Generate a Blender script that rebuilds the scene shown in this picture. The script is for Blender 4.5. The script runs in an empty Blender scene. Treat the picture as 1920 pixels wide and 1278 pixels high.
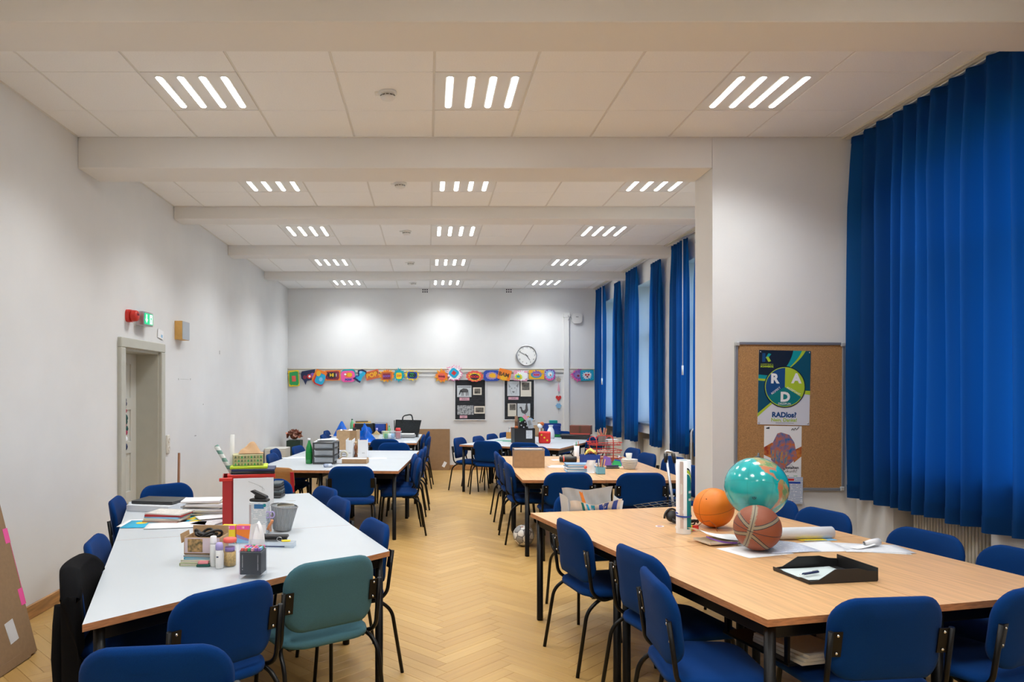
import bpy, bmesh, math, random
from math import sin, cos, pi, radians, sqrt, atan2, floor, exp
from mathutils import Vector, Matrix

C = bpy.context.scene.collection
scene = bpy.context.scene
random.seed(7)

# ------------------------------------------------------------------ camera, world, exposure
F, VX, VY, CZ = 1343.0, 802.0, 729.0, 1.61      # focal length in px, vanishing point of the room, eye height
cam_d = bpy.data.cameras.new('camera'); cam = bpy.data.objects.new('camera', cam_d); C.objects.link(cam)
cam.location = (0, 0, CZ); cam.rotation_euler = (pi/2, 0, 0)
cam_d.sensor_width = 36; cam_d.lens = F/1920*36
cam_d.shift_x = (960-VX)/1920; cam_d.shift_y = (VY-639)/1920
cam_d.clip_start = 0.05
scene.camera = cam

LAMP = 16.0             # radiance of the visible ceiling strips
LAMP_W = 17.0           # watts of light each ceiling light throws down, shaped by its lens
LAMP_SPREAD = 128
SKY = 4.6               # daylight
EXPOSURE = 0.13
w = bpy.data.worlds.new('sky'); scene.world = w; w.use_nodes = True
nt = w.node_tree; nt.nodes.clear()
wo = nt.nodes.new('ShaderNodeOutputWorld'); bg = nt.nodes.new('ShaderNodeBackground')
tc = nt.nodes.new('ShaderNodeTexCoord'); sp = nt.nodes.new('ShaderNodeSeparateXYZ'); cr = nt.nodes.new('ShaderNodeValToRGB')
cr.color_ramp.elements[0].position = 0.0; cr.color_ramp.elements[0].color = (0.10, 0.14, 0.09, 1)
e = cr.color_ramp.elements.new(0.46); e.color = (0.16, 0.22, 0.16, 1)
e = cr.color_ramp.elements.new(0.56); e.color = (0.50, 0.72, 1.0, 1)
cr.color_ramp.elements[-1].position = 1.0; cr.color_ramp.elements[-1].color = (0.50, 0.76, 1.0, 1)
mp = nt.nodes.new('ShaderNodeMapRange'); mp.inputs[1].default_value = -1; mp.inputs[2].default_value = 1
nt.links.new(tc.outputs['Generated'], sp.inputs[0]); nt.links.new(sp.outputs['Z'], mp.inputs[0])
nt.links.new(mp.outputs[0], cr.inputs[0]); nt.links.new(cr.outputs[0], bg.inputs[0])
bg.inputs[1].default_value = SKY; nt.links.new(bg.outputs[0], wo.inputs[0])

vs = scene.view_settings
vs.view_transform = 'Standard'; vs.look = 'None'; vs.gamma = 1; vs.use_curve_mapping = False
vs.exposure = EXPOSURE
scene.cycles.max_bounces = 8; scene.cycles.diffuse_bounces = 5; scene.cycles.glossy_bounces = 4
scene.cycles.transmission_bounces = 6; scene.cycles.transparent_max_bounces = 8
scene.cycles.sample_clamp_indirect = 6.0
scene.cycles.use_denoising = True
scene.cycles.caustics_reflective = False; scene.cycles.caustics_refractive = False

# ------------------------------------------------------------------ helpers
def at(px, py, z=0.74):
    """floor-plan position of a point seen at px, py on the level z"""
    Y = F*(CZ-z)/(py-VY)
    return ((px-VX)*Y/F, Y)

def srgb(h):
    if isinstance(h, (tuple, list)): return tuple(h)[:3]
    h = h.lstrip('#'); o = []
    for i in (0, 2, 4):
        c = int(h[i:i+2], 16)/255
        o.append(c/12.92 if c <= 0.04045 else ((c+0.055)/1.055)**2.4)
    return tuple(o)

_m = {}
def mat(name, col, rough=0.5, metal=0.0, spec=0.5, vary=0.0, vscale=8.0, bump=0.0, bscale=60.0, emit=0.0, sheen=0.0, coat=0.0,
        stretch=None, col2=None):
    if name in _m: return _m[name]
    m = bpy.data.materials.new(name); m.use_nodes = True
    n = m.node_tree; b = n.nodes['Principled BSDF']; c = srgb(col)
    b.inputs['Base Color'].default_value = (*c, 1); b.inputs['Roughness'].default_value = rough
    b.inputs['Metallic'].default_value = metal; b.inputs['Specular IOR Level'].default_value = spec
    if sheen: b.inputs['Sheen Weight'].default_value = sheen; b.inputs['Sheen Roughness'].default_value = 0.5
    if coat: b.inputs['Coat Weight'].default_value = coat; b.inputs['Coat Roughness'].default_value = 0.12
    if emit: b.inputs['Emission Color'].default_value = (*c, 1); b.inputs['Emission Strength'].default_value = emit
    if vary or bump:
        t = n.nodes.new('ShaderNodeTexCoord'); src = t.outputs['Object']
        if stretch:
            mpn = n.nodes.new('ShaderNodeMapping'); mpn.inputs['Scale'].default_value = stretch
            n.links.new(src, mpn.inputs[0]); src = mpn.outputs[0]
    if vary:
        x = n.nodes.new('ShaderNodeTexNoise'); x.inputs['Scale'].default_value = vscale; x.inputs['Detail'].default_value = 5
        n.links.new(src, x.inputs['Vector'])
        r = n.nodes.new('ShaderNodeValToRGB'); n.links.new(x.outputs['Fac'], r.inputs[0])
        d = srgb(col2) if col2 else tuple(v*(1-vary) for v in c)
        u = c if col2 else tuple(min(1, v*(1+vary)) for v in c)
        r.color_ramp.elements[0].position = 0.35; r.color_ramp.elements[1].position = 0.65
        r.color_ramp.elements[0].color = (*d, 1); r.color_ramp.elements[1].color = (*u, 1)
        n.links.new(r.outputs[0], b.inputs['Base Color'])
    if bump:
        y = n.nodes.new('ShaderNodeTexNoise'); y.inputs['Scale'].default_value = bscale; y.inputs['Detail'].default_value = 3
        n.links.new(src, y.inputs['Vector'])
        bp = n.nodes.new('ShaderNodeBump'); bp.inputs['Strength'].default_value = bump; bp.inputs['Distance'].default_value = 0.002
        n.links.new(y.outputs['Fac'], bp.inputs['Height']); n.links.new(bp.outputs[0], b.inputs['Normal'])
    _m[name] = m
    return m

def mat_attr(name, rough=0.4, coat=0.0, bump=0.0, bscale=200):
    if name in _m: return _m[name]
    m = mat(name, '#ffffff', rough, coat=coat, bump=bump, bscale=bscale)
    a = m.node_tree.nodes.new('ShaderNodeAttribute'); a.attribute_name = 'Col'
    m.node_tree.links.new(a.outputs['Color'], m.node_tree.nodes['Principled BSDF'].inputs['Base Color'])
    return m

def mat_lines(name, paper, ink, pitch=0.012, duty=0.4, wordscale=60, rough=0.6, axis='Y', across='X', margin=None):
    """printed lines of small type, too small to read: paper with broken ink lines"""
    if name in _m: return _m[name]
    m = mat(name, paper, rough)
    n = m.node_tree; b = n.nodes['Principled BSDF']
    t = n.nodes.new('ShaderNodeTexCoord'); s = n.nodes.new('ShaderNodeSeparateXYZ'); n.links.new(t.outputs['Object'], s.inputs[0])
    def mth(op, a, v):
        q = n.nodes.new('ShaderNodeMath'); q.operation = op
        if hasattr(a, 'links'): n.links.new(a, q.inputs[0])
        else: q.inputs[0].default_value = a
        if hasattr(v, 'links'): n.links.new(v, q.inputs[1])
        else: q.inputs[1].default_value = v
        return q.outputs[0]
    row = mth('DIVIDE', s.outputs[axis], pitch)
    fr = mth('FRACT', row, 0); on = mth('LESS_THAN', fr, duty)
    fl = mth('FLOOR', row, 0)
    cb = n.nodes.new('ShaderNodeCombineXYZ')
    n.links.new(mth('MULTIPLY', s.outputs[across], wordscale), cb.inputs[0]); n.links.new(mth('MULTIPLY', fl, 7.3), cb.inputs[1])
    nz = n.nodes.new('ShaderNodeTexNoise'); nz.inputs['Scale'].default_value = 1.0; n.links.new(cb.outputs[0], nz.inputs['Vector'])
    wd = mth('GREATER_THAN', nz.outputs['Fac'], 0.42)
    f = mth('MULTIPLY', on, wd)
    mx = n.nodes.new('ShaderNodeMix'); mx.data_type = 'RGBA'
    mx.inputs['A'].default_value = (*srgb(paper), 1); mx.inputs['B'].default_value = (*srgb(ink), 1)
    n.links.new(f, mx.inputs['Factor']); n.links.new(mx.outputs['Result'], b.inputs['Base Color'])
    return m

def mat_glass(name, col, alpha=0.75, rough=0.05):
    """thin clear sheet: part transparent, part glossy coat"""
    if name in _m: return _m[name]
    m = bpy.data.materials.new(name); m.use_nodes = True; n = m.node_tree; n.nodes.remove(n.nodes['Principled BSDF'])
    o = n.nodes['Material Output']
    t = n.nodes.new('ShaderNodeBsdfTransparent'); t.inputs[0].default_value = (*srgb(col), 1)
    p = n.nodes.new('ShaderNodeBsdfPrincipled'); p.inputs['Base Color'].default_value = (*srgb(col), 1); p.inputs['Roughness'].default_value = rough
    mx = n.nodes.new('ShaderNodeMixShader'); mx.inputs[0].default_value = 1-alpha
    n.links.new(t.outputs[0], mx.inputs[1]); n.links.new(p.outputs[0], mx.inputs[2]); n.links.new(mx.outputs[0], o.inputs[0])
    _m[name] = m
    return m

def Tm(x=0, y=0, z=0, rz=0, rx=0, ry=0):
    return Matrix.Translation((x, y, z)) @ Matrix.Rotation(radians(rz), 4, 'Z') @ Matrix.Rotation(radians(ry), 4, 'Y') @ Matrix.Rotation(radians(rx), 4, 'X')

class MB:
    def __init__(s): s.v = []; s.f = []; s.mi = []; s.sm = []; s.mats = []; s.col = None
    def idx(s, m):
        if m not in s.mats: s.mats.append(m)
        return s.mats.index(m)
    def add(s, vs, fs, m, M=None, smooth=False):
        o = len(s.v)
        for p in vs:
            p = Vector(p); s.v.append(tuple(M @ p) if M else tuple(p))
        i = s.idx(m)
        for k, f in enumerate(fs):
            s.f.append([o+a for a in f]); s.mi.append(i); s.sm.append(smooth)
        return s
    def box(s, c, d, m, M=None, ch=0.0):
        hx, hy, hz = d[0]/2, d[1]/2, d[2]/2; cx, cy, cz = c
        if ch <= 0:
            vs = [(cx+a*hx, cy+b*hy, cz+e*hz) for a in (-1, 1) for b in (-1, 1) for e in (-1, 1)]
            fs = [(0, 1, 3, 2), (4, 6, 7, 5), (0, 4, 5, 1), (2, 3, 7, 6), (0, 2, 6, 4), (1, 5, 7, 3)]
            return s.add(vs, fs, m, M)
        ch = min(ch, hx*.9, hy*.9, hz*.9)
        vs = []; ix = {}
        for a in (-1, 1):
            for b in (-1, 1):
                for e in (-1, 1):
                    for ax in range(3):
                        h = [hx-ch, hy-ch, hz-ch]; h[ax] += ch
                        ix[(a, b, e, ax)] = len(vs); vs.append((cx+a*h[0], cy+b*h[1], cz+e*h[2]))
        fs = []
        for sg in (-1, 1):
            fs.append([ix[(sg, b, e, 0)] for b, e in ((-1, -1), (1, -1), (1, 1), (-1, 1))])
            fs.append([ix[(b, sg, e, 1)] for b, e in ((-1, -1), (1, -1), (1, 1), (-1, 1))])
            fs.append([ix[(b, e, sg, 2)] for b, e in ((-1, -1), (1, -1), (1, 1), (-1, 1))])
        for p in (-1, 1):
            for q in (-1, 1):
                fs.append([ix[(p, q, -1, 0)], ix[(p, q, 1, 0)], ix[(p, q, 1, 1)], ix[(p, q, -1, 1)]])
                fs.append([ix[(p, -1, q, 0)], ix[(p, 1, q, 0)], ix[(p, 1, q, 2)], ix[(p, -1, q, 2)]])
                fs.append([ix[(-1, p, q, 1)], ix[(1, p, q, 1)], ix[(1, p, q, 2)], ix[(-1, p, q, 2)]])
                for r in (-1, 1): fs.append([ix[(p, q, r, 0)], ix[(p, q, r, 1)], ix[(p, q, r, 2)]])
        return s.add(vs, fs, m, M)
    def prism(s, poly, z0, z1, m, M=None, mside=None):
        n = len(poly)
        vs = [(x, y, z0) for x, y in poly]+[(x, y, z1) for x, y in poly]
        s.add(vs, [list(range(n))[::-1], list(range(n, 2*n))], m, M)
        s.add(vs, [[i, (i+1) % n, n+(i+1) % n, n+i] for i in range(n)], mside or m, M)
        return s
    def lathe(s, prof, m, M=None, seg=24, smooth=True, cap=True):
        vs = []; n = len(prof)
        for r, z in prof:
            for k in range(seg):
                a = 2*pi*k/seg; vs.append((r*cos(a), r*sin(a), z))
        fs = [[i*seg+k, i*seg+(k+1) % seg, (i+1)*seg+(k+1) % seg, (i+1)*seg+k] for i in range(n-1) for k in range(seg)]
        s.add(vs, fs, m, M, smooth)
        if cap:
            ce = []
            if prof[0][0] > 1e-5: ce.append(list(range(seg))[::-1])
            if prof[-1][0] > 1e-5: ce.append([(n-1)*seg+k for k in range(seg)])
            if ce: s.add(vs, ce, m, M, False)
        return s
    def cyl(s, r, z0, z1, m, M=None, seg=20, smooth=True): return s.lathe([(r, z0), (r, z1)], m, M, seg, smooth)
    def sphere(s, r, m, M=None, seg=32, rings=16, sz=1.0):
        return s.lathe([(max(1e-6, r*sin(pi*i/rings)), -r*sz*cos(pi*i/rings)) for i in range(rings+1)], m, M, seg, True, False)
    def tube(s, path, r, m, M=None, seg=8, closed=False, smooth=True):
        P = [Vector(p) for p in path]; n = len(P); vs = []
        prev = None
        for i in range(n):
            if closed: t = P[(i+1) % n]-P[i-1]
            else: t = P[min(n-1, i+1)]-P[max(0, i-1)]
            t.normalize()
            if prev is None:
                u = t.cross(Vector((0, 0, 1)))
                if u.length < 1e-3: u = t.cross(Vector((1, 0, 0)))
            else: u = prev-t*prev.dot(t)
            u.normalize(); prev = u; v = t.cross(u)
            for k in range(seg):
                a = 2*pi*k/seg; vs.append(P[i]+(u*cos(a)+v*sin(a))*r)
        e = n if closed else n-1
        fs = [[i*seg+k, i*seg+(k+1) % seg, ((i+1) % n)*seg+(k+1) % seg, ((i+1) % n)*seg+k] for i in range(e) for k in range(seg)]
        s.add(vs, fs, m, M, smooth)
        if not closed: s.add(vs, [list(range(seg))[::-1], [(n-1)*seg+k for k in range(seg)]], m, M)
        return s
    def grid(s, nu, nv, fn, m, M=None, smooth=True):
        vs = [fn(i/nu, j/nv) for j in range(nv+1) for i in range(nu+1)]
        fs = [[j*(nu+1)+i, j*(nu+1)+i+1, (j+1)*(nu+1)+i+1, (j+1)*(nu+1)+i] for j in range(nv) for i in range(nu)]
        return s.add(vs, fs, m, M, smooth)
    def pad(s, outline, prof, m, M=None, bend=None):
        """upholstered pad: outline in XZ, prof = (scale, depth) rings, bend(x, z) -> extra y"""
        n = len(outline); vs = []; fs = []
        for sc, d in prof:
            for x, z in outline:
                X, Z = x*sc, z*sc
                vs.append((X, d+(bend(X, Z) if bend else 0), Z))
        for i in range(len(prof)-1):
            for k in range(n): fs.append([i*n+k, i*n+(k+1) % n, (i+1)*n+(k+1) % n, (i+1)*n+k])
        fs.append(list(range(n))); fs.append([(len(prof)-1)*n+k for k in range(n)][::-1])
        return s.add(vs, fs, m, M, True)
    def mesh(s, name, recalc=True):
        me = bpy.data.meshes.new(name); me.from_pydata(s.v, [], s.f)
        for m in s.mats: me.materials.append(m)
        me.polygons.foreach_set('material_index', s.mi); me.polygons.foreach_set('use_smooth', s.sm)
        if s.col:
            a = me.color_attributes.new('Col', 'FLOAT_COLOR', 'POINT')
            a.data.foreach_set('color', [q for c in s.col for q in (*c, 1)])
        if recalc:
            b = bmesh.new(); b.from_mesh(me); bmesh.ops.remove_doubles(b, verts=b.verts, dist=1e-6) if not s.col else None
            bmesh.ops.recalc_face_normals(b, faces=b.faces); b.to_mesh(me); b.free()
        me.update()
        return me

def tagit(o, label=None, cat=None, group=None, kind=None):
    if label: o['label'] = label
    if cat: o['category'] = cat
    if group: o['group'] = group
    if kind: o['kind'] = kind
    return o
def ob(name, mb, parent=None, label=None, cat=None, group=None, kind=None, loc=None, rz=0, recalc=True):
    me = mb.mesh(name, recalc) if isinstance(mb, MB) else mb
    o = bpy.data.objects.new(name, me); C.objects.link(o)
    if parent: o.parent = parent
    if loc: o.location = loc
    if rz: o.rotation_euler.z = radians(rz)
    return tagit(o, label, cat, group, kind)
def thing(name, label, cat, loc=(0, 0, 0), rz=0, group=None):
    o = bpy.data.objects.new(name, None); C.objects.link(o); o.location = loc; o.rotation_euler.z = radians(rz)
    o.empty_display_size = 0.05
    return tagit(o, label, cat, group)
def dup(root, loc, rz, label=None, group=None, skip_sub=False):
    r = root.copy(); C.objects.link(r); r.location = loc; r.rotation_euler.z = radians(rz)
    if label: r['label'] = label
    if group: r['group'] = group
    for ch in list(root.children):
        c = ch.copy(); C.objects.link(c); c.parent = r
        if skip_sub: continue
        for g in list(ch.children):
            d = g.copy(); C.objects.link(d); d.parent = c
    return r
def txt(parent, body, size, loc, rot, m, align='CENTER', bold=0.0, name='lettering', sx=1.0, ext=0.0003):
    cu = bpy.data.curves.new(name, 'FONT'); cu.body = body; cu.size = size; cu.align_x = align; cu.align_y = 'CENTER'
    cu.extrude = ext; cu.offset = bold; cu.resolution_u = 3; cu.materials.append(m)
    f_ = bpy.data.objects.new(name, cu); me = bpy.data.meshes.new_from_object(f_); bpy.data.objects.remove(f_)
    o = bpy.data.objects.new(name, me); C.objects.link(o); o.parent = parent; o.location = loc
    o.rotation_euler = [radians(a) for a in rot]; o.scale = (sx, 1, 1)
    return o
def fillet(path, rad, n=5):
    P = [Vector(p) for p in path]; out = [P[0]]
    for i in range(1, len(P)-1):
        a, b, c = P[i-1], P[i], P[i+1]
        d1 = (a-b); d2 = (c-b); r = min(rad, d1.length*.48, d2.length*.48)
        p, q = b+d1.normalized()*r, b+d2.normalized()*r
        for k in range(n+1):
            t = k/n; out.append(p*(1-t)**2+b*2*t*(1-t)+q*t*t)
    out.append(P[-1]); return out
def rrect(w, h, r, n=6):
    """rounded rectangle about the origin; r a number or four radii (tr, tl, bl, br)"""
    rs = r if isinstance(r, (list, tuple)) else (r,)*4
    o = []
    for k, (sx, sy) in enumerate(((1, 1), (-1, 1), (-1, -1), (1, -1))):
        q = rs[k]; cx, cy = sx*(w/2-q), sy*(h/2-q)
        for i in range(n+1):
            a = pi/2*(k+i/n); o.append((cx+q*cos(a), cy+q*sin(a)))
    return o

NTH = ['lowest', 'second from below', 'third from below', 'fourth from below', 'fifth from below', 'sixth from below', 'seventh from below', 'eighth from below', 'ninth from below']
# ------------------------------------------------------------------ shared materials
M_wall = mat('wall_paint', (0.74, 0.745, 0.745), 0.9, vary=0.025, vscale=1.6, bump=0.25, bscale=180)
M_ceil = mat('ceiling_paint', (0.78, 0.77, 0.755), 0.9, bump=0.15, bscale=150)
M_tile = mat('ceiling_tile_board', (0.885, 0.89, 0.895), 0.95, vary=0.02, vscale=120, bump=0.2, bscale=400)
M_grid = mat('ceiling_grid', (0.74, 0.73, 0.71), 0.7)
M_black = mat('black_tube', (0.0032, 0.0028, 0.0026), 0.36, spec=0.25)
M_blackp = mat('black_plastic', (0.012, 0.012, 0.013), 0.45)
M_chrome = mat('bright_steel', (0.75, 0.75, 0.76), 0.2, metal=1)
M_alu = mat('brushed_aluminium', (0.55, 0.56, 0.58), 0.35, metal=1)
M_blue = mat('blue_fabric', (0.0013, 0.031, 0.145), 0.95, spec=0.1, vary=0.12, vscale=500, bump=0.4, bscale=900, sheen=0.03)
M_teal = mat('teal_fabric', (0.055, 0.138, 0.168), 0.95, spec=0.1, vary=0.12, vscale=500, bump=0.4, bscale=900, sheen=0.05)
M_white = mat('white_laminate', (0.51, 0.55, 0.585), 0.34, vary=0.015, vscale=3)
M_edge = mat('beech_edge', (0.46, 0.20, 0.085), 0.5, vary=0.2, vscale=20, stretch=(1, 1, 6))
M_beech = mat('beech_laminate', (0.69, 0.41, 0.195), 0.30, vary=0.12, vscale=1.2, stretch=(2.5, 45, 1))
M_oak = mat('oak_trim', (0.40, 0.205, 0.075), 0.45, vary=0.25, vscale=3, stretch=(20, 1.5, 20))
M_paper = mat('paper_white', (0.83, 0.84, 0.86), 0.7)
M_paper2 = mat('paper_cream', (0.72, 0.68, 0.58), 0.75)
M_card = mat('cardboard', (0.36, 0.22, 0.115), 0.85, vary=0.06, vscale=30, bump=0.1, bscale=200)
M_card2 = mat('cardboard_light', (0.50, 0.33, 0.18), 0.85, vary=0.05, vscale=30)
M_ink = mat('dark_ink', (0.015, 0.02, 0.035), 0.6)
M_red = mat('red_plastic', (0.62, 0.03, 0.02), 0.4)
M_dkred = mat('red_board', (0.42, 0.018, 0.02), 0.55)
M_grey = mat('grey_plastic', (0.28, 0.28, 0.28), 0.5)
M_dgrey = mat('dark_grey_plastic', (0.05, 0.052, 0.055), 0.45)
M_wplast = mat('white_plastic', (0.78, 0.78, 0.76), 0.4)
M_clear = mat_glass('clear_plastic', '#f4f7fa', 0.90)
M_clear2 = mat_glass('thin_clear_plastic', '#f8fafc', 0.955)
M_smoke = mat_glass('smoky_plastic', '#c4cad0', 0.45, 0.2)
M_green = mat('green_print', (0.02, 0.35, 0.09), 0.5)
M_yellow = mat('yellow_print', (0.85, 0.62, 0.02), 0.5)
M_cyan = mat('cyan_print', (0.01, 0.38, 0.62), 0.5)
M_navy = mat('navy_print', (0.01, 0.02, 0.08), 0.5)
M_pink = mat('pink_print', (0.82, 0.10, 0.36), 0.5)
M_orange = mat('orange_print', (0.85, 0.22, 0.02), 0.5)
M_purple = mat('purple_print', (0.22, 0.10, 0.42), 0.5)
M_lilac = mat('lilac_plastic', (0.42, 0.36, 0.68), 0.4)
M_royal = mat('royal_blue_plastic', (0.01, 0.055, 0.32), 0.4)
M_lemon = mat('lime_print', (0.55, 0.72, 0.03), 0.5)
M_tealp = mat('teal_print', (0.0, 0.22, 0.25), 0.5)
# ------------------------------------------------------------------ the room
XL, XR, YB, YF, ZC = -2.79, 3.42, 14.28, -1.7, 3.614
XO = 3.92
def struct(name, mb, parent=None, label=None):
    o = ob(name, mb, parent)
    if not parent: o['kind'] = 'structure'
    if label: o['label'] = label
    return o

# floor with herringbone oak blocks
def wood_floor():
    m = mat('oak_parquet', (0.46, 0.27, 0.10), 0.36, spec=0.5)
    n = m.node_tree; b = n.nodes['Principled BSDF']
    uv = n.nodes.new('ShaderNodeUVMap'); oi = n.nodes.new('ShaderNodeObjectInfo'); ge = n.nodes.new('ShaderNodeNewGeometry')
    ad = n.nodes.new('ShaderNodeMath'); ad.operation = 'ADD'; fr = n.nodes.new('ShaderNodeMath'); fr.operation = 'FRACT'
    n.links.new(oi.outputs['Random'], ad.inputs[0]); n.links.new(ge.outputs['Random Per Island'], ad.inputs[1]); n.links.new(ad.outputs[0], fr.inputs[0])
    r1 = n.nodes.new('ShaderNodeValToRGB'); n.links.new(fr.outputs[0], r1.inputs[0])
    r1.color_ramp.elements[0].color = (0.455, 0.268, 0.084, 1); r1.color_ramp.elements[1].color = (0.575, 0.365, 0.130, 1)
    e = r1.color_ramp.elements.new(0.35); e.color = (0.52, 0.318, 0.105, 1)
    e = r1.color_ramp.elements.new(0.7); e.color = (0.485, 0.288, 0.092, 1)
    mu = n.nodes.new('ShaderNodeVectorMath'); mu.operation = 'MULTIPLY'; mu.inputs[1].default_value = (2.2, 45, 1)
    n.links.new(uv.outputs[0], mu.inputs[0])
    cb = n.nodes.new('ShaderNodeCombineXYZ'); sc = n.nodes.new('ShaderNodeMath'); sc.operation = 'MULTIPLY'; sc.inputs[1].default_value = 91
    n.links.new(fr.outputs[0], sc.inputs[0]); n.links.new(sc.outputs[0], cb.inputs[2])
    av = n.nodes.new('ShaderNodeVectorMath'); n.links.new(mu.outputs[0], av.inputs[0]); n.links.new(cb.outputs[0], av.inputs[1])
    nz = n.nodes.new('ShaderNodeTexNoise'); nz.inputs['Scale'].default_value = 1; nz.inputs['Detail'].default_value = 6
    n.links.new(av.outputs[0], nz.inputs['Vector'])
    r2 = n.nodes.new('ShaderNodeValToRGB'); n.links.new(nz.outputs['Fac'], r2.inputs[0])
    r2.color_ramp.elements[0].position = 0.3; r2.color_ramp.elements[0].color = (0.86, 0.84, 0.80, 1)
    r2.color_ramp.elements[1].position = 0.62; r2.color_ramp.elements[1].color = (1, 1, 1, 1)
    mx = n.nodes.new('ShaderNodeMix'); mx.data_type = 'RGBA'; mx.blend_type = 'MULTIPLY'; mx.inputs['Factor'].default_value = 0.8
    n.links.new(r1.outputs[0], mx.inputs['A']); n.links.new(r2.outputs[0], mx.inputs['B']); n.links.new(mx.outputs['Result'], b.inputs['Base Color'])
    rr = n.nodes.new('ShaderNodeMapRange'); rr.inputs[3].default_value = 0.30; rr.inputs[4].default_value = 0.44
    n.links.new(nz.outputs['Fac'], rr.inputs[0]); n.links.new(rr.outputs[0], b.inputs['Roughness'])
    return m
M_parq = wood_floor()
M_sub = mat('parquet_joint', (0.30, 0.18, 0.07), 0.8)
fl = MB().box(((XL+XR)/2, (YB+YF)/2, -0.06), (XR-XL+1.2, YB-YF+0.8, 0.1), M_sub)
floor_o = struct('floor', fl)
PL, PW = 0.54, 0.09
def plank_geo(L, W):
    g, c, t = 0.0006, 0.0009, 0.010
    a, b = L/2-g, W/2-g
    v = [(-a, -b, -t), (a, -b, -t), (a, b, -t), (-a, b, -t), (-a, -b, -c), (a, -b, -c), (a, b, -c), (-a, b, -c),
         (-a+c, -b+c, 0), (a-c, -b+c, 0), (a-c, b-c, 0), (-a+c, b-c, 0)]
    f = [(8, 9, 10, 11)]+[(i, (i+1) % 4, 4+(i+1) % 4, 4+i) for i in range(4)]+[(4+i, 4+(i+1) % 4, 8+(i+1) % 4, 8+i) for i in range(4)]
    return v, f
pv, pf = plank_geo(PL, PW)
def plank_mesh(name, items):
    vs = []; fs = []; uvs = []
    for (x, y, a) in items:
        o = len(vs); ca, sa = cos(a), sin(a)
        vs += [(x+p[0]*ca-p[1]*sa, y+p[0]*sa+p[1]*ca, p[2]) for p in pv]; fs += [[o+i for i in f] for f in pf]
    me = bpy.data.meshes.new(name); me.from_pydata(vs, [], fs); me.materials.append(M_parq)
    u = me.uv_layers.new(name='UVMap'); k = len(pv)
    data = []
    for l in me.loops: p = pv[l.vertex_index % k]; data += [p[0], p[1]]
    u.data.foreach_set('uv', data); me.update()
    return me
planks = []
n_ = int(PL/PW)
for i in range(-60, 150):
    for j in range(-36, 36):
        # herringbone: an L of two blocks repeated on a lattice turned by 45 degrees
        bx = i*PW+j*PL; by = i*PW-j*PL
        for k in range(2):
            if k == 0: cx, cy, a = bx+PL/2, by+PW/2, 0.0
            else: cx, cy, a = bx+PW/2, by+PW+PL/2, pi/2
            ca = cos(pi/4); X = (cx-cy)*ca; Y = (cx+cy)*ca
            if XL-0.25 < X < XR+0.3 and -1.5 < Y < YB+0.1: planks.append((X+0.11, Y, a+pi/4))
def plank_rank(p):
    X, Y, a = p
    if Y < 3.5: return 1e9
    px, py = VX+F*X/Y, VY+F*CZ/Y
    if px < 0 or px > 1920 or py > 1300: return 1e9
    lo = -0.05-(Y-3.9)*0.12 if Y < 7 else -0.35
    if lo-0.3 < X < 1.35: return Y
    if X < -1.75 and Y < 5: return Y
    return Y+8
planks.sort(key=plank_rank)
pm = plank_mesh('plank', [(0, 0, 0)])
for (x, y, a) in planks[:290]:
    o = bpy.data.objects.new('plank', pm); C.objects.link(o); o.parent = floor_o; o.location = (x, y, 0); o.rotation_euler.z = a
rest = bpy.data.objects.new('parquet', plank_mesh('parquet', planks[290:])); C.objects.link(rest); rest.parent = floor_o; rest['kind'] = 'stuff'

# left wall with the door opening
DY0, DY1, DZ = 6.53, 7.43, 2.0
wl = MB()
for y0, y1, z0, z1 in ((YF, DY0, 0, ZC), (DY1, YB+0.3, 0, ZC), (DY0, DY1, DZ, ZC)):
    wl.box((XL-0.2, (y0+y1)/2, (z0+z1)/2), (0.4, y1-y0, z1-z0), M_wall)
wall_l = struct('wall_left', wl)
struct('wall_back', MB().box(((XL+XR)/2, YB+0.15, ZC/2), (XR-XL+0.8, 0.3, ZC), M_wall))
struct('wall_front', MB().box(((XL+XR)/2, YF-0.15, ZC/2), (XR-XL+1.6, 0.3, ZC), M_wall))
# small dents and pencil marks on the left wall
mk = MB()
for y, z, dy, dz in ((8.02, 1.72, .012, .02), (8.42, 1.725, .012, .02), (8.22, 1.722, .3, .002), (8.9, 1.42, .02, .012), (9.6, 2.1, .02, .05), (8.6, 1.05, .06, .01)):
    mk.box((XL+0.0006, y, z), (0.001, dy, dz), mat('scuff', (0.28, 0.28, 0.27), 0.9))
ob('scuff_mark', mk, wall_l)['kind'] = 'stuff'

# door
M_dpaint = mat('door_paint', (0.50, 0.50, 0.44), 0.5, vary=0.02, vscale=10)
M_dleaf = mat('door_leaf_paint', (0.60, 0.60, 0.55), 0.45)
door = bpy.data.objects.new('door_1', None); C.objects.link(door); door['kind'] = 'structure'; door.location = (XL, (DY0+DY1)/2, 0)
hw = (DY1-DY0)/2
cs = MB()
for s in (-1, 1): cs.box((0.012, s*(hw+0.04), 0.9945), (0.05, 0.10, 1.989), M_dpaint, ch=0.006)
cs.box((0.012, 0, 2.035), (0.052, 2*hw+0.18, 0.09), M_dpaint, ch=0.006)
ob('casing', cs, door)
jb = MB()
for s in (-1, 1): jb.box((-0.12, s*(hw-0.012), 0.995), (0.24, 0.022, 1.99), M_dpaint)
jb.box((-0.12, 0, 1.978), (0.24, 2*hw-0.05, 0.022), M_dpaint)
ob('jamb', jb, door)
lf = MB().box((-0.255, 0, 0.985), (0.03, 2*hw-0.05, 1.97), M_dleaf)
W_ = 2*hw-0.05
for z in (0.06, 0.52, 1.02, 1.46, 1.92): lf.box((-0.234, 0, z), (0.018, W_, 0.12), M_dleaf, ch=0.004)
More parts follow.
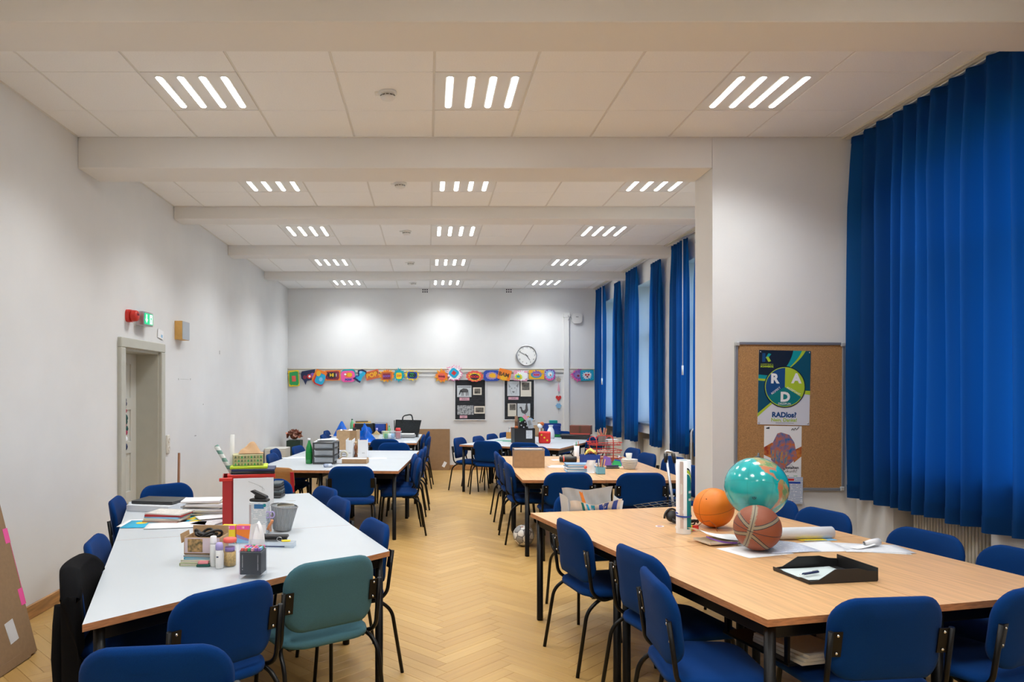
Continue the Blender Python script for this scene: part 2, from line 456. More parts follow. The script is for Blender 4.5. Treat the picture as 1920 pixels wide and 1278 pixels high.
for y in (-W_/2+0.06, 0, W_/2-0.06): lf.box((-0.2345, y, 0.985), (0.018, 0.13, 1.97), M_dleaf, ch=0.004)
ob('door_leaf', lf, door)
ob('door_handle', MB().tube(fillet([(-0.225, -0.36, 1.03), (-0.17, -0.36, 1.03), (-0.17, -0.25, 1.03)], .02), 0.009, M_chrome).box((-0.224, -0.36, 1.0), (0.006, 0.035, 0.2), M_chrome), door)
pd = MB()
rnd = random.Random(3)
cols = [M_navy, mat('dark_green_cloth', (0.012, 0.07, 0.06), 0.9), mat('rose_cloth', (0.4, 0.05, 0.1), 0.9), M_paper]
for k in range(14):
    z = 1.50-k*0.035; pd.sphere(0.030+rnd.random()*0.02, cols[[0, 0, 1, 2, 0, 1, 1, 2, 1, 2, 3, 3, 0, 0][k]], Tm(-0.212, 0.03+rnd.uniform(-.03, .03), z), 8, 6)
tagit(ob('door_garland', pd), 'dark cloth garland with pink bits hanging on the panelled grey door', 'decoration').location = (XL+0.02, (DY0+DY1)/2, 0)

# right wall: piers between deep windows, thin parapets behind the radiators
WIN = [(3.95, 5.26), (6.55, 7.45), (8.33, 9.55), (10.52, 11.78), (12.62, 13.88)]
WZ0, WZ1 = 1.08, 3.29
wr = MB(); ys = [YF]+[v for w_ in WIN for v in w_]+[YB+0.3]
for i in range(0, len(ys), 2): wr.box(((XR+XO)/2, (ys[i]+ys[i+1])/2, ZC/2), (XO-XR, ys[i+1]-ys[i], ZC), M_wall)
for y0, y1 in WIN:
    wr.box(((XR+XO)/2, (y0+y1)/2, (WZ1+ZC)/2), (XO-XR, y1-y0, ZC-WZ1), M_wall)
    wr.box(((XR+0.26+XO)/2, (y0+y1)/2, WZ0/2), (XO-XR-0.26, y1-y0, WZ0), M_wall)
wr.box(((XR+XO)/2, 4.15, WZ0/2), (XO-XR-.002, .40, WZ0-.001), M_wall)
wall_r = struct('wall_right', wr)
M_wframe = mat('window_frame_white', (0.74, 0.75, 0.76), 0.45)
M_pane = mat_glass('window_glass', '#eef6ff', 0.90, 0.02)
M_sill = mat('stone_sill', (0.13, 0.15, 0.18), 0.35, vary=0.3, vscale=60)
M_rad = mat('radiator_enamel', (0.70, 0.67, 0.60), 0.4)
for k, (y0, y1) in enumerate(WIN):
    wn = bpy.data.objects.new('window_%d' % (k+1), None); C.objects.link(wn); wn['kind'] = 'structure'; wn.location = (XR+0.33, (y0+y1)/2, WZ0)
    W2, H = (y1-y0)/2, WZ1-WZ0
    fr = MB()
    for s in (-1, 1): fr.box((0, s*(W2-0.04), H/2), (0.07, 0.08, H), M_wframe, ch=.004)
    for z in (0.04, H*0.66, H-0.04): fr.box((0, 0, z), (0.068, 2*W2-0.16, 0.08), M_wframe, ch=.004)
    fr.box((0, 0, H/2), (0.066, 0.10, H-0.16), M_wframe, ch=.004)
    ob('window_frame', fr, wn)
    for s in (-1, 1):
        for z0, z1 in ((0.08, H*.66-.04), (H*.66+.04, H-.08)):
            ob('pane', MB().box((0, s*(W2-0.08+0.05)/2, (z0+z1)/2), (0.006, W2-0.13, z1-z0), M_pane), wn)
    ob('sill', MB().box((-0.16 if k == 0 else -0.175, 0, -0.017), (.33 if k == 0 else 0.37, 2*W2-0.004, 0.034), M_sill, ch=.004), wn)
    ap = MB().box((-0.30, 0, -0.10), (0.03, 2*W2-0.004, 0.13), M_wframe)
    if k: [ap.box((-0.30, s*(W2-0.03), -0.62), (0.03, 0.055, 0.9), M_wframe) for s in (-1, 1)]
    ob('apron', ap, wn)
    # ribbed radiator in the niche
    rd = MB(); L = .70 if k == 0 else 2*W2-0.26; zb, zt = 0.14, 0.80
    x = XR+0.11
    rd.box((x+0.03, 0, (zb+zt)/2), (0.02, L, zt-zb), M_rad)
    nr = 24
    for i in range(nr): rd.box((x, -L/2+L*(i+.5)/nr, (zb+zt)/2), (0.05, L/nr*0.62, zt-zb-0.02), M_rad, ch=.008)
    for z in (zb, zt): rd.box((x+0.015, 0, z), (0.085, L, 0.03), M_rad, ch=.006)
    rdo = ob('radiator', rd, None, ['cream ribbed radiator below the wide blue curtain', 'cream ribbed radiator in the niche behind the pier',
        'cream ribbed radiator under the window by the aluminium cart', 'cream ribbed radiator under the middle far window', 'cream ribbed radiator under the farthest window'][k], 'radiator', 'radiators under the windows')
    rdo.location = (0, 4.83 if k == 0 else (y0+y1)/2, 0)
    ob('valve', MB().tube(fillet([(x+.02, L/2+.001, .2), (x+.02, L/2+.05, .2), (x+.02, L/2+.05, -0.005)], .02), .009, M_rad), rdo)

# pier and opening on the right
struct('wall_pier', MB().box(((2.27+XR)/2-0.0005, 5.895, ZC/2), (XR-2.27-0.001, 0.37, ZC), M_wall))

# ceiling: slab, beams, boards on a grid
cl = struct('ceiling', MB().box(((XL+XR)/2, (YB+YF)/2, ZC+0.12), (XR-XL+1.4, YB-YF+0.8, 0.2), M_ceil))
def beam(y0, y1, z0, x1=XR): ob('beam', MB().box(((XL+x1)/2, (y0+y1)/2, (z0+ZC+.02)/2), (x1-XL-.002, y1-y0, ZC+.02-z0), M_ceil, ch=.004), cl)
beam(1.20, 1.50, 3.37); beam(3.436, 3.74, 3.37); beam(5.71, 6.09, 3.37, 2.27); beam(7.87, 8.15, 3.478); beam(10.0, 10.27, 3.476); beam(12.23, 12.43, 3.486)
XC = [XL, -2.458]+[-1.833+.625*i for i in range(9)]+[XR]
BAYS = [(3.74, [3.74, 3.905, 4.53, 5.156, 5.71], 2), (6.09, [6.09, 6.668, 7.293, 7.87], 1), (8.15, [8.15, 8.785, 9.41, 10.0], 1),
        (10.27, [10.27, 11.02, 11.648, 12.23], 1), (12.43, [12.43, 13.175, 13.80, YB], 1)]
LC = (2, 5, 8)
tmesh = {}
def tile(x0, x1, y0, y1):
    k = (round(x1-x0, 3), round(y1-y0, 3))
    if k not in tmesh: tmesh[k] = MB().box((0, 0, 0.008), (k[0]-0.016, k[1]-0.005, 0.016), M_tile, ch=.002).mesh('tile')
    ob('tile', tmesh[k], cl, loc=((x0+x1)/2, (y0+y1)/2, ZC))
for _, ry, lr in BAYS:
    for r in range(len(ry)-1):
        for c in range(len(XC)-1):
            if r == lr and c in LC: continue
            tile(XC[c], XC[c+1], ry[r], ry[r+1])
gr = MB()
for _, ry, lr in BAYS:
    for x in XC[1:-1]: gr.box((x, (ry[0]+ry[-1])/2, ZC+0.012), (0.024, ry[-1]-ry[0], 0.012), M_grid)
    for y in ry[1:-1]: gr.box(((XL+XR)/2, y, ZC+0.0125), (XR-XL, 0.024, 0.012), M_grid)
    for y in (ry[0]+.009, ry[-1]-.009): gr.box(((XL+XR)/2, y, ZC-0.0015), (XR-XL, 0.018, 0.003), M_grid)
    for x in (XL+.009,): gr.box((x, (ry[0]+ry[-1])/2, ZC-.0015), (.018, ry[-1]-ry[0], .003), M_grid)
ob('grid', gr, cl)

# recessed lights: four strips each
M_strip = bpy.data.materials.new('lamp_strip'); M_strip.use_nodes = True
_n = M_strip.node_tree; _n.nodes.remove(_n.nodes['Principled BSDF']); _e = _n.nodes.new('ShaderNodeEmission')
_e.inputs[0].default_value = (0.98, 0.99, 0.985, 1); _e.inputs[1].default_value = LAMP; _n.links.new(_e.outputs[0], _n.nodes['Material Output'].inputs[0])
M_lpan = mat('light_panel', (0.78, 0.78, 0.77), 0.45)
lp0 = MB().box((0, 0, 0.006), (0.612, 0.612, 0.012), M_lpan, ch=.002).mesh('panel')
bz = MB()
capsule = lambda w_, l_: rrect(w_, l_, w_*.499, 5)
sm0 = MB().prism(capsule(0.037, 0.50), -0.006, 0.0, M_strip).mesh('strip')
bz0 = MB().prism(capsule(0.058, 0.52), -0.0032, 0.0, M_lpan).mesh('bezel')
ORD = ['first', 'second', 'third', 'fourth', 'fifth']
def light(x, y, label, shown=True):
    t = thing('ceiling_light', label, 'ceiling light', (x, y, ZC), 0, 'recessed ceiling lights')
    ob('panel', lp0, t)
    for i in range(4):
        b = ob('bezel', bz0, t, loc=(-0.21+.14*i, 0, 0)); ob('strip', sm0, b)
    ld = bpy.data.lights.new('lamp', 'AREA'); ld.shape = 'SQUARE'; ld.size = 0.5; ld.energy = LAMP_W; ld.spread = radians(LAMP_SPREAD); ld.color = (0.955, 0.985, 1.0)
    lo = bpy.data.objects.new('lamp', ld); C.objects.link(lo); lo.parent = t; lo.location = (0, 0, -0.012)
for k, (_, ry, lr) in enumerate(BAYS):
    for c, nm in zip(LC, ('left', 'middle', 'right')):
        light((XC[c]+XC[c+1])/2, (ry[lr]+ry[lr+1])/2, 'square ceiling light of four glowing strips, %s one in the %s bay from the camera' % (nm, ORD[k]))
for y, pl in ((2.45, 'just in front of'), (0.2, 'added as fill right above')):  # the row above the camera is unseen, added to brighten the front objects
    for c, nm in zip(LC, ('left', 'middle', 'right')): light((XC[c]+XC[c+1])/2, y, 'square ceiling light of four glowing strips %s the camera, %s one' % (pl, nm))
sd0 = None
M_slot = mat('detector_slot', (0.10, 0.09, 0.07), 0.7)
for k, (_, ry, lr) in enumerate(BAYS):
    t = thing('smoke_detector', 'round white smoke detector on the ceiling board of the %s bay' % ORD[k], 'smoke detector', (-0.27, (ry[lr]+ry[lr+1])/2, ZC), 0, 'smoke detectors')
    ob('base', MB().lathe([(0.062, 0), (0.062, -0.012), (0.056, -0.016)], M_wplast), t)
    ob('sensor_head', MB().lathe([(0.05, -0.016), (0.05, -0.036), (0.04, -0.046), (0.0, -0.048)], M_wplast), t)
    s = MB()
    for a in range(-60, 61, 30): s.box((0, -0.0505, -0.028), (0.02, 0.003, 0.006), M_slot, Tm(rz=a))
    ob('slot', s, t)
    ob('mount_tab', MB().box((-0.062, 0.01, -0.005), (0.05, 0.05, 0.01), M_wplast, ch=.003), t)

# skirting
struct('baseboard_left', MB().box((XL+0.009, (YF+DY0-0.1)/2, 0.05), (0.018, DY0-0.1-YF, 0.10), M_oak, ch=.004).box((XL+0.009, (DY1+.1+YB)/2, 0.05), (0.018, YB-DY1-.1, 0.10), M_oak, ch=.004))
struct('baseboard_back', MB().box(((XL+XR)/2, YB-0.009, 0.05), (XR-XL-.04, 0.018, 0.10), M_oak, ch=.004))
# picture rails on the back wall
M_rail = mat('picture_rail', (0.60, 0.56, 0.47), 0.6)
struct('trim_1', MB().box((( XL+3.41)/2, YB-0.012, 2.01), (3.41-XL, 0.024, 0.022), M_rail, ch=.004).box(((XL+3.41)/2, YB-.008, 1.972), (3.41-XL, .016, .05), mat('rail_band', (.66, .64, .58), .6)))
struct('trim_2', MB().tube([(XL, YB-0.03, 1.915), (2.70, YB-0.03, 1.915)], 0.007, M_grey))

# ------------------------------------------------------------------ curtains
M_curt = bpy.data.materials.new('blue_curtain'); M_curt.use_nodes = True
_n = M_curt.node_tree; _p = _n.nodes['Principled BSDF']; _p.inputs['Base Color'].default_value = (0.0015, 0.050, 0.175, 1); _p.inputs['Roughness'].default_value = 0.75
_p.inputs['Specular IOR Level'].default_value = 0.2
_t = _n.nodes.new('ShaderNodeBsdfTranslucent'); _t.inputs[0].default_value = (0.005, 0.17, 0.56, 1)
_x = _n.nodes.new('ShaderNodeMixShader'); _x.inputs[0].default_value = 0.40
_n.links.new(_p.outputs[0], _x.inputs[1]); _n.links.new(_t.outputs[0], _x.inputs[2]); _n.links.new(_x.outputs[0], _n.nodes['Material Output'].inputs[0])
_tc = _n.nodes.new('ShaderNodeTexCoord'); _wv = _n.nodes.new('ShaderNodeTexNoise'); _wv.inputs['Scale'].default_value = 700
_bp = _n.nodes.new('ShaderNodeBump'); _bp.inputs['Strength'].default_value = 0.2; _bp.inputs['Distance'].default_value = 0.001
_n.links.new(_tc.outputs['Object'], _wv.inputs[0]); _n.links.new(_wv.outputs['Fac'], _bp.inputs['Height']); _n.links.new(_bp.outputs[0], _p.inputs['Normal'])
def curtain(label, x, y0, y1, z0, z1, folds, amp, seed, flare=1.0, cols=None, group='blue window curtains'):
    r = random.Random(seed)
    ph = [0.0]
    for i in range(folds*2): ph.append(ph[-1]+r.uniform(0.6, 1.4))
    tot = ph[-1]
    am = [r.uniform(0.55, 1.0) for _ in ph]
    yc = (y0+y1)/2
    def wave(s):
        q = s*tot; i = 0
        while i < len(ph)-2 and ph[i+1] < q: i += 1
        f = (q-ph[i])/(ph[i+1]-ph[i]); f = (1-cos(pi*f))/2
        a0 = am[i]*(1 if i % 2 else -1); a1 = am[i+1]*(1 if (i+1) % 2 else -1)
        return a0*(1-f)+a1*f
    def fn(u, v):
        z = z1-(z1-z0)*v
        k = 0.45+0.55*min(1, v*5)
        y = yc+((y0+(y1-y0)*u)-yc)*(1+(flare-1)*v)+0.012*sin(u*31+v*3)*min(1, v*3)
        X = x+amp*k*wave(u)+0.006*sin(u*tot*6)*max(0, 1-v*18)+0.010*sin(v*4+u*9)*v
        return (X, y, z+0.006*sin(u*tot*1.3)*v)
    t = thing('curtain', label, 'curtain', (x, yc, z0), 0, group)
    L = lambda p: (p[0]-x, p[1]-yc, p[2]-z0)
    nu = cols or folds*14
    ob('cloth', MB().grid(nu, 26, lambda u, v: L(fn(u, v)), M_curt), t, recalc=False)
    # heading tape and hem: narrow second layers standing just off the cloth
    hd = MB().grid(nu, 1, lambda u, v: L(Vector(fn(u, v*0.018))+Vector((-0.004, 0, 0.0))), M_curt)
    ob('heading_tape', hd, t, recalc=False)
    h = 0.10/(z1-z0)
    ob('hem', MB().grid(nu, 2, lambda u, v: L(Vector(fn(u, 1-h+v*h))+Vector((-0.003, 0, -0.0005*v))), M_curt), t, recalc=False)
    ob('hook', MB().box((0, 0, z1-z0+0.008), (0.010, y1-y0-0.02, 0.006), M_wplast), t)
    return t
curtain('wide blue curtain drawn across the window beside the cork board', 3.335, 2.55, 5.60, 0.765, 3.575, 21, 0.068, 13, cols=460)
curtain('narrow blue curtain bunched just behind the white pier', 3.33, 8.22, 8.86, 0.77, 3.46, 5, 0.045, 5)
ca_ = curtain('blue curtain bunched beside the aluminium cart with a white pull rod on its edge', 3.33, 9.17, 9.72, 0.77, 3.55, 5, 0.05, 21)
curtain('blue curtain hanging just beyond the fourth ceiling beam, left half of the nearer pair', 3.33, 10.25, 10.66, 0.77, 3.47, 4, 0.05, 31)
curtain('bright blue curtain hanging beside the fifth beam, right half of the farther pair', 3.33, 11.38, 11.97, 0.77, 3.56, 4, 0.05, 41)
curtain('blue curtain hanging just beyond the fifth ceiling beam, left half of the farther pair', 3.33, 12.40, 12.70, 0.77, 3.48, 4, 0.05, 51)
cb_ = curtain('blue curtain at the back wall with a white pull rod', 3.33, 13.42, 14.10, 0.77, 3.56, 4, 0.05, 61)
for cu, y, z in ((ca_, 9.16-9.445, 1.10), (cb_, 13.40-13.76, 1.0)):
    ob('pull_rod', MB().cyl(0.005, z, 2.76, M_wplast, Tm(-0.07, y, 0)).cyl(0.012, z-.08, z+0.04, M_wplast, Tm(-0.07, y, 0)), cu)
M_track = mat('curtain_track', (0.66, 0.62, 0.54), 0.5)
for y0, y1, n in ((1.55, 3.43, 'white curtain track on the ceiling of the bay nearest the camera'), (3.75, 5.70, 'cream curtain track on the ceiling above the wide blue curtain'), (6.1, 7.86, 'cream curtain track on the ceiling behind the pier'),
                  (8.16, 9.99, 'cream curtain track on the ceiling of the third bay'), (10.28, 12.22, 'cream curtain track on the ceiling of the fourth bay'), (12.44, YB, 'cream curtain track on the ceiling of the fifth bay')):
    ob('curtain_rail', MB().box((3.335, (y0+y1)/2, ZC-0.012), (0.03, y1-y0, 0.018), M_track).box((3.30, (y0+y1)/2, ZC-0.010), (0.012, y1-y0, 0.014), M_track), None, n, 'curtain rail', 'ceiling curtain tracks')
# ------------------------------------------------------------------ tables
def table(label, ox, oy, deg, poly, top, group, legs=None, leg_in=0.05, shelf=False):
    """poly in local metres, x along the table's long side; ox, oy, deg place it on the floor"""
    t = thing('table', label, 'table', (ox, oy, 0), deg, group)
    ob('tabletop', MB().prism(poly, 0.712, 0.740, top, None, M_edge), t)
    cx = sum(p[0] for p in poly)/len(poly); cy = sum(p[1] for p in poly)/len(poly)
    def inset(p, d):
        n = len(poly); i = poly.index(p); a, b = Vector(poly[i-1]), Vector(poly[(i+1) % n]); q = Vector(p)
        u = ((a-q).normalized()+(b-q).normalized()).normalized()
        s = abs((a-q).normalized().cross(u)) if hasattr((a-q), 'cross') else 0.7
        return q+u*(d/max(0.3, s))
    ins = [inset(p, leg_in) for p in poly]
    ap = MB()
    for i in range(len(ins)):
        a, b = ins[i], ins[(i+1) % len(ins)]; d = b-a; L = d.length
        ap.box((0, 0, 0.68), (L, 0.025, 0.055), M_black, Matrix.Translation(((a.x+b.x)/2, (a.y+b.y)/2, 0)) @ Matrix.Rotation(atan2(d.y, d.x), 4, 'Z'), ch=.003)
    ob('frame', ap, t)
    lm = MB().lathe([(0.019, 0.0), (0.022, 0.004), (0.022, 0.03), (0.0215, 0.032), (0.0215, 0.711)], M_black, seg=16)
    me = lm.mesh('leg')
    for p in ins: ob('leg', me, t, loc=(p.x, p.y, 0))
    return t
def rect(l, w_, g=0.0015): return [(g, g), (l-g, g), (l-g, w_-g), (g, w_-g)]
def quad_tables(names, ox, oy, deg, L, W2, top, group, L2=None):
    """two by two tables: L along deg, W2 to the right of it"""
    a = radians(deg); u = Vector((cos(a), sin(a))); r = Vector((sin(a), -cos(a)))
    k = 0
    for i in range(2):
        for j in range(2):
            p = Vector((ox, oy))+u*(L*i)+r*(W2*(j+1))
            table(names[k], p.x, p.y, deg, rect((L2 or L) if i else L, W2), top, group); k += 1
# front right: four beech tables pushed together
quad_tables(['beech table nearest the camera on the right, its left half, black letter tray on it',
             'beech table at the right edge of the photo, without anything on it',
             'beech table with the round white sticker on it, left rear of the front right cluster',
             'beech table under the globe and the two balls, right rear of the front cluster'], 1.281, 2.70, 103.5, 1.2, 0.80, M_beech, 'beech tables of the front right cluster')
quad_tables(['beech table with the stack of blue booklets, left front of the second beech cluster', 'beech table with the white plates, right front of the second beech cluster',
             'beech table with the cardboard carton, left rear of the second beech cluster', 'beech table with the red wire letter trays, right rear of the second beech cluster'], 0.905, 6.845, 89.5, 1.22, 0.80, M_beech, 'beech tables of the second right cluster')
quad_tables(['white table with the green bottle and drawer tower, left front of the second left cluster', 'white table with the flat brown carton, right front of the second left cluster',
             'white table under the tall cardboard carton, left rear of the second left cluster', 'white table with the white box files, right rear of the second left cluster'], -1.906, 7.72, 85.6, 1.36, 0.80, M_white, 'white tables of the second left cluster', 1.15)
quad_tables(['white table below the blue plastic bag, left front of the farthest left cluster', 'white table with the clear plastic tub, right front of the farthest left cluster',
             'white table with the green water bottle, left rear of the farthest left cluster', 'white table under the black shopping bag, farthest left cluster'], -1.78, 11.58, 88, 1.14, 0.80, M_white, 'white tables of the farthest left cluster')
quad_tables(['white table with the flat green poster, left front of the far right cluster', 'white table with the red dice cube, right front of the far right cluster',
             'white table at the far right cluster nearest the back wall poster', 'white table with the black trays, rear of the far right cluster'], 0.493, 11.21, 62.4, 1.17, 0.81, M_white, 'white tables of the far right cluster')
# front left: slanted table and a square one behind it
A, B_, S2, S1 = Vector((-1.276, 2.645)), Vector((-.205, 3.85)), Vector((-.487, 4.588)), Vector((-1.795, 4.115))
d1 = (A-S1); d1.normalize()
def local(ps, o, deg):
    a = radians(-deg); return [((p.x-o.x)*cos(a)-(p.y-o.y)*sin(a), (p.x-o.x)*sin(a)+(p.y-o.y)*cos(a)) for p in ps]
table('white table with a slanted front edge nearest the camera, covered in bottles and boxes', A.x, A.y, 109.7, local([A, B_, S2, S1], A, 109.7), M_white, 'white tables of the front left cluster')
g_ = Vector((-0.34, 0.94))*0.003
table('white table behind the slanted one, covered in mail, laptops and the red file box', S1.x, S1.y, 109.7,
      local([S1+g_, S2+g_, S2+Vector((-.51, 1.41)), S1+Vector((-.51, 1.41))], S1, 109.7), M_white, 'white tables of the front left cluster')
# storage shelf hung under the front right table, with papers and a dotted box on it
sh = thing('under_table_shelf', 'thin black shelf hung under the front right beech table', 'shelf', (1.70, 3.15, 0.50), 13.5)
ob('board', MB().box((0, 0, 0), (0.62, 0.42, 0.012), M_black, ch=.003), sh)
for x in (-0.3, 0.3):
    for y in (-.19, .19): ob('bracket', MB().box((x, y, 0.085), (0.012, 0.02, 0.158), M_black), sh)

# ------------------------------------------------------------------ chairs
K = 0.987
def make_chair(fabric, label, name='upholstered_chair'):
    t = thing(name, label, 'chair')
    # back: slightly dished pad leaning backwards
    outl = rrect(0.47, 0.325, (0.115, 0.115, 0.085, 0.085), 7)
    prof = [(0.55, -0.021), (0.88, -0.019), (0.97, -0.012), (1.0, 0.0), (0.975, 0.014), (0.9, 0.021), (0.55, 0.023)]
    Mb = Matrix.Translation((0, -0.222, 0.662)) @ Matrix.Rotation(radians(9), 4, 'X')
    bend = lambda x, z: 0.75*x*x-0.35*max(0, -z-0.02)**1.5
    ob('backrest', MB().pad(outl, prof, fabric, Mb, bend), t)
    so = rrect(0.47, 0.43, (0.07, 0.07, 0.12, 0.12), 7)
    Ms = Matrix.Translation((0, 0.0, 0.452)) @ Matrix.Rotation(radians(-90), 4, 'X')
    ob('seat', MB().pad(so, [(0.6, -0.022), (0.9, -0.02), (0.985, -0.01), (1, 0.004), (0.99, 0.016), (0.95, 0.02), (0.5, 0.02)], fabric, Ms,
       lambda x, z: 0.10*max(0, abs(z)-0.12)+0.06*max(0, abs(x)-.17)), t)
    fr = MB()
    fr.tube(fillet([(-.19, -.17, .424), (-.19, .17, .424), (.19, .17, .424), (.19, -.17, .424)], .04), .0105, M_black)
    fr.tube([(-.19, -.16, .424), (.19, -.16, .424)], .0105, M_black)
    fr.box((0, 0, 0.4335), (0.36, 0.33, 0.008), M_blackp)
    ob('seat_frame', fr, t)
    for s in (-1, 1):
        ob('leg', MB().tube(fillet([(s*.19, .12, .424), (s*.195, .175, .424), (s*.215, .215, 0.0)], .03), .0105, M_black), t)
        ob('leg', MB().tube(fillet([(s*.19, -.08, .420), (s*.232, -.15, .420), (s*.243, -.225, .36), (s*.250, -.285, 0.0)], .07, 7), .0105, M_black), t)
        up = MB().tube(fillet([(s*.19, -.03, .418), (s*.243, -.13, .418), (s*.247, -.195, .46), (s*.247, -.228, .70)], .06, 7), .0105, M_black)
        up.box((0, 0, 0), (0.05, .004, .10), M_black, Tm(s*.222, -.218, .648, 0, 9))
        u = ob('back_upright', up, t)
        for dz in (-.035, .035):
            b = MB().lathe([(.006, 0), (.006, .003), (.003, .005), (0, .005)], M_chrome, Matrix.Translation((s*.218, -.2215-dz*.158, .648+dz)) @ Matrix.Rotation(radians(90), 4, 'X'), 8)
            ob('screw', b, u)
    return t
protos = {'blue': None, 'teal': None}
def chair(x, y, deg, label, group, kind='blue', far=False):
    a = radians(deg); BT = 0.257
    loc = (x*K+BT*cos(a), y*K+BT*sin(a), 0)
    if protos[kind] is None:
        c = make_chair(M_blue if kind == 'blue' else M_teal, label); c.location = loc; c.rotation_euler.z = radians(deg-90); c['group'] = group
        protos[kind] = c; return c
    return dup(protos[kind], loc, deg-90, label, group, skip_sub=far)
G1, G2, G3, G4, G5, G6 = ('chairs around the front left white tables', 'chairs around the front right beech tables', 'chairs around the second left white tables',
                          'chairs around the second right beech tables', 'chairs around the farthest left white tables', 'chairs around the far right white tables')
for x, y, d, lab, g in [
    (-.846, 2.197, 97, 'blue chair cut off by the bottom edge, nearest of all to the camera', G1),
    (-.785, 2.875, 136, 'blue chair between the nearest blue one and the teal chair', G1),
    (-.272, 4.348, 203, 'blue chair on the aisle side of the slanted white table, next to its corner', G1),
    (-0.782, 5.817, 211, 'blue chair on the aisle side of the front white tables, farthest from the teal chair', G1),
    (-.602, 5.252, 205, 'blue chair on the aisle side of the front white tables, middle of three', G1),
    (-2.315, 5.230, 14, 'blue chair by the left wall beside the mail and closed laptop', G1),
    (-1.816, 3.822, 14, 'blue chair by the left wall right behind the black jacket', G1),
    (-1.639, 3.321, 14, 'blue chair hidden under the draped black jacket', G1),
    (-2.227, 6.03, 318, 'blue chair with its back to the grey door', G1),
    (-1.446, 6.344, 292, 'blue chair half hidden behind the red file box', G1),
    (0.821, 4.301, 12, 'blue chair at the left end of the front beech tables, farthest from the camera', G2),
    (1.006, 3.560, 14, 'blue chair on the aisle side of the front beech tables, middle of three', G2),
    (0.939, 3.089, -3, 'blue chair pulled out with its seat showing at the front beech tables', G2),
    (1.784, 2.718, 96, 'blue chair in front of the black letter tray, back to the camera', G2),
    (2.486, 2.888, 116, 'blue chair cut off by the right edge of the photo, back to the camera', G2),
    (2.66, 4.73, 194, 'blue chair below the cork board on the window side of the beech tables', G2),
    (2.843, 4.029, 194, 'blue chair in front of the visible radiator', G2),
    (3.005, 3.542, 196, 'blue chair at the right edge under the wide blue curtain', G2),
    (2.574, 5.233, 197, 'blue chair partly hidden behind the globe', G2),
    (1.158, 5.475, 282, 'blue chair with the striped shopping bag on its seat', G2),
    (-0.791, 7.379, 93, 'blue chair with its back to the camera at the drawer tower tables', G3),
    (-2.02, 8.30, 0, 'blue chair at the left wall nearest the patterned box', G3),
    (-1.97, 8.85, 357, 'blue chair at the left wall, second behind the patterned box', G3),
    (-2.079, 9.541, 359, 'blue chair in front of the pale cabinet by the left wall', G3),
    (-1.868, 10.053, 350, 'blue chair in front of the copper foil flower', G3),
    (-.065, 8.22, 184, 'blue chair nearest on the aisle side of the drawer tower tables', G3),
    (-0.121, 8.742, 183, 'blue chair pushed deeper in, second on the aisle side of the drawer tower tables', G3),
    (-0.050, 9.397, 180, 'blue chair third on the aisle side of the drawer tower tables', G3),
    (-0.005, 9.904, 180, 'blue chair last on the aisle side of the drawer tower tables', G3),
    (-.50, 10.68, 270, 'blue chair facing the camera at the far end of the drawer tower tables', G3),
    (1.355, 6.83, 92, 'blue chair behind the striped shopping bag, back to the camera', G4),
    (2.044, 6.800, 90, 'blue chair in front of the plate stack, back to the camera', G4),
    (0.832, 7.748, 2, 'blue chair nearest on the aisle side of the carton table', G4),
    (0.843, 8.530, 1, 'blue chair second on the aisle side of the carton table', G4),
    (0.844, 9.066, 0, 'blue chair third on the aisle side of the carton table', G4),
    (1.452, 9.96, 270, 'blue chair behind the cardboard carton, facing the camera', G4),
    (2.821, 9.678, 188, 'blue chair behind the plates, farther of two by the windows', G4),
    (2.780, 8.920, 190, 'blue chair behind the plates, nearer of two by the windows', G4),
    (2.956, 8.456, 194, 'blue chair behind the cart handle', G4),
    (2.80, 7.52, 192, 'blue chair between the rolled poster and the pier', G4),
    (-0.687, 11.399, 88, 'dark blue chair left of the middle at the farthest left tables, back to the camera', G5),
    (-1.44, 11.44, 86, 'blue chair behind the tall carton, back to the camera', G5),
    (0.051, 11.971, 176, 'blue chair on the aisle side of the farthest left tables, nearest of three', G5),
    (-0.040, 12.499, 180, 'blue chair on the aisle side of the farthest left tables, middle of three', G5),
    (.04, 13.42, 178, 'blue chair standing against the brown board at the back wall', G5),
    (-1.875, 12.546, 0, 'blue chair left of the tall carton, nearest of three', G5),
    (-1.915, 13.221, 0, 'blue chair left of the tall carton, middle of three', G5),
    (-1.981, 13.747, -4, 'blue chair left of the tall carton, by the back wall', G5),
    (0.892, 11.011, 63, 'blue chair at the left corner of the far right tables, back to the camera', G6),
    (1.42, 10.66, 62, 'blue chair half hidden by the cardboard carton, back to the camera', G6),
    (0.478, 11.776, 333, 'blue chair left of the far right tables, nearest of four', G6),
    (0.812, 12.164, 333, 'blue chair left of the far right tables, second of four', G6),
    (1.097, 12.758, 332, 'blue chair below the dark poster, third of four', G6),
    (1.367, 13.197, 332, 'blue chair below the dark poster, nearest the back wall', G6),
    (2.750, 11.881, 154, 'blue chair beside the red wire trays, nearer of two', G6),
    (3.011, 12.358, 150, 'blue chair beside the red wire trays, farther of two', G6),
    (2.55, 13.62, 235, 'blue chair half hidden behind the brown box near the back wall', G6)]:
    chair(x, y, d, lab, g, far=(y > 7.2))
chair(-.425, 3.34, 125, 'teal chair at the corner of the slanted white table', G1, 'teal')

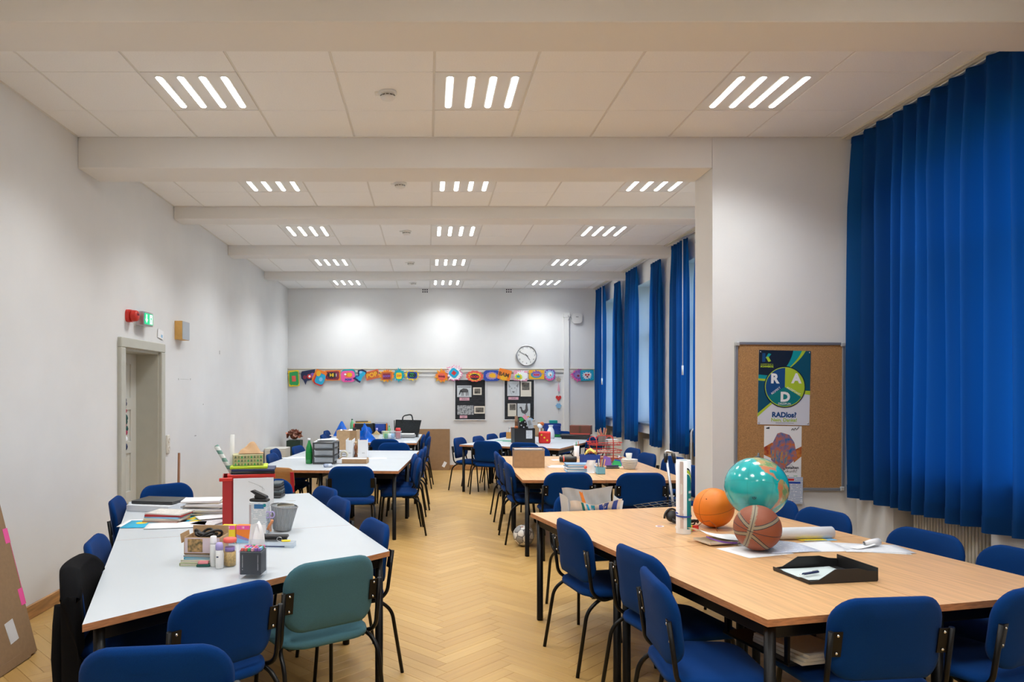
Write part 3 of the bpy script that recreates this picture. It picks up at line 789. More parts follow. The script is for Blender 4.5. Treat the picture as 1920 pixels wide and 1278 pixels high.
# wooden school chair with a red steel frame
wc = thing('wooden_chair', 'plywood school chair with red steel frame at the drawer tower tables', 'chair', (-1.50, 7.62, 0), -22)
M_ply = mat('beech_plywood', (0.42, 0.20, 0.065), 0.45, vary=0.12, vscale=2, stretch=(3, 3, 40))
M_redst = mat('red_steel', (0.42, 0.008, 0.02), 0.35)
ob('backrest', MB().pad(rrect(0.40, 0.215, (0.06, .06, .04, .04), 6), [(.5, -.006), (.97, -.006), (1, 0), (.97, .006), (.5, .006)], M_ply,
   Matrix.Translation((0, -0.20, 0.69)) @ Matrix.Rotation(radians(8), 4, 'X'), lambda x, z: 0.9*x*x), wc)
ob('seat', MB().pad(rrect(0.39, 0.38, .06, 6), [(.5, -.006), (.97, -.006), (1, 0), (.97, .006), (.5, .006)], M_ply,
   Matrix.Translation((0, 0, 0.448)) @ Matrix.Rotation(radians(-90), 4, 'X'), lambda x, z: 0.2*max(0, abs(z)-.1)), wc)
for s in (-1, 1):
    ob('back_upright', MB().prism(rrect(.035, .028, .008, 3), 0.43, .78, M_redst, Tm(s*.205, -.165, -0.02, 0, 4)), wc)
    ob('leg', MB().tube(fillet([(s*.20, .15, .43), (s*.205, .20, 0.013)], .02), .013, M_redst), wc)
    ob('leg', MB().tube(fillet([(s*.20, -.12, .43), (s*.205, -.20, .40), (s*.21, -.25, 0.013)], .04), .013, M_redst), wc)
ob('seat_frame', MB().tube(fillet([(-.19, -.17, .43), (-.19, .15, .43), (.19, .15, .43), (.19, -.17, .43)], .03), .011, M_redst).tube([(-.19, -.15, .43), (.19, -.15, .43)], .011, M_redst), wc)

# black jacket over one chair back
jk = thing('jacket', 'black jacket draped over the chair back beside the slanted white table', 'jacket')
a_ = radians(14); jx, jy = -1.575*K, 3.19*K
jk.location = (jx, jy, 0); jk.rotation_euler.z = radians(14-90)
M_jack = mat('black_cloth', (0.006, 0.006, 0.007), 0.95, spec=0.1, bump=0.5, bscale=60)
def jfn(u, v):
    # over the top of the back: v 0 = front hem, then over the top, 1 = rear hem; the sides wrap round to meet
    x = (u-0.5)*0.53; w_ = max(0, (abs(2*u-1)-.82)/.18)
    top = 0.846-2.3*max(0, abs(x)-0.13)**1.6; bend = 0.70*min(abs(x), .24)**2
    if v < 0.35: q = v/0.35; y = 0.036+0.020*(1-q)+bend-.03*w_*(1-q*.5); z = top-0.25*(1-q)
    elif v < 0.45: q = (v-0.35)/0.10; y = 0.040-0.080*q+bend; z = top+0.014*sin(pi*q)
    else: q = (v-0.45)/0.55; y = -0.040-0.004*sin(min(1, q*1.4)*pi/2)+.025*q+bend+0.010*sin(u*17+q*2)*q+.085*w_*min(1, q*2.5); z = top-(0.66+0.06*sin(u*7))*q
    return (x*(1.0-.05*w_), y, z)
ob('body', MB().grid(40, 40, jfn, M_jack), jk, recalc=False)
def cap(e):
    def fn(u, v):
        a, b = Vector(jfn(e, .40*(1-v))), Vector(jfn(e, .42+.30*v)); return a.lerp(b, u)+Vector(((e-.5)*.02*sin(pi*u), 0, 0))
    return fn
for e in (0, 1): ob('side_fold', MB().grid(6, 14, cap(e), M_jack), jk, recalc=False)
ob('sleeve', MB().tube([(.13, -.020, .70), (.135, -.026, .62), (.14, -.030, .48), (.135, -.022, .34), (.125, -.01, .17)], .028, M_jack, seg=12), jk)

t = thing('black_bag', 'black cloth bag lying on the seat of the second aisle chair', 'bag', (-.60, 8.60, .477), 10)
ob('body', MB().lathe([(.06, 0), (.15, .01), (.17, .05), (.14, .10), (.06, .13), (0, .135)], M_jack, None, 16), t); ob('strap', MB().tube([(-.10+.02*i, .03*sin(i), .13+.03*sin(i*.35)) for i in range(10)], .012, M_jack, None, 6), t)
# ------------------------------------------------------------------ things on the walls
def bw(px, py, off=0.0):
    """point on the back wall"""
    Y = YB-off; return ((px-VX)*Y/F, Y, CZ-(py-VY)*Y/F)
PXB = YB/F
def star(n, r1, r2, sx=1, sy=1, seed=0, jit=0.15):
    r = random.Random(seed); o = []
    for i in range(2*n):
        a = pi*i/n; q = (r1 if i % 2 == 0 else r2)*(1+r.uniform(-jit, jit)); o.append((q*cos(a)*sx, q*sin(a)*sy))
    return o
def scallop(n, r, sx, sy, d=0.07):
    o = []
    for i in range(n*6):
        a = 2*pi*i/(n*6); q = r*(1+d*abs(sin(a*n/2))); o.append((q*cos(a)*sx, q*sin(a)*sy))
    return o
def oval(w_, h, n=24): return [(w_/2*cos(2*pi*i/n), h/2*sin(2*pi*i/n)) for i in range(n)]
def wobble(w_, h, r, seed, j=0.05):
    q = random.Random(seed); return [(x*(1+q.uniform(-j, j)), y*(1+q.uniform(-j, j))) for x, y in rrect(w_, h, r, 4)]
COL = dict(yellow=M_yellow, green=M_green, red=mat('red_print', (.62, .03, .03), .5), navy=M_navy, cyan=M_cyan, pink=M_pink, orange=M_orange, purple=M_purple, white=M_paper,
           lilac=mat('lilac_print', (.30, .22, .50), .5), teal=mat('turquoise_print', (0, .36, .40), .5), lemon=M_lemon, coral=mat('coral_print', (.78, .12, .09), .5),
           black=M_ink, blue=mat('blue_print', (.02, .07, .40), .5), rust=mat('rust_print', (.55, .13, .03), .5), maroon=mat('maroon_print', (.22, .02, .05), .5), gold=mat('gold_print', (.85, .45, .02), .5),
           lightblue=mat('pale_blue_print', (.25, .52, .78), .5), rose=mat('rose_print', (.80, .36, .48), .5), brown=mat('brown_print', (.12, .05, .02), .5))
def sign(px, py, w_, h, rot, layers, words, label, off):
    """comic sign cut from paper: layers = (outline, colour, scale, dx, dy); w_, h in photo px"""
    X, Y, Z = bw(px, py, off)
    t = thing('comic_sign', label, 'paper sign', (X, Y, Z), 0, 'paper comic signs strung along the picture rail')
    t.rotation_euler = (0, radians(-rot), 0)
    W2, H2 = w_*PXB, h*PXB
    R = Matrix.Rotation(pi/2, 4, 'X')
    for i, (shape, col, sc, dx, dy) in enumerate(layers):
        if callable(shape): poly = shape(W2*sc, H2*sc)
        else: poly = [(x*W2*sc, y*H2*sc) for x, y in shape]
        poly = [(x+dx*W2, y+dy*H2) for x, y in poly]
        z = 0.0015*i
        ob(['backing_card', 'cut_out', 'cut_out', 'centre_card', 'centre_card', 'spark'][i], MB().prism(poly, z, z+0.0014, COL[col], R), t)
    for body, size, dx, dy, col in words:
        txt(t, body, size*H2, (dx*W2, -(0.0015*len(layers)+0.0006), dy*H2), (90, 0, 0), COL[col], bold=0.004)
RC = lambda w_, h: rrect(w_, h, min(w_, h)*.08, 3)
RC2 = lambda w_, h: rrect(w_, h, min(w_, h)*.3, 5)
WB = lambda w_, h: wobble(w_, h, min(w_, h)*.2, 5, .10)
OV = lambda w_, h: oval(w_, h)
ST = lambda w_, h: star(13, .58, .42, w_, h, 3)
ST2 = lambda w_, h: star(11, .6, .36, w_, h, 9)
FZ = lambda w_, h: star(20, .56, .42, w_, h, 5, .2)
SC = lambda w_, h: scallop(12, .46, w_, h, .12)
BUB = [(-.5, .25), (-.42, .42), (.0, .46), (.5, .5), (.5, .0), (.42, -.18), (-.1, -.22), (-.22, -.5), (-.34, -.2), (-.48, -.05)]
BOLT = [(-.5, .05), (-.1, .1), (.0, .5), (.3, .45), (.5, .2), (.45, .05), (.1, -.15), (-.15, -.5), (-.3, -.3), (-.35, -.15)]
sign(551, 709, 20, 30, 4, [(RC, 'yellow', 1, 0, 0), (WB, 'green', .84, 0, 0), (RC, 'coral', .36, 0, -.02)], [], 'upright yellow and green card with a red block, in the corner of the back wall', .034)
sign(578, 707, 27, 28, 4, [(BUB, 'navy', 1, 0, 0), (OV, 'purple', .36, .32, .1), (OV, 'maroon', .26, -.24, .02), (OV, 'red', .32, .08, .05), (OV, 'white', .16, .1, .05)], [], 'dark speech bubble sign with red spots', .040)
sign(600, 708, 22, 26, -22, [(WB, 'orange', 1, -.1, .05), (RC2, 'red', .9, 0, -.1), (RC2, 'cyan', .78, .05, -.06), (OV, 'gold', .4, -.25, .25), (OV, 'lightblue', .3, .12, -.08)], [], 'tilted turquoise and orange card with a red rim', .052)
sign(624, 703.5, 29, 19, 1, [(RC, 'orange', 1, 0, 0), (WB, 'maroon', .84, -.02, 0), (ST, 'black', .62, -.05, .02)], [('HI', .42, -.06, .02, 'yellow'), ('!', .36, .22, .02, 'white')], 'orange card reading HI on a dark burst', .034)
sign(653, 704.5, 27, 22, 2, [(RC2, 'teal', .98, .02, .08), (RC2, 'pink', .96, -.02, -.04), (ST2, 'orange', .52, .02, .08), (OV, 'gold', .34, .1, .1), (OV, 'white', .16, -.2, .14)], [('POW', .24, 0, -.32, 'blue')], 'pink and turquoise bubble card with an orange splash', .046)
sign(675, 705, 27, 22, 20, [(BOLT, 'navy', 1.08, 0, 0), (BOLT, 'cyan', .8, .05, -.03), (OV, 'lightblue', .22, .14, .3), (OV, 'blue', .16, -.2, .1)], [], 'blue lightning shaped sign tilted upwards', .054)
sign(698, 702.5, 26, 16, 14, [(RC, 'coral', 1, 0, 0), (RC, 'rust', .88, 0, 0)], [('POP', .72, -.04, -.02, 'gold'), ('!', .6, .40, .05, 'brown')], 'tilted red card reading POP in yellow letters', .034)
sign(725, 704, 28, 21, 3, [(ST, 'gold', 1, 0, 0), (FZ, 'orange', .9, 0, .02), (RC, 'rust', .7, 0, -.02), (RC, 'maroon', .5, 0, -.05)], [('BOOM', .22, 0, -.05, 'purple')], 'orange and yellow fringed card with a dark bar', .046)
sign(748, 703.5, 21, 23, 0, [(ST2, 'lightblue', 1, 0, 0), (FZ, 'teal', .96, -.03, .03), (RC2, 'yellow', .52, 0, -.03)], [('ZAP', .2, 0, -.03, 'orange')], 'turquoise spiky sign with a yellow centre', .034)
sign(773, 703, 26, 18, -2, [(ST, 'yellow', 1.0, 0, 0), (RC2, 'blue', .72, 0, 0), (OV, 'navy', .58, 0, 0), (OV, 'green', .42, -.02, .02)], [('POP', .36, 0, -.02, 'black')], 'yellow spiked card with a blue oval reading POP', .046)
sign(828, 704.5, 23, 22, -4, [(ST2, 'gold', 1.05, 0, 0), (FZ, 'orange', .94, 0, 0), (SC, 'coral', .6, .02, -.05)], [('BANG', .2, 0, -.05, 'maroon')], 'small orange star burst alone after the gap', .034)
sign(851, 699, 27, 26, -38, [(FZ, 'pink', 1.06, 0, 0), (FZ, 'white', .96, 0, 0), (RC2, 'cyan', .62, 0, 0), (RC, 'red', .26, 0, 0)], [], 'white and pink spiky sign with a tilted blue oval', .046)
sign(890, 705, 31, 20, -2, [(SC, 'coral', 1.04, 0, 0), (ST, 'yellow', .72, .02, -.03), (OV, 'black', .56, 0, -.06)], [('BOOM', .30, 0, -.06, 'red')], 'coral flower shaped sign reading BOOM on black', .060)
sign(922, 704, 29, 19, 0, [(RC2, 'blue', 1.05, 0, 0), (SC, 'lilac', .76, 0, 0), (ST2, 'gold', .52, .04, .02)], [], 'navy card with a yellow star on lilac', .046)
sign(946, 702, 24, 20, -14, [(RC, 'orange', 1, 0, 0), (ST, 'gold', .6, 0, -.25)], [('BAM', .50, -.05, -.02, 'brown')], 'orange card reading BAM', .058)
sign(976, 704, 26, 19, -4, [(RC, 'rose', 1, 0, .0), (FZ, 'white', .9, .05, 0), (ST2, 'lemon', .6, -.14, -.12), (OV, 'gold', .36, -.14, -.12), (OV, 'teal', .26, -.16, -.1)], [], 'pale pink card with a yellow and teal splash', .052)
sign(1006, 702, 29, 17, 0, [(RC, 'gold', 1, 0, 0), (OV, 'teal', .7, -.02, -.02), (ST2, 'purple', .66, 0, .12), (OV, 'lilac', .5, 0, -.04)], [('POW', .26, 0, -.04, 'red')], 'yellow card with a purple splash below the clock', .034)
sign(1031, 702, 20, 19, 0, [(RC2, 'purple', 1, 0, 0), (SC, 'pink', .94, 0, -.12), (ST, 'lightblue', .86, 0, .02), (OV, 'white', .42, 0, .05), (OV, 'red', .14, .05, -.05)], [], 'small pale blue and purple burst left of the cable duct', .046)
sign(1083, 703, 24, 21, -4, [(FZ, 'pink', 1.0, 0, -.02), (FZ, 'purple', .86, .08, .06), (ST2, 'lilac', .56, 0, 0), (OV, 'maroon', .2, .05, -.05)], [], 'pink and purple feathery sign right of the cable duct', .034)
sign(1101, 703.5, 25, 20, 3, [(RC, 'teal', 1, 0, 0), (RC, 'cyan', .9, 0, 0), (ST, 'white', .66, 0, 0), (OV, 'red', .17, -.1, .06), (OV, 'red', .17, .1, .06), (OV, 'maroon', .15, 0, -.12)], [], 'turquoise card with a white star half behind the curtain', .050)

# two framed pin boards with animal pictures
M_felt = mat('black_felt', (.020, .022, .026), .9, vary=.35, vscale=9, stretch=(1, 6, 6))
M_wfr = mat('white_frame', (.72, .73, .74), .5)
M_photo = mat('grey_photo_print', (.10, .11, .12), .6, vary=.8, vscale=30, col2=(.52, .54, .56))
M_photo2 = mat('sepia_photo_print', (.035, .032, .028), .6, vary=.8, vscale=13, col2=(.22, .20, .165))
M_gpap = mat('grey_drawing_paper', (.56, .60, .62), .7)
M_pinkp = mat('pink_caption', (.66, .36, .43), .7)
M_draw = mat('drawing_grey', (.09, .09, .095), .8)
M_draw2 = mat('drawing_light_grey', (.30, .32, .34), .8)
def board(px, py, w_, h, label):
    X, Y, Z = bw(px, py, 0.004)
    t = thing('picture_board', label, 'picture board', (X, Y, Z), 0, 'framed picture boards')
    W2, H2 = w_*PXB, h*PXB
    ob('felt', MB().box((0, -0.006, 0), (W2, 0.008, H2), M_felt), t)
    f = MB(); k = 0.018
    for s in (-1, 1):
        f.box((s*(W2/2+k/2), -0.009, 0), (k, 0.018, H2+2*k), M_wfr, ch=.003); f.box((0, -0.009, s*(H2/2+k/2)), (W2, 0.018, k), M_wfr, ch=.003)
    ob('frame', f, t)
    def pic(x0, y0, x1, y1, m, name='picture', d=.002):
        return ob(name, MB().box((0, 0, 0), ((x1-x0)*PXB, d, (y1-y0)*PXB), m), t, loc=(((x0+x1)/2-px)*PXB, -0.010-d/2-.0002, (py-(y0+y1)/2)*PXB))
    return t, pic
def figure(parent, polys, m, s=1.0, name='drawing'):
    b = MB()
    for poly in polys: b.prism([(x*s, y*s) for x, y in poly], 0.0011, 0.0018, m, Matrix.Rotation(pi/2, 4, 'X'))
    return ob(name, b, parent)
t, pic = board(881.5, 749, 56, 74, 'dark picture board with a grazing zebra drawing, left of the two')
a1 = pic(857, 722.5, 884, 744, M_photo2 if 0 else M_gpap)
figure(a1, [[(-.07, .03), (-.02, .06), (.05, .05), (.08, .02), (.08, -.01), (.05, -.02), (-.05, -.02), (-.08, -.01)], [(-.08, .03), (-.11, -.06), (-.09, -.07), (-.05, .02)],
            [(-.05, 0), (-.055, -.095), (-.045, -.095), (-.03, 0)], [(-.02, 0), (-.03, -.09), (-.018, -.09), (-.008, 0)], [(.03, 0), (.035, -.095), (.047, -.095), (.05, 0)], [(.06, 0), (.07, -.09), (.08, -.09), (.08, 0)]], M_draw)
figure(a1, [[(-.13, .10), (.13, .10), (.13, .07), (-.13, .075)]], M_draw2)
p_ = pic(887, 726, 903, 740, M_paper2); ob('print', MB().box((0, -.0016, 0), (.12, .001, .10), M_photo2), p_)
c_ = pic(861.5, 745, 880, 750.5, M_pinkp, 'caption'); txt(c_, 'Zebra', .045, (0, -.0016, 0), (90, 0, 0), M_draw)
a2 = pic(857.5, 759.5, 888, 777, M_photo)
p_ = pic(889, 761, 909, 775, M_paper2); ob('print', MB().box((0, -.0016, 0), (.16, .001, .095), M_photo2), p_)
c_ = pic(862, 778.5, 876, 783.5, M_pinkp, 'caption'); txt(c_, 'Igel', .04, (0, -.0016, 0), (90, 0, 0), M_draw)
t, pic = board(973.5, 749, 55, 74, 'dark picture board with a wolf head and a rooster drawing, right of the two')
a1 = pic(951, 714.5, 974, 742, M_gpap)
figure(a1, [[(-.10, .10), (-.05, .03), (-.09, .02)], [(.10, .11), (.05, .05), (.09, .02)], [(-.03, -.05), (.03, -.05), (.02, -.085), (-.01, -.085)], [(-.055, .0), (-.03, .02), (-.025, -.01)], [(.045, .01), (.02, .03), (.02, 0)], [(-.07, -.01), (-.03, -.12), (-.035, -.12), (-.08, -.01)], [(.07, 0), (.05, -.11), (.045, -.11), (.06, 0)]], M_draw2)
figure(a1, [[(-.02, -.055), (.02, -.055), (.012, -.075), (-.008, -.075)], [(-.05, .004), (-.035, .014), (-.03, -.004)], [(.04, .012), (.026, .022), (.026, .004)]], M_draw)
p_ = pic(976, 715, 996, 743, M_paper2); ob('print', MB().box((-.005, -.0016, .055), (.15, .001, .15), M_photo2), p_)
c_ = pic(953, 744, 972, 749, M_pinkp, 'caption'); txt(c_, 'Wolf', .042, (0, -.0016, 0), (90, 0, 0), M_draw)
p_ = pic(952, 756, 968, 780, M_paper2); ob('print', MB().box((.01, -.0016, .055), (.12, .001, .12), M_photo2), p_)
a2 = pic(970, 756, 994, 781, M_gpap)
figure(a2, [[(-.09, .045), (-.07, .07), (-.04, .06), (-.03, .01), (.0, -.01), (.03, .02), (.035, .10), (.05, .125), (.07, .11), (.085, .0), (.06, -.05), (.02, -.075), (-.03, -.06), (-.055, -.02), (-.06, .03)], [(.015, -.07), (.01, -.125), (.018, -.125), (.025, -.07)], [(.03, -.07), (.032, -.125), (.04, -.125), (.04, -.07)], [(.04, .12), (.045, .15), (.06, .13), (.07, .15), (.075, .115)]], M_draw)

# wall clock at ten to five
X, Y, Z = bw(987, 666, 0.0)
t = thing('wall_clock', 'round white wall clock with a thin metal rim showing ten to five', 'clock', (X, YB-.001, Z))
R = 0.202; RX = Matrix.Rotation(pi/2, 4, 'X')
ob('rim', MB().lathe([(R*.93, 0), (R, 0), (R, .035), (R-.006, .042), (R-.014, .040), (R-.015, .03)], M_alu, RX, 48, cap=False), t)
ob('dial', MB().cyl(R-.013, .0, .026, M_wplast, RX, 48, False), t)
for k in range(1, 13):
    a = radians(90-30*k); txt(t, str(k), .046, (.158*cos(a), -.0268, .158*sin(a)), (90, 0, 0), M_ink)
ob('minute_mark', (lambda b: [b.box((0, R-.022, .0265), (.0025, .008, .001), M_ink, RX @ Matrix.Rotation(radians(6*k), 4, 'Z')) for k in range(60)] and b)(MB()), t)['kind'] = 'stuff'
def hand(name, ang, l_, w_, z, m): ob(name, MB().box((0, l_/2-.02, z), (w_, l_+.04, .002), m, RX @ Matrix.Rotation(radians(-ang), 4, 'Z')), t)
hand('hour_hand', 145, .115, .008, .030, M_ink); hand('minute_hand', 297, .165, .006, .033, M_ink)
ob('hub', MB().cyl(.008, .026, .037, M_ink, RX, 12), t)
# router and duct
X, Y, Z = bw(1078, 597); X += .035
t = thing('router_box', 'rounded white network box with a small dark label high on the back wall', 'router', (X, YB-.001, Z))
ob('shell', MB().prism(rrect(.20, .20, .06, 6), 0, .045, M_wplast, RX), t)
ob('status_panel', MB().box((0, -.0462, .03), (.05, .002, .014), M_grey), t)
x0 = bw(1057, 600)[0]; x1 = bw(1066.5, 600)[0]
t = thing('cable_duct', 'tall white cable duct running down the back wall beside the clock', 'cable duct', ((x0+x1)/2, YB-.001, 0))
ob('channel', MB().box((0, -.02, 1.555), (x1-x0, .04, 3.1-.02), M_wplast, ch=.004), t)
ob('end_socket', MB().box((0, -.024, 3.08), (x1-x0+.03, .05, .09), M_wplast, ch=.004), t)
ob('cable', MB().tube(fillet([(.02, -.06, 3.07), (.06, -.06, 3.02), (.02, -.06, 2.96), (.07, -.05, 3.06), (.10, -.04, 3.0)], .03), .004, M_grey), t)
for px in (797, 954):
    X, Y, Z = bw(px, 545)
    t = thing('vent_holes', 'six small dark vent holes at the top of the back wall, %s' % ('left group' if px < 900 else 'right group'), 'vent', (X, YB-.001, Z), 0, 'vent hole groups')
    for i in range(3):
        for j in range(2): ob('hole', MB().cyl(.014, 0, .003, M_ink, Tm((i-1)*.042, 0, (j-.5)*.042) @ RX, 10), t)
# string of paper ornaments
X = bw(1047, 700)[0]
t = thing('ornament_string', 'string of four paper ornaments with a red heart hanging on the back wall', 'decoration', (X, YB-.012, 1.9))
ob('thread', MB().tube([(0, 0, .0), (0, 0, -.78)], .0012, M_grey, seg=5), t)
for z, col, sh in ((-.10, 'gold', star(8, .05, .035)), (-.25, 'rose', [(-.02, -.07), (0, .09), (.03, -.05), (.02, -.1)]), (-.47, 'red', [(0, -.06), (-.055, .005), (-.05, .04), (-.025, .05), (0, .03), (.025, .05), (.05, .04), (.055, .005)]), (-.62, 'lightblue', star(6, .06, .045))):
    mm = COL[col] if col != 'gold' else mat('beige_ornament', (.42, .36, .28), .7)
    ob('ornament', MB().prism(sh, -.002, .002, mm, Tm(0, 0, z) @ RX), t)

# ------------------------------------------------------------------ cork board on the pier
PY = 5.71
def pw(px, py, off=0.0):
    Y = PY-off; return ((px-VX)*Y/F, Y, CZ-(py-VY)*Y/F)
def ptop(t, px, py): return ((px-1478.5)*PY/F, (780-py)*PY/F)
M_cork = mat('cork', (.40, .215, .085), .9, vary=.25, vscale=160, bump=.3, bscale=250)
X, Y, Z = pw(1478.5, 780)
t = thing('cork_board', 'large cork pin board in a grey aluminium frame on the white pier', 'cork board', (X, PY-.002, Z)); t.rotation_euler.y = radians(.3)
W2, H2 = 205*PY/F, 277*PY/F
ob('cork_sheet', MB().box((0, -.008, 0), (W2-.03, .012, H2-.03), M_cork), t)
M_afr = mat('grey_frame', (.32, .34, .38), .4, metal=.6)
for s in (-1, 1):
    ob('frame_rail', MB().box((s*(W2/2-.011), -.011, 0), (.022, .022, H2), M_afr, ch=.003), t)
    ob('frame_rail', MB().box((0, -.011, s*(H2/2-.011)), (W2-.044, .022, .022), M_afr, ch=.003), t)
for sx in (-1, 1):
    for sz in (-1, 1): ob('corner_cap', MB().box((sx*(W2/2-.016), -.013, sz*(H2/2-.016)), (.036, .028, .036), mat('corner_cap', (.45, .46, .47), .5), ch=.006), t)
# the RAD poster, flat print layered on its sheet
xs = (1468, 726.5); X, Y, Z = pw(*xs)
PS = PY/F
t = thing('wheel_poster', 'blue green poster with R, A and D in a wheel, reading RADlos? Nein, Danke!', 'poster', (X, PY-.0175, Z)); t.rotation_euler.y = radians(1.2)
PWd, PH = 97*PS, 139*PS
def flat(name, polys, z, m, parent):
    b = MB()
    for p in polys: b.prism(p, z, z+.00035, m, RX)
    return ob(name, b, parent)
C_dk = mat('poster_midnight', (.004, .012, .030), .5); C_bl = mat('poster_petrol', (.0, .075, .135), .5); C_te = mat('poster_teal', (0, .19, .20), .5)
C_li = mat('poster_lime', (.42, .58, .03), .5); C_rb = mat('poster_blue', (.005, .065, .22), .5); C_aq = mat('poster_aqua', (.0, .30, .34), .5)
ob('sheet', MB().box((0, -.0006, 0), (PWd, .0012, PH), mat('poster_paper', (.66, .68, .76), .5)), t)
hx, hz = PWd/2, PH/2
def curve(a, b, c, n=10): return [((1-q)**2*a[0]+2*q*(1-q)*b[0]+q*q*c[0], (1-q)**2*a[1]+2*q*(1-q)*b[1]+q*q*c[1]) for q in [i/n for i in range(n+1)]]
swoosh = curve((-hx, -hz*.62), (-hx*.1, -hz*.35), (hx, -hz*.12))
flat('print_field', [[(-hx, -hz*.80)]+curve((-hx, -hz*.80), (-hx*.45, -hz*.42), (0, -hz*.2))+[(hx*.6, -hz*.15), (hx, -hz*.18), (hx, hz), (-hx, hz)]], .0012, C_li, t)
flat('print_field', [[(-hx, -hz*.70)]+curve((-hx, -hz*.70), (-hx*.45, -hz*.36), (0, -hz*.12))+[(hx*.6, -hz*.06), (hx, -hz*.07), (hx, hz), (-hx, hz)]], .0016, C_bl, t)
flat('print_field', [[(-hx, hz*.18), (-hx*.2, hz*.14), (hx*.15, hz*.5)]+curve((hx*.15, hz*.5), (hx*.62, hz*.75), (hx*.80, hz))+[(hx*.6, hz), (-hx, hz)]], .0020, C_li, t)
flat('print_field', [[(-hx, hz*.24), (-hx*.2, hz*.2), (hx*.10, hz*.5)]+curve((hx*.10, hz*.5), (hx*.52, hz*.75), (hx*.66, hz))+[(-hx, hz)]], .0024, C_aq, t)
flat('print_field', [[(-hx, hz*.34), (-hx*.2, hz*.3), (hx*.0, hz*.5)]+curve((0, hz*.5), (hx*.26, hz*.75), (hx*.32, hz))+[(-hx, hz)]], .0028, C_dk, t)
cxp, czp, RR = hx*.02, hz*.02, PWd*.40
circ = lambda r: [(cxp+r*cos(2*pi*i/40), czp+r*sin(2*pi*i/40)) for i in range(40)]
sect = lambda r, a0, a1: [(cxp, czp)]+[(cxp+r*cos(radians(a0+(a1-a0)*i/14)), czp+r*sin(radians(a0+(a1-a0)*i/14))) for i in range(15)]
flat('wheel_rim', [circ(RR)], .0032, C_dk, t); flat('wheel_ring', [circ(RR*.955)], .0036, C_li, t)
flat('wheel_sector', [sect(RR*.92, 90, 210)], .0040, C_rb, t); flat('wheel_sector', [sect(RR*.92, -30, 90)], .0040, C_li, t); flat('wheel_sector', [sect(RR*.92, 210, 330)], .0040, C_te, t)
for ch_, x, z in (('R', -.20, .15), ('A', .22, .16), ('D', .01, -.20)): txt(t, ch_, RR*.62, (cxp+x*PWd, -.0048, czp+z*PWd), (90, 0, 0), M_paper, bold=.005)
txt(t, 'RESPEKT', RR*.14, (cxp-.17*PWd, -.0048, czp-.075*PWd), (90, -38, 0), M_paper); txt(t, 'DISZIPLIN', RR*.14, (cxp, -.0048, czp-.325*PWd), (90, 0, 0), M_paper)
txt(t, 'AKZEPTANZ', RR*.13, (cxp+.17*PWd, -.0048, czp-.075*PWd), (90, 28, 0), M_paper)
txt(t, 'RADlos?', PWd*.135, (hx*.02, -.0020, -hz*.735), (90, 0, 0), C_rb, bold=.0022); txt(t, 'Nein, Danke!', PWd*.093, (hx*.02, -.0020, -hz*.87), (90, 0, 0), C_li, bold=.0008)
flat('small_print', [[(-hx*.3, -hz*.955), (hx*.4, -hz*.955), (hx*.4, -hz*.947), (-hx*.3, -hz*.947)]], .0013, M_ink, t)
kx, kz, ks = -hx*.70, hz*.80, PWd*.085
flat('logo_stroke', [[(kx-ks, kz-ks), (kx-ks*.3, kz-ks), (kx-ks*.3, kz+ks), (kx-ks, kz+ks)]], .0034, C_rb, t)
flat('logo_stroke', [[(kx-ks*.3, kz-ks*.1), (kx+ks*.4, kz+ks), (kx+ks, kz+ks*.8), (kx+ks*.2, kz-ks*.3)]], .0037, C_aq, t)
flat('logo_stroke', [[(kx-ks*.2, kz+ks*.1), (kx+ks*.4, kz-ks), (kx+ks, kz-ks*.8), (kx+ks*.35, kz+ks*.25)]], .0040, C_li, t)
txt(t, 'KOMPETENZ &', PWd*.036, (kx+ks*.1, -.0036, kz-ks*1.55), (90, 0, 0), C_li); txt(t, 'SCHWERTE', PWd*.048, (kx+ks*.1, -.0036, kz-ks*2.05), (90, 0, 0), C_li, bold=.001)
for sx, sz in ((-1, 1), (1, 1), (-1, -1), (1, -1)): ob('pin', MB().lathe([(.006, 0), (.006, .004), (.003, .007), (0, .007)], M_chrome, Tm(sx*(hx-.012), -.0012 if sz < 0 else -.0032, sz*(hz-.015)) @ RX, 10), t)
# hands poster below it and a printed notice at the bottom
X, Y, Z = pw(1465.5, 846.5)
t = thing('hands_poster', 'white poster with two clasped painted hands hanging under the wheel poster', 'poster', (X, PY-.0160, Z)); t.rotation_euler.y = radians(.8)
w2, h2 = 70*PS/2, 97*PS/2
ob('sheet', MB().box((0, -.0005, 0), (2*w2, .001, 2*h2), M_paper), t)
M_hand = mat('painted_hand', (.02, .16, .42), .6, vary=.8, vscale=26, col2=(.62, .16, .02)); M_arm = mat('painted_arm', (.32, .035, .015), .6, vary=.4, vscale=20, col2=(.66, .25, .04))
fz = h2*.22
flat('painted_arm', [[(-w2, fz-.01), (-w2*.55, fz+.03), (-w2*.55, fz-.10), (-w2, fz-.07)]], .0010, M_arm, t); flat('painted_arm', [[(w2, fz-.0), (w2*.6, fz-.03), (w2*.6, fz-.13), (w2, fz-.08)]], .0010, M_arm, t)
flat('painted_hand', [[(-w2*.62, fz-.11), (-w2*.66, fz-.01), (-w2*.30, fz+.10), (-w2*.1, fz+.11), (w2*.35, fz+.09), (w2*.62, fz+.03), (w2*.78, fz-.09), (w2*.4, fz-.14), (w2*.02, fz-.185), (-w2*.4, fz-.14)]], .0014, M_hand, t)
for i in range(4): flat('painted_finger', [[(-w2*.62+i*.035, fz-.10-i*.012), (-w2*.56+i*.035, fz-.03-i*.004), (-w2*.45+i*.035, fz-.03-i*.004), (-w2*.46+i*.035, fz-.115-i*.012)]], .0018, mat('painted_finger', (.62, .27, .03), .6, vary=.6, vscale=30, col2=(.03, .22, .38)), t)
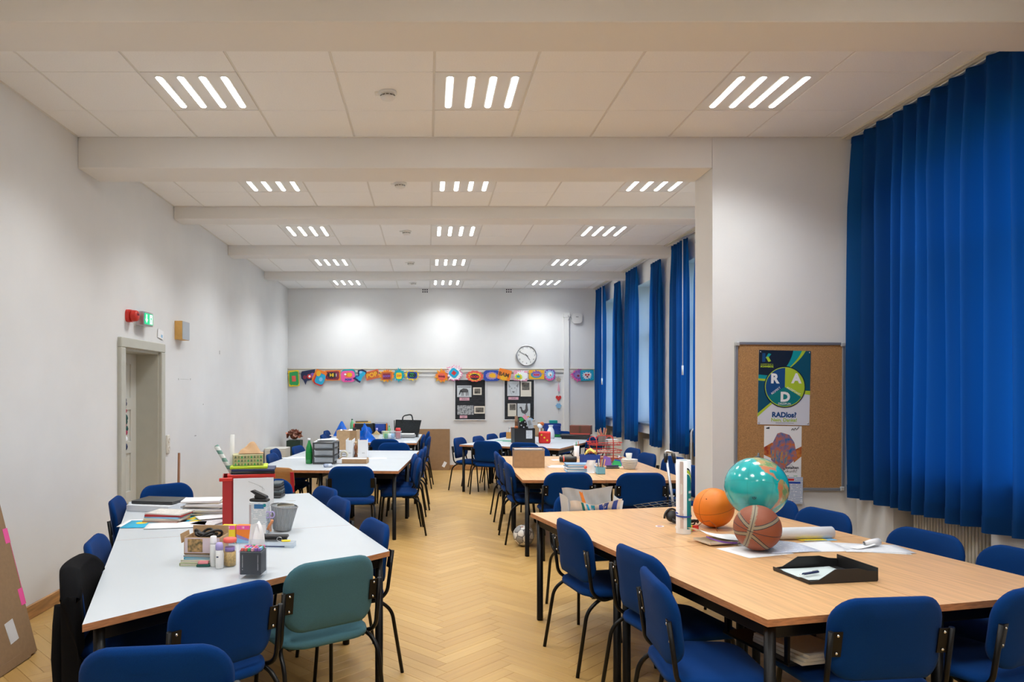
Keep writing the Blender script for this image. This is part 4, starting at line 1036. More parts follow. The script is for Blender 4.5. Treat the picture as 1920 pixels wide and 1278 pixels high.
txt(t, 'Europawahl gerecht', .016, (w2*.1, -.0014, -h2*.50), (90, 0, 0), M_draw2); txt(t, 'Gerecht gestalten', .034, (w2*.05, -.0014, -h2*.60), (90, 0, 0), M_ink, bold=.0008); txt(t, 'für die Zukunft?', .034, (w2*.05, -.0014, -h2*.74), (90, 0, 0), M_draw)
for x in (-.4, .25, .7): flat('small_print', [[(w2*x-.015, -h2*.93), (w2*x+.015, -h2*.93), (w2*x+.015, -h2*.91), (w2*x-.015, -h2*.91)]], .0011, M_green, t)
ob('scribble', MB().tube(fillet([(w2*.45, -.002, h2*.84), (w2*.52, -.002, h2*.93), (w2*.58, -.002, h2*.83), (w2*.66, -.002, h2*.95), (w2*.7, -.002, h2*.84), (w2*.8, -.002, h2*.93), (w2*.84, -.002, h2*.98)], .01), .002, M_ink, seg=5), t)
flat('small_print', [[(-w2*.9, h2*.88), (-w2*.72, h2*.88), (-w2*.72, h2*.96), (-w2*.9, h2*.92)]], .0011, M_ink, t)
X, Y, Z = pw(1472, 918)
t = thing('notice_sheet', 'small printed notice with a red heading at the bottom edge of the cork board', 'poster', (X, PY-.0245, Z)); t.rotation_euler.y = radians(.8)
w2, h2 = 60*PS/2, 50*PS/2
ob('sheet', MB().box((0, -.0005, 0), (2*w2, .001, 2*h2), mat_lines('notice_print', (.66, .70, .80), (.20, .28, .48), .011, .35, 40, axis='Z')), t)
flat('heading', [[(-w2*.2, h2*.72), (w2*.45, h2*.72), (w2*.45, h2*.88), (-w2*.2, h2*.88)]], .0010, COL['red'], t); flat('heading', [[(-w2*.2, h2*.5), (w2*.85, h2*.5), (w2*.85, h2*.66), (-w2*.2, h2*.66)]], .0010, COL['blue'], t)
flat('footer', [[(w2*.15, -h2*.92), (w2*.4, -h2*.92), (w2*.4, -h2*.8), (w2*.15, -h2*.8)]], .0010, COL['red'], t)

# ------------------------------------------------------------------ left wall: alarm, exit sign, loudspeaker, socket
RL = Matrix.Rotation(pi/2, 4, 'Y')
t = thing('fire_alarm', 'round red fire alarm sounder above the grey door', 'alarm', (XL, 6.66, 2.29))
ob('base', MB().prism(rrect(.115, .115, .035, 5), 0, .035, M_red, Matrix.Rotation(pi/2, 4, 'Z') @ RX), t)
ob('dome', MB().lathe([(.052, .035), (.054, .055), (.05, .085), (.042, .095), (0, .097)], M_red, RL, 24), t)
for i in range(5): ob('slot', MB().box((.098, -.02+.01*i, .012), (.002, .004, .02), COL['maroon']), t)
t = thing('exit_sign', 'box shaped green emergency exit sign above the grey door', 'exit sign', (XL, 6.93, 2.285))
ob('housing', MB().box((.045, 0, 0), (.09, .235, .135), M_alu, ch=.006).box((.006, 0, .0), (.012, .25, .15), M_wplast), t)
M_exit = mat('exit_green', (.0, .36, .15), .4, emit=1.2)
M_exw = mat('exit_white', (.8, .85, .82), .4, emit=1.2)
ob('sign_face', MB().box((.0912, 0, .0), (.002, .205, .105), M_exit), t)
arrow = [(-.012, .04), (.012, .04), (.012, -.005), (.03, -.005), (0, -.04), (-.03, -.005), (-.012, -.005)]
RW = Matrix.Rotation(pi/2, 4, 'Z') @ Matrix.Rotation(pi/2, 4, 'X')
ob('arrow', MB().prism([(x-.055, y) for x, y in arrow], .0925, .0932, M_exw, RW), t)
ob('door_symbol', MB().prism([(.025, -.045), (.085, -.045), (.085, .045), (.025, .045)], .0925, .0932, M_exw, RW), t)
man = MB().prism(oval(.016, .018, 10), .0934, .094, M_exit, RW @ Tm(.058, .030)).prism([(.04, .018), (.062, .02), (.066, -.005), (.05, -.01)], .0934, .094, M_exit, RW)
man.prism([(.05, -.005), (.06, -.02), (.075, -.022), (.075, -.028), (.055, -.028), (.045, -.01)], .0934, .094, M_exit, RW).prism([(.05, -.008), (.044, -.04), (.036, -.04), (.042, -.004)], .0934, .094, M_exit, RW).prism([(.062, .015), (.078, .005), (.076, 0), (.06, .008)], .0934, .094, M_exit, RW).prism([(.042, .016), (.034, .0), (.038, -.003), (.047, .01)], .0934, .094, M_exit, RW)
ob('running_figure', man, t)
t = thing('loudspeaker', 'square wall loudspeaker with yellow wooden sides and grey front right of the door', 'loudspeaker', (XL, 8.01, 2.26))
ob('cabinet', MB().box((.042, 0, 0), (.084, .235, .205), mat('yellow_wood', (.62, .36, .10), .5, vary=.1, vscale=10), ch=.003), t)
ob('grille_cloth', MB().box((.086, 0, 0), (.006, .228, .198), mat('grey_cloth', (.42, .46, .50), .9, bump=.3, bscale=500)), t)
t = thing('wall_card', 'small white folded card stuck to the wall above the door frame corner', 'card', (XL+.002, 7.46, 2.18))
ob('sheet', MB().box((.006, 0, 0), (.004, .15, .09), M_paper, Tm(rx=-8)), t); ob('blue_mark', MB().box((.0086, .03, -.015), (.001, .04, .03), COL['lightblue'], Tm(rx=-8)), t)
t = thing('wall_socket', 'cream double wall socket right of the grey door', 'socket', (XL, 7.66, 1.02))
ob('plate', MB().box((.011, 0, 0), (.022, .075, .20), M_rad, ch=.006), t)
for z in (-.045, .045): ob('outlet', MB().lathe([(.026, .022), (.026, .027), (.019, .027), (.019, .018)], M_rad, Tm(0, 0, z) @ RL, 16, cap=False).cyl(.019, .0175, .019, M_grey, Tm(0, 0, z) @ RL, 12), t)
t = thing('broom_handle', 'brown wooden broom handle leaning on the left wall beside the door', 'broom', (XL+.20, 7.42, 0))
ob('stick', MB().tube([(0, 0, .05), (-.055, .20, .93)], .013, mat('brown_stick', (.22, .085, .03), .5)), t)
ob('brush_head', MB().box((0, 0, .03), (.06, .28, .05), M_ply, ch=.01), t)
# big flat carton leaning on the left wall
t = thing('flat_carton', 'large flat brown carton leaning on the left wall at the photo edge', 'carton', (XL+.408, 3.60, 0)); 
Ml = Matrix.Rotation(radians(-14.3), 4, 'Y')
M_kraft = mat('kraft_board', (.27, .17, .092), .85, vary=.05, vscale=40)
ob('panel', MB().box((-.022, 0, .735), (.044, 1.56, 1.45), M_kraft, Ml @ Tm(0, 0, .002), ch=.004), t)
for z, d in ((.36, .10), (.74, .09)): ob('pink_tape', MB().box((.0008, .758, z), (.0012, .045, d), M_pink, Ml).box((-.02, .7805, z), (.046, .0012, d), M_pink, Ml), t)
ob('edge_tape', MB().box((-.001, .7808, .55), (.003, .0012, .40), M_pink, Ml), t)
l_ = ob('shipping_label', MB().box((0, 0, 0), (.0012, .085, .125), mat_lines('label_print', (.72, .72, .74), (.3, .32, .35), .007, .3, 90, axis='Z', across='Y')), t)
l_.matrix_local = Ml @ Tm(.0008, .585, .20, 0, 6)
ob('bottom_flap', MB().box((.001, .45, .03), (.003, .5, .05), M_kraft, Ml), t)
# board leaning on the back wall
t = thing('brown_board', 'tall sheet of brown board standing against the back wall between the two aisles', 'board', (.13, YB-.075, 0))
Mk = Matrix.Rotation(radians(-3.2), 4, 'X')
ob('panel', MB().box((0, .01, .41), (.62, .02, .815), mat('hardboard', (.30, .175, .085), .7, vary=.05, vscale=15), Mk, ch=.002), t)
l_ = ob('paper_label', MB().box((0, 0, 0), (.06, .001, .11), M_paper), t); l_.matrix_local = Mk @ Tm(.20, -.0008, .115, 0, 0, 28)
# corner by the left wall: cabinet and copper flower
t = thing('low_cabinet', 'pale low cabinet in the far left corner behind the chairs', 'cabinet', (XL+.20, 12.35, 0))
M_cab = mat('cream_board', (.62, .61, .56), .6)
ob('carcass', MB().box((0, 0, .30), (.36, .42, .60), M_cab, ch=.004), t); ob('door', MB().box((0, -.216, .30), (.33, .012, .55), M_cab, ch=.003), t)
t = thing('planter_crate', 'dark green crate in the far left corner under the copper flower', 'crate', (XL+.26, 13.62, 0))
M_dgr = mat('dark_green_paint', (.02, .05, .035), .6)
ob('body', MB().box((0, 0, .32), (.26, .30, .64), M_dgr, ch=.004), t)
ob('copper_band', MB().box((.131, 0, .36), (.004, .28, .05), mat('copper_strip', (.5, .25, .1), .4, metal=.7)), t)
ob('green_cloth', MB().box((.02, -.152, .12), (.22, .004, .2), M_green), t)
t = thing('copper_flower', 'big crumpled copper coloured paper flower on the crate in the corner', 'paper flower', (XL+.26, 13.58, .642))
M_cop = mat('copper_paper', (.34, .12, .07), .35, metal=.35, vary=.5, vscale=12); M_cop2 = mat('rose_paper', (.62, .36, .28), .5)
rr_ = random.Random(4)
for i in range(26):
    a = rr_.uniform(0, 2*pi); el = rr_.uniform(.05, 1.4); r_ = .10
    q = Matrix.Translation((r_*cos(a)*cos(el)*1.25, r_*sin(a)*cos(el), .085+.07*sin(el))) @ Matrix.Rotation(a, 4, 'Z') @ Matrix.Rotation(pi/2-el+rr_.uniform(-.4, .4), 4, 'Y')
    ob('petal', MB().grid(4, 4, lambda u, v: ((u-.5)*.11, (v-.5)*.09*(1-.6*(2*u-1)**2), .03*((2*u-1)**2+(2*v-1)**2)-.02), M_cop if i % 3 else M_cop2, q), t, recalc=False)
ob('core', MB().sphere(.085, M_cop, Tm(0, 0, .088), 14, 8, .9), t)
# ------------------------------------------------------------------ things on the tables
TZ = 0.7402
def put(name, label, cat, x, y, z=TZ, rz=0, group=None): return thing(name, label, cat, (x, y, z+.0004), rz, group)
def slab(name, label, cat, x, y, z, w_, d, h, rz, m, group=None, ch=0.0):
    """one flat or boxy thing; returns it and the height of its top"""
    o = ob(name, MB().box((0, 0, h/2), (w_, d, h), m, ch=ch), None, label, cat, group, loc=(x, y, z+.0004), rz=rz)
    return o
def leaf(name, label, cat, x, y, z, w_, d, rz, m, group=None, curl=0.0, lift=0.0, seed=0):
    """a sheet of paper with a little curl and real thickness"""
    r = random.Random(seed); a, b = r.uniform(.5, 2), r.uniform(0, 6)
    th = .0009
    top = lambda u, v: ((u-.5)*w_, (v-.5)*d, th+curl*abs(sin(a*u*2+b))*(u*v)+lift*max(0, u-.6)**2)
    nu = nv = 6
    mb = MB(); vs = [top(i/nu, j/nv) for j in range(nv+1) for i in range(nu+1)]
    bt = [(x_, y_, z_-th) for x_, y_, z_ in vs]; n = len(vs)
    f = [[j*(nu+1)+i, j*(nu+1)+i+1, (j+1)*(nu+1)+i+1, (j+1)*(nu+1)+i] for j in range(nv) for i in range(nu)]
    rim = [i for i in range(nu)]+[nu+(nu+1)*j for j in range(nv)]+[n-1-i for i in range(nu)]+[(nu+1)*(nv-j) for j in range(nv)]
    fs = f+[[n+k for k in q][::-1] for q in f]+[[rim[i], rim[(i+1) % len(rim)], n+rim[(i+1) % len(rim)], n+rim[i]] for i in range(len(rim))]
    mb.add(vs+bt, fs, m, None, True)
    return ob(name, mb, None, label, cat, group, loc=(x, y, z+.0005), rz=rz)
def carton(t, w_, d, h, m, m_in=None, th=.004, flaps=None, name='body'):
    b = MB(); b.box((0, 0, th/2), (w_, d, th), m)
    for s in (-1, 1): b.box((s*(w_/2-th/2), 0, h/2), (th, d, h), m).box((0, s*(d/2-th/2), h/2), (w_-2*th, th, h), m)
    return ob(name, b, t)

# ---- front right beech tables: balls, globe, papers, tray
# basketball with pale bands
def ballcol(r, fn, seg=112, rings=56):
    vs = []; fs = []; col = []
    for i in range(rings+1):
        th = pi*i/rings
        for k in range(seg):
            a = 2*pi*k/seg; p = (sin(th)*cos(a), sin(th)*sin(a), -cos(th)); vs.append((p[0]*r, p[1]*r, p[2]*r)); col.append(fn(p))
    for i in range(rings):
        for k in range(seg): fs.append([i*seg+k, i*seg+(k+1) % seg, (i+1)*seg+(k+1) % seg, (i+1)*seg+k])
    return vs, fs, col
def ball_obj(name, r, fn, m, parent, M=None, seg=112, rings=56):
    vs, fs, col = ballcol(r, fn, seg, rings); b = MB(); b.add(vs, fs, m, M, True); b.col = col
    return ob(name, b, parent)
def seam_path(f, r, n=72, closed=True): return [Vector(f(2*pi*i/n)).normalized()*r for i in range(n)]
bx, by = at(1420, 1033)
t = thing('basketball', 'brown and grey banded basketball lying on papers beside the letter tray', 'basketball', (bx, by, TZ+.006+.1205))
MO = Matrix.Rotation(radians(-21), 4, 'Z') @ Matrix.Rotation(radians(14), 4, 'Y') @ Matrix.Rotation(radians(6), 4, 'X')
BR, GY = (.27, .075, .034), (.27, .23, .155)
def bq(x): return .10+.62*max(0, abs(x+.33)-.10)**1.25
def bband(p):
    # pale band follows the curved seams on both sides of the ring seam
    x, y, z = p; tq = abs(x+.33)
    if y > .2: return BR
    if tq < .105 and abs(z) < .97: return GY
    q = abs(z)-bq(x)
    return GY if -.005 < q < .165 else BR
ball_obj('cover', .12, bband, mat_attr('basketball_rubber', .6, bump=.35, bscale=500), t, MO, 128, 64)
sm = MB()
for f in (lambda a: (cos(a), sin(a), 0), lambda a: (-.33+.0*a, cos(a)*.944, sin(a)*.944), lambda a: (cos(a), .0+sin(a)*.01, sin(a))):
    pass
ob('seam', MB().tube(seam_path(lambda a: (cos(a), sin(a), 0), .1197), .0016, M_ink, MO, 5, True), t)
ob('seam', MB().tube(seam_path(lambda a: (-.33, cos(a)*.944, sin(a)*.944), .1197), .0016, M_ink, MO, 5, True), t)
for s in (-1, 1):
    for k in (-.005, .165):
        for sg in (-1, 1):
            pts = []
            for i in range(40):
                x = -.33+sg*(.10+.035*i); z = bq(x)+k
                if x*x+z*z < .985 and abs(x) < .97: pts.append(Vector((x, -sqrt(max(0, 1-x*x-z*z)), s*z)).normalized()*.1197)
            if len(pts) > 2: ob('seam', MB().tube(pts, .0019, M_ink, MO, 5), t)
# orange rubber ball
bx, by = at(1338, 988)
t = thing('rubber_ball', 'plain orange rubber basketball between the rolled poster and the globe', 'ball', (bx, by, TZ+.123))
MO2 = Matrix.Rotation(radians(25), 4, 'Z') @ Matrix.Rotation(radians(-16), 4, 'Y')
ob('cover', MB().sphere(.1225, mat('orange_rubber', (.80, .205, .008), .5, bump=.3, bscale=400), None, 48, 24), t)
Ms_ = mat('orange_seam', (.20, .06, .01), .7)
for Mx in (MO2, MO2 @ Matrix.Rotation(pi/2, 4, 'X')): ob('seam', MB().tube(seam_path(lambda a: (cos(a), sin(a), 0), .1222), .0011, Ms_, Mx, 5, True), t)
ob('valve', MB().sphere(.003, M_ink, Tm(-.075, -.075, .066), 8, 6), t)
# globe on its stand
gx, gy = (1418-VX)*4.10/F, 4.10
t = thing('globe', 'turquoise globe on a stand behind the brown basketball', 'globe', (gx, gy, TZ+.0004))
GR, GZ = .171, .308
def poly_in(x, y, P):
    c = False; j = len(P)-1
    for i in range(len(P)):
        if (P[i][1] > y) != (P[j][1] > y) and x < (P[j][0]-P[i][0])*(y-P[i][1])/(P[j][1]-P[i][1])+P[i][0]: c = not c
        j = i
    return c
NA = [(-168, 66), (-155, 71), (-125, 70), (-95, 72), (-80, 68), (-95, 60), (-80, 52), (-78, 60), (-65, 58), (-56, 52), (-66, 45), (-75, 38), (-81, 31), (-80, 25), (-83, 29), (-97, 27), (-97, 20), (-90, 21), (-87, 16), (-83, 10), (-77, 8), (-80, 7), (-92, 14), (-105, 20), (-112, 29), (-109, 24), (-116, 32), (-124, 40), (-124, 48), (-135, 58), (-152, 60), (-165, 55), (-158, 59), (-165, 62)]
SA = [(-78, 8), (-72, 12), (-62, 10), (-50, 2), (-35, -6), (-39, -16), (-48, -26), (-58, -35), (-63, -41), (-67, -50), (-69, -55), (-74, -52), (-73, -40), (-71, -25), (-76, -14), (-81, -5), (-80, 1)]
AU = [(114, -22), (122, -18), (131, -12), (142, -11), (146, -19), (153, -27), (150, -37), (140, -38), (131, -32), (115, -34)]
GRN = [(-55, 60), (-45, 60), (-22, 70), (-20, 80), (-60, 82), (-72, 77)]
AS = [(60, 70), (100, 76), (140, 72), (180, 68), (160, 60), (142, 53), (130, 42), (121, 32), (108, 20), (100, 12), (90, 22), (78, 8), (68, 24), (52, 26), (40, 40)]
AF = [(-16, 15), (-5, 35), (12, 36), (32, 30), (43, 11), (51, 11), (40, -8), (33, -26), (20, -34), (12, -16), (9, 4), (-8, 5)]
gn = random.Random(2)
def gcol(p):
    la = math.degrees(math.asin(max(-1, min(1, p[2])))); lo = math.degrees(atan2(p[1], p[0]))
    if la > 82 or la < -72: return (.62, .66, .64)
    for P, k in ((NA, 0), (SA, 1), (AU, 2), (GRN, 3), (AS, 4), (AF, 5)):
        if poly_in(lo, la, P):
            if k == 3: return (.6, .64, .6)
            n = sin(lo*.21+la*.13)+sin(lo*.09-la*.31+1)+.7*sin(la*.7+lo*.4)
            if k == 1 and lo < -68+.12*abs(la): return (.55, .22, .10) if n > -.4 else (.42, .30, .12)
            if k == 0 and la < 34: return (.62, .24, .13)
            return (.52, .36, .16) if n > .5 else ((.20, .36, .16) if n < -.3 else (.40, .42, .20))
    band = 1+.10*sin(lo*.11+1)*sin(la*.13)
    g = abs((lo+180) % 15-7.5) > 7.25 or abs((la+90) % 15-7.5) > 7.3
    c = (.012+.012*abs(la)/40, .43*band, .455*band)
    return tuple(v*.86 for v in c) if g else c
# longitude -118 faces the camera side, north pole tilted to the right
view = atan2(-gy, -gx)
MG = Tm(0, 0, GZ) @ Matrix.Rotation(radians(4), 4, 'Y') @ Matrix.Rotation(radians(-17), 4, Vector((gy, -gx, 0))) @ Matrix.Rotation(view-radians(-119), 4, 'Z')
ball_obj('sphere', GR, gcol, mat_attr('globe_gloss', .16, coat=.6), t, MG, 200, 100)
ob('pole_cap', MB().lathe([(.012, GR-.002), (.012, GR+.008), (.006, GR+.012), (.005, GR+.03), (0, GR+.03)], M_dgrey, MG, 14), t)
ob('compass_mark', MB().tube([Vector((cos(radians(-122))*cos(radians(-31))+0, sin(radians(-122))*cos(radians(-31)), sin(radians(-31)))).normalized()*(GR+.0004)+Vector((-sin(radians(-122))*cos(b)*.009, cos(radians(-122))*cos(b)*.009, sin(b)*.009)) for b in [2*pi*i/14 for i in range(14)]], .0016, M_ink, MG, 5, True).sphere(.005, M_ink, MG @ Matrix.Translation(Vector((cos(radians(-122))*cos(radians(-31)), sin(radians(-122))*cos(radians(-31)), sin(radians(-31))))*(GR-.003)), 8, 6), t)
st = MB().lathe([(.0, 0), (.088, 0), (.092, .006), (.084, .014), (.03, .022), (.012, .03), (.011, .10), (.0, .10)], M_dgrey, None, 28)
ob('foot', st, t)
ob('meridian_arm', MB().tube([MG @ (Vector((cos(a)*.0, cos(a), sin(a)))*(GR+.012)) for a in [radians(-96+8.4*i) for i in range(23)]], .006, M_dgrey, None, 6), t)
# rolled poster with rubber band
px_, py_ = at(1281.5, 999)
t = thing('rolled_poster', 'rolled white and green poster standing upright with a blue rubber band', 'rolled poster', (px_, py_, TZ+.0004), -8)
M_rollw = mat_lines('roll_print', (.72, .73, .72), (.42, .16, .14), .012, .3, 5, axis='X', across='Z')
H_ = .442
out = [(.043*cos(a), .043*sin(a)) for a in [radians(200+i*11) for i in range(14)]]
ob('paper_roll', MB().lathe([(.043, 0), (.043, H_), (.040, H_), (.040, .004)], M_paper, None, 32, cap=False), t)
ob('inner_roll', MB().lathe([(.030, .002), (.030, H_-.004), (.027, H_-.004), (.027, .003)], M_tealp, None, 24, cap=False), t)
arc = lambda a0, a1, z0, z1, r_, m: MB().grid(16, 8, lambda u, v: (r_*cos(radians(a0+(a1-a0)*u)), r_*sin(radians(a0+(a1-a0)*u)), z0+(z1-z0)*v), m)
g1 = MB().grid(14, 12, lambda u, v: (.0436*cos(radians(285+75*u)), .0436*sin(radians(285+75*u)), .03+(.36-.11*u*u-.03)*v), M_tealp)
ob('green_print', g1, t, recalc=False)
ob('lime_print', MB().grid(14, 2, lambda u, v: (.0437*cos(radians(285+75*u)), .0437*sin(radians(285+75*u)), .365-.11*u*u+.02*v), M_lemon), t, recalc=False)
ob('dark_print', MB().grid(14, 2, lambda u, v: (.0438*cos(radians(285+75*u)), .0438*sin(radians(285+75*u)), .387-.11*u*u+.010*v), M_ink), t, recalc=False)
for z in (.20, .245): ob('white_stripe', MB().grid(8, 1, lambda u, v: (.0440*cos(radians(300+36*u)), .0440*sin(radians(300+36*u)), z+.014*v), M_paper), t, recalc=False)
ob('text_edge', MB().box((-.012, -.0445, .235), (.020, .002, .40), mat_lines('roll_text', (.74, .72, .68), (.40, .18, .18), .006, .35, 9, axis='X', across='Z'), Tm(rz=-10)), t)
ob('rubber_band', MB().lathe([(.0448, .104), (.046, .108), (.0448, .114)], COL['blue'], Tm(0, 0, 0, 0, 4), 32, cap=False).lathe([(.0448, .117), (.046, .121), (.0448, .127)], COL['blue'], Tm(0, 0, 0, 0, -2), 32, cap=False), t)
x, y = at(1237, 986.5); t = put('round_sticker', 'round white sticker lying flat on the beech table', 'sticker', x, y)
ob('disc', MB().cyl(.026, 0, .001, M_paper, None, 24), t); ob('ring', MB().lathe([(.017, .001), (.017, .0014), (.012, .0014), (.012, .001)], COL['rose'], None, 24), t)
# black cable bundle behind the roll, dart toy
x, y = at(1303, 984); t = put('cable_bundle', 'black headset and cable heap behind the rolled poster', 'cable', x-.05, y+.01)
r = random.Random(8)
ob('cable', MB().tube([(.07*cos(a*1.0)*(1+.3*sin(a*3)), .05*sin(a)*(1+.3*cos(a*2)), .012+.012*sin(a*2.3)+.008*(a/9)) for a in [i*.25 for i in range(70)]], .005, M_blackp, None, 6), t)
ob('ear_pad', MB().lathe([(.03, 0), (.038, .008), (.038, .02), (.03, .026), (0, .026)], M_blackp, Tm(-.075, .07, .04, 0, 70), 20), t)
ob('headband', MB().tube([(-.075+.05*cos(a), .07+.02*cos(a), .035+.055*sin(a)) for a in [radians(8*i) for i in range(24)]], .007, M_blackp, None, 6), t)
x, y = at(1345, 999); t = put('dart_toy', 'small yellow foam dart with a curled tail beside the orange ball', 'toy', x-.10, y+.05, TZ, 160)
ob('fin', MB().prism([(0, 0), (.05, .035), (.08, .0), (.05, -.015)], .006, .035, M_lemon), t); ob('stripe', MB().prism([(-.006, -.004), (.03, .022), (.035, .014), (.0, -.012)], .005, .037, COL['red']), t)
ob('shaft', MB().tube([(.06, 0, .02), (.13, .0, .014)], .009, M_wplast), t); ob('tail', MB().tube([(0, 0, .03), (-.03, .0, .062), (-.07, .01, .07), (-.10, .02, .045), (-.11, .03, .012)], .002, Ms_), t)
# papers under and around the ball
for k, (px, py, w_, d, rz, m, lab, curl, z) in enumerate([
    (1415, 1033, .30, .24, 20, M_paper, 'white sheet lying under the brown basketball', .0, 0),
    (1395, 1015, .26, .21, 40, mat_lines('news_print', (.70, .70, .69), (.18, .18, .18), .012, .35, 50), 'printed newspaper sheet poking out left of the brown basketball', .0, .002),
    (1470, 1029, .30, .20, 12, mat_lines('note_print', (.68, .72, .82), (.38, .44, .62), .012, .3, 30), 'bluish handwritten sheets curling up right of the brown basketball', .03, .004),
    (1518, 1027, .36, .20, 5, M_paper, 'white folded sheet behind the letter tray', .012, .0005)]):
    x, y = at(px, py); leaf('paper_sheet', lab, 'paper', x, y, TZ+z, w_, d, rz, m, None, curl, 0, k)
x, y = at(1395, 1003)
t = put('open_booklet', 'white booklet with a raised curling page behind the brown basketball', 'booklet', x-.22, y-.235, TZ+.006, 15)
ob('pages', MB().box((0, .03, .008), (.24, .15, .014), M_paper2, ch=.002), t)
ob('raised_page', MB().grid(10, 8, lambda u, v: (-.15+.26*u, -.05+.17*v, .018+.05*(1-u)**2+.012*sin(v*3)), M_paper), t, recalc=False)
ob('colour_cover', MB().grid(10, 4, lambda u, v: (-.152+.2*u, -.055-.004*v, .012+.045*(1-u)**2-.008*v), M_purple), t, recalc=False)
x, y = at(1508, 1010); t = put('rolled_paper', 'large white rolled sheet lying behind the basketball', 'rolled poster', x, y, TZ, 6)
M_rl = Matrix.Rotation(pi/2, 4, 'Y')
ob('roll', MB().lathe([(.034, -.17), (.034, .17), (.031, .17), (.030, -.17)], M_paper, Tm(0, 0, .0345) @ M_rl, 24, cap=False), t)
ob('inner_turn', MB().lathe([(.022, -.169), (.022, .168), (.020, .168), (.020, -.169)], M_paper, Tm(0, 0, .027) @ M_rl, 20, cap=False), t)
ob('printed_edge', MB().box((.06, -.035, .002), (.20, .06, .0016), COL['lightblue']).box((.02, -.04, .0035), (.16, .04, .001), M_yellow), t)
x, y = at(1625, 1027.5)
leaf('paper_sheet', 'white printed sheets lying alone right of the rolled paper', 'paper', x, y, TZ, .36, .23, -14, M_paper, None, .0, 0, 3)
leaf('paper_sheet', 'upper white sheet slipping sideways on the lone sheets', 'paper', x+.02, y-.01, TZ+.0018, .35, .21, -6, mat_lines('faint_print', (.74, .75, .77), (.55, .58, .62), .014, .25, 30), None, .0, 0, 5)
x, y = at(1638, 1025); t = put('paper_tube', 'short crumpled white paper roll lying on the lone sheets', 'paper roll', x, y, TZ+.0042, 20)
ob('roll', MB().lathe([(.010, -.07), (.018, -.02), (.021, .035), (.019, .035), (.016, -.02), (.006, -.07)], M_paper, Tm(0, 0, .021) @ M_rl, 16, cap=False), t)
ob('loose_end', MB().grid(6, 3, lambda u, v: (-.16+.14*u, -.03+.045*v, .002+.016*u*u), M_paper), t, recalc=False)
# letter tray
x, y = at(1545, 1079)
t = put('letter_tray', 'black plastic letter tray holding a sheet and a pen', 'letter tray', x, y, TZ, 9)
Wt, Dt = .345, .255
b = MB().box((0, 0, .004), (Wt, Dt, .008), M_blackp, ch=.002)
ob('base', b, t)
side = [(-Wt/2, .006), (Wt/2, .006), (Wt/2, .045), (Wt/2-.05, .05), (Wt/2-.10, .062), (-Wt/2+.13, .062), (-Wt/2+.05, .018), (-Wt/2, .012)]
for s in (-1, 1): ob('side_wall', MB().prism(side, -.002, .002, M_blackp, Tm(0, s*(Dt/2-.002), 0) @ RX), t)
ob('back_wall', MB().prism([(-Dt/2, .006), (Dt/2, .006), (Dt/2, .066), (-Dt/2, .062)], -.002, .002, M_blackp, Tm(Wt/2-.002, 0, 0) @ Matrix.Rotation(pi/2, 4, 'Z') @ RX), t)
ob('front_lip', MB().prism([(-Dt/2, .006), (-.05, .006), (-.05, .008), (.05, .008), (.05, .006), (Dt/2, .006), (Dt/2, .018), (.07, .018), (.04, .011), (-.04, .011), (-.07, .018), (-Dt/2, .018)], -.002, .002, M_blackp, Tm(-Wt/2+.002, 0, 0) @ Matrix.Rotation(pi/2, 4, 'Z') @ RX), t)
leaf('paper_sheet', 'greenish white sheet inside the black letter tray', 'paper', x-.03, y-.003, TZ+.010, .26, .20, 7, mat('tinted_paper', (.56, .64, .64), .6), None, .006, 0, 8)
t = put('ballpoint_pen', 'ballpoint pen with a steel tip lying in the black letter tray', 'pen', x-.085, y-.045, TZ+.019, 25)
ob('barrel', MB().lathe([(.0055, -.05), (.006, .045), (.005, .05), (0, .05)], M_navy, Tm(0, 0, .006) @ M_rl, 12), t); ob('grip', MB().lathe([(.0015, -.075), (.0055, -.05)], M_chrome, Tm(0, 0, .006) @ M_rl, 12), t); ob('clip', MB().box((.03, 0, .0135), (.04, .003, .0015), M_chrome), t)
# on the shelf under the table
t = thing('dotted_box', 'cream box with red, pink and green dots under the front beech table', 'box', (1.80, 3.055, .5064), 13.5)
Mdb = mat('cream_card', (.46, .38, .27), .7)
ob('body', MB().box((0, 0, .06), (.20, .16, .12), Mdb, ch=.003), t); ob('dark_band', MB().prism([(-.1, .118), (-.1, .055), (.1, .03), (.1, .09)], .0802, .0812, COL['brown'], RX), t)
for px, pz, c in ((-.045, .045, 'green'), (.01, .10, 'coral'), (.055, .03, 'red')): ob('dot', MB().cyl(.022, .0815, .0825, COL[c], Tm(px, 0, pz) @ RX, 16), t)
for k in range(3): slab('magazine', 'pale magazine on the shelf under the front beech table, %s' % NTH[k], 'magazine', 1.56+.006*k, 3.02+.004*k, .5064+.0136*k, .21, .29, .012, 13.5+k*3, M_paper2, 'magazines under the front beech table')

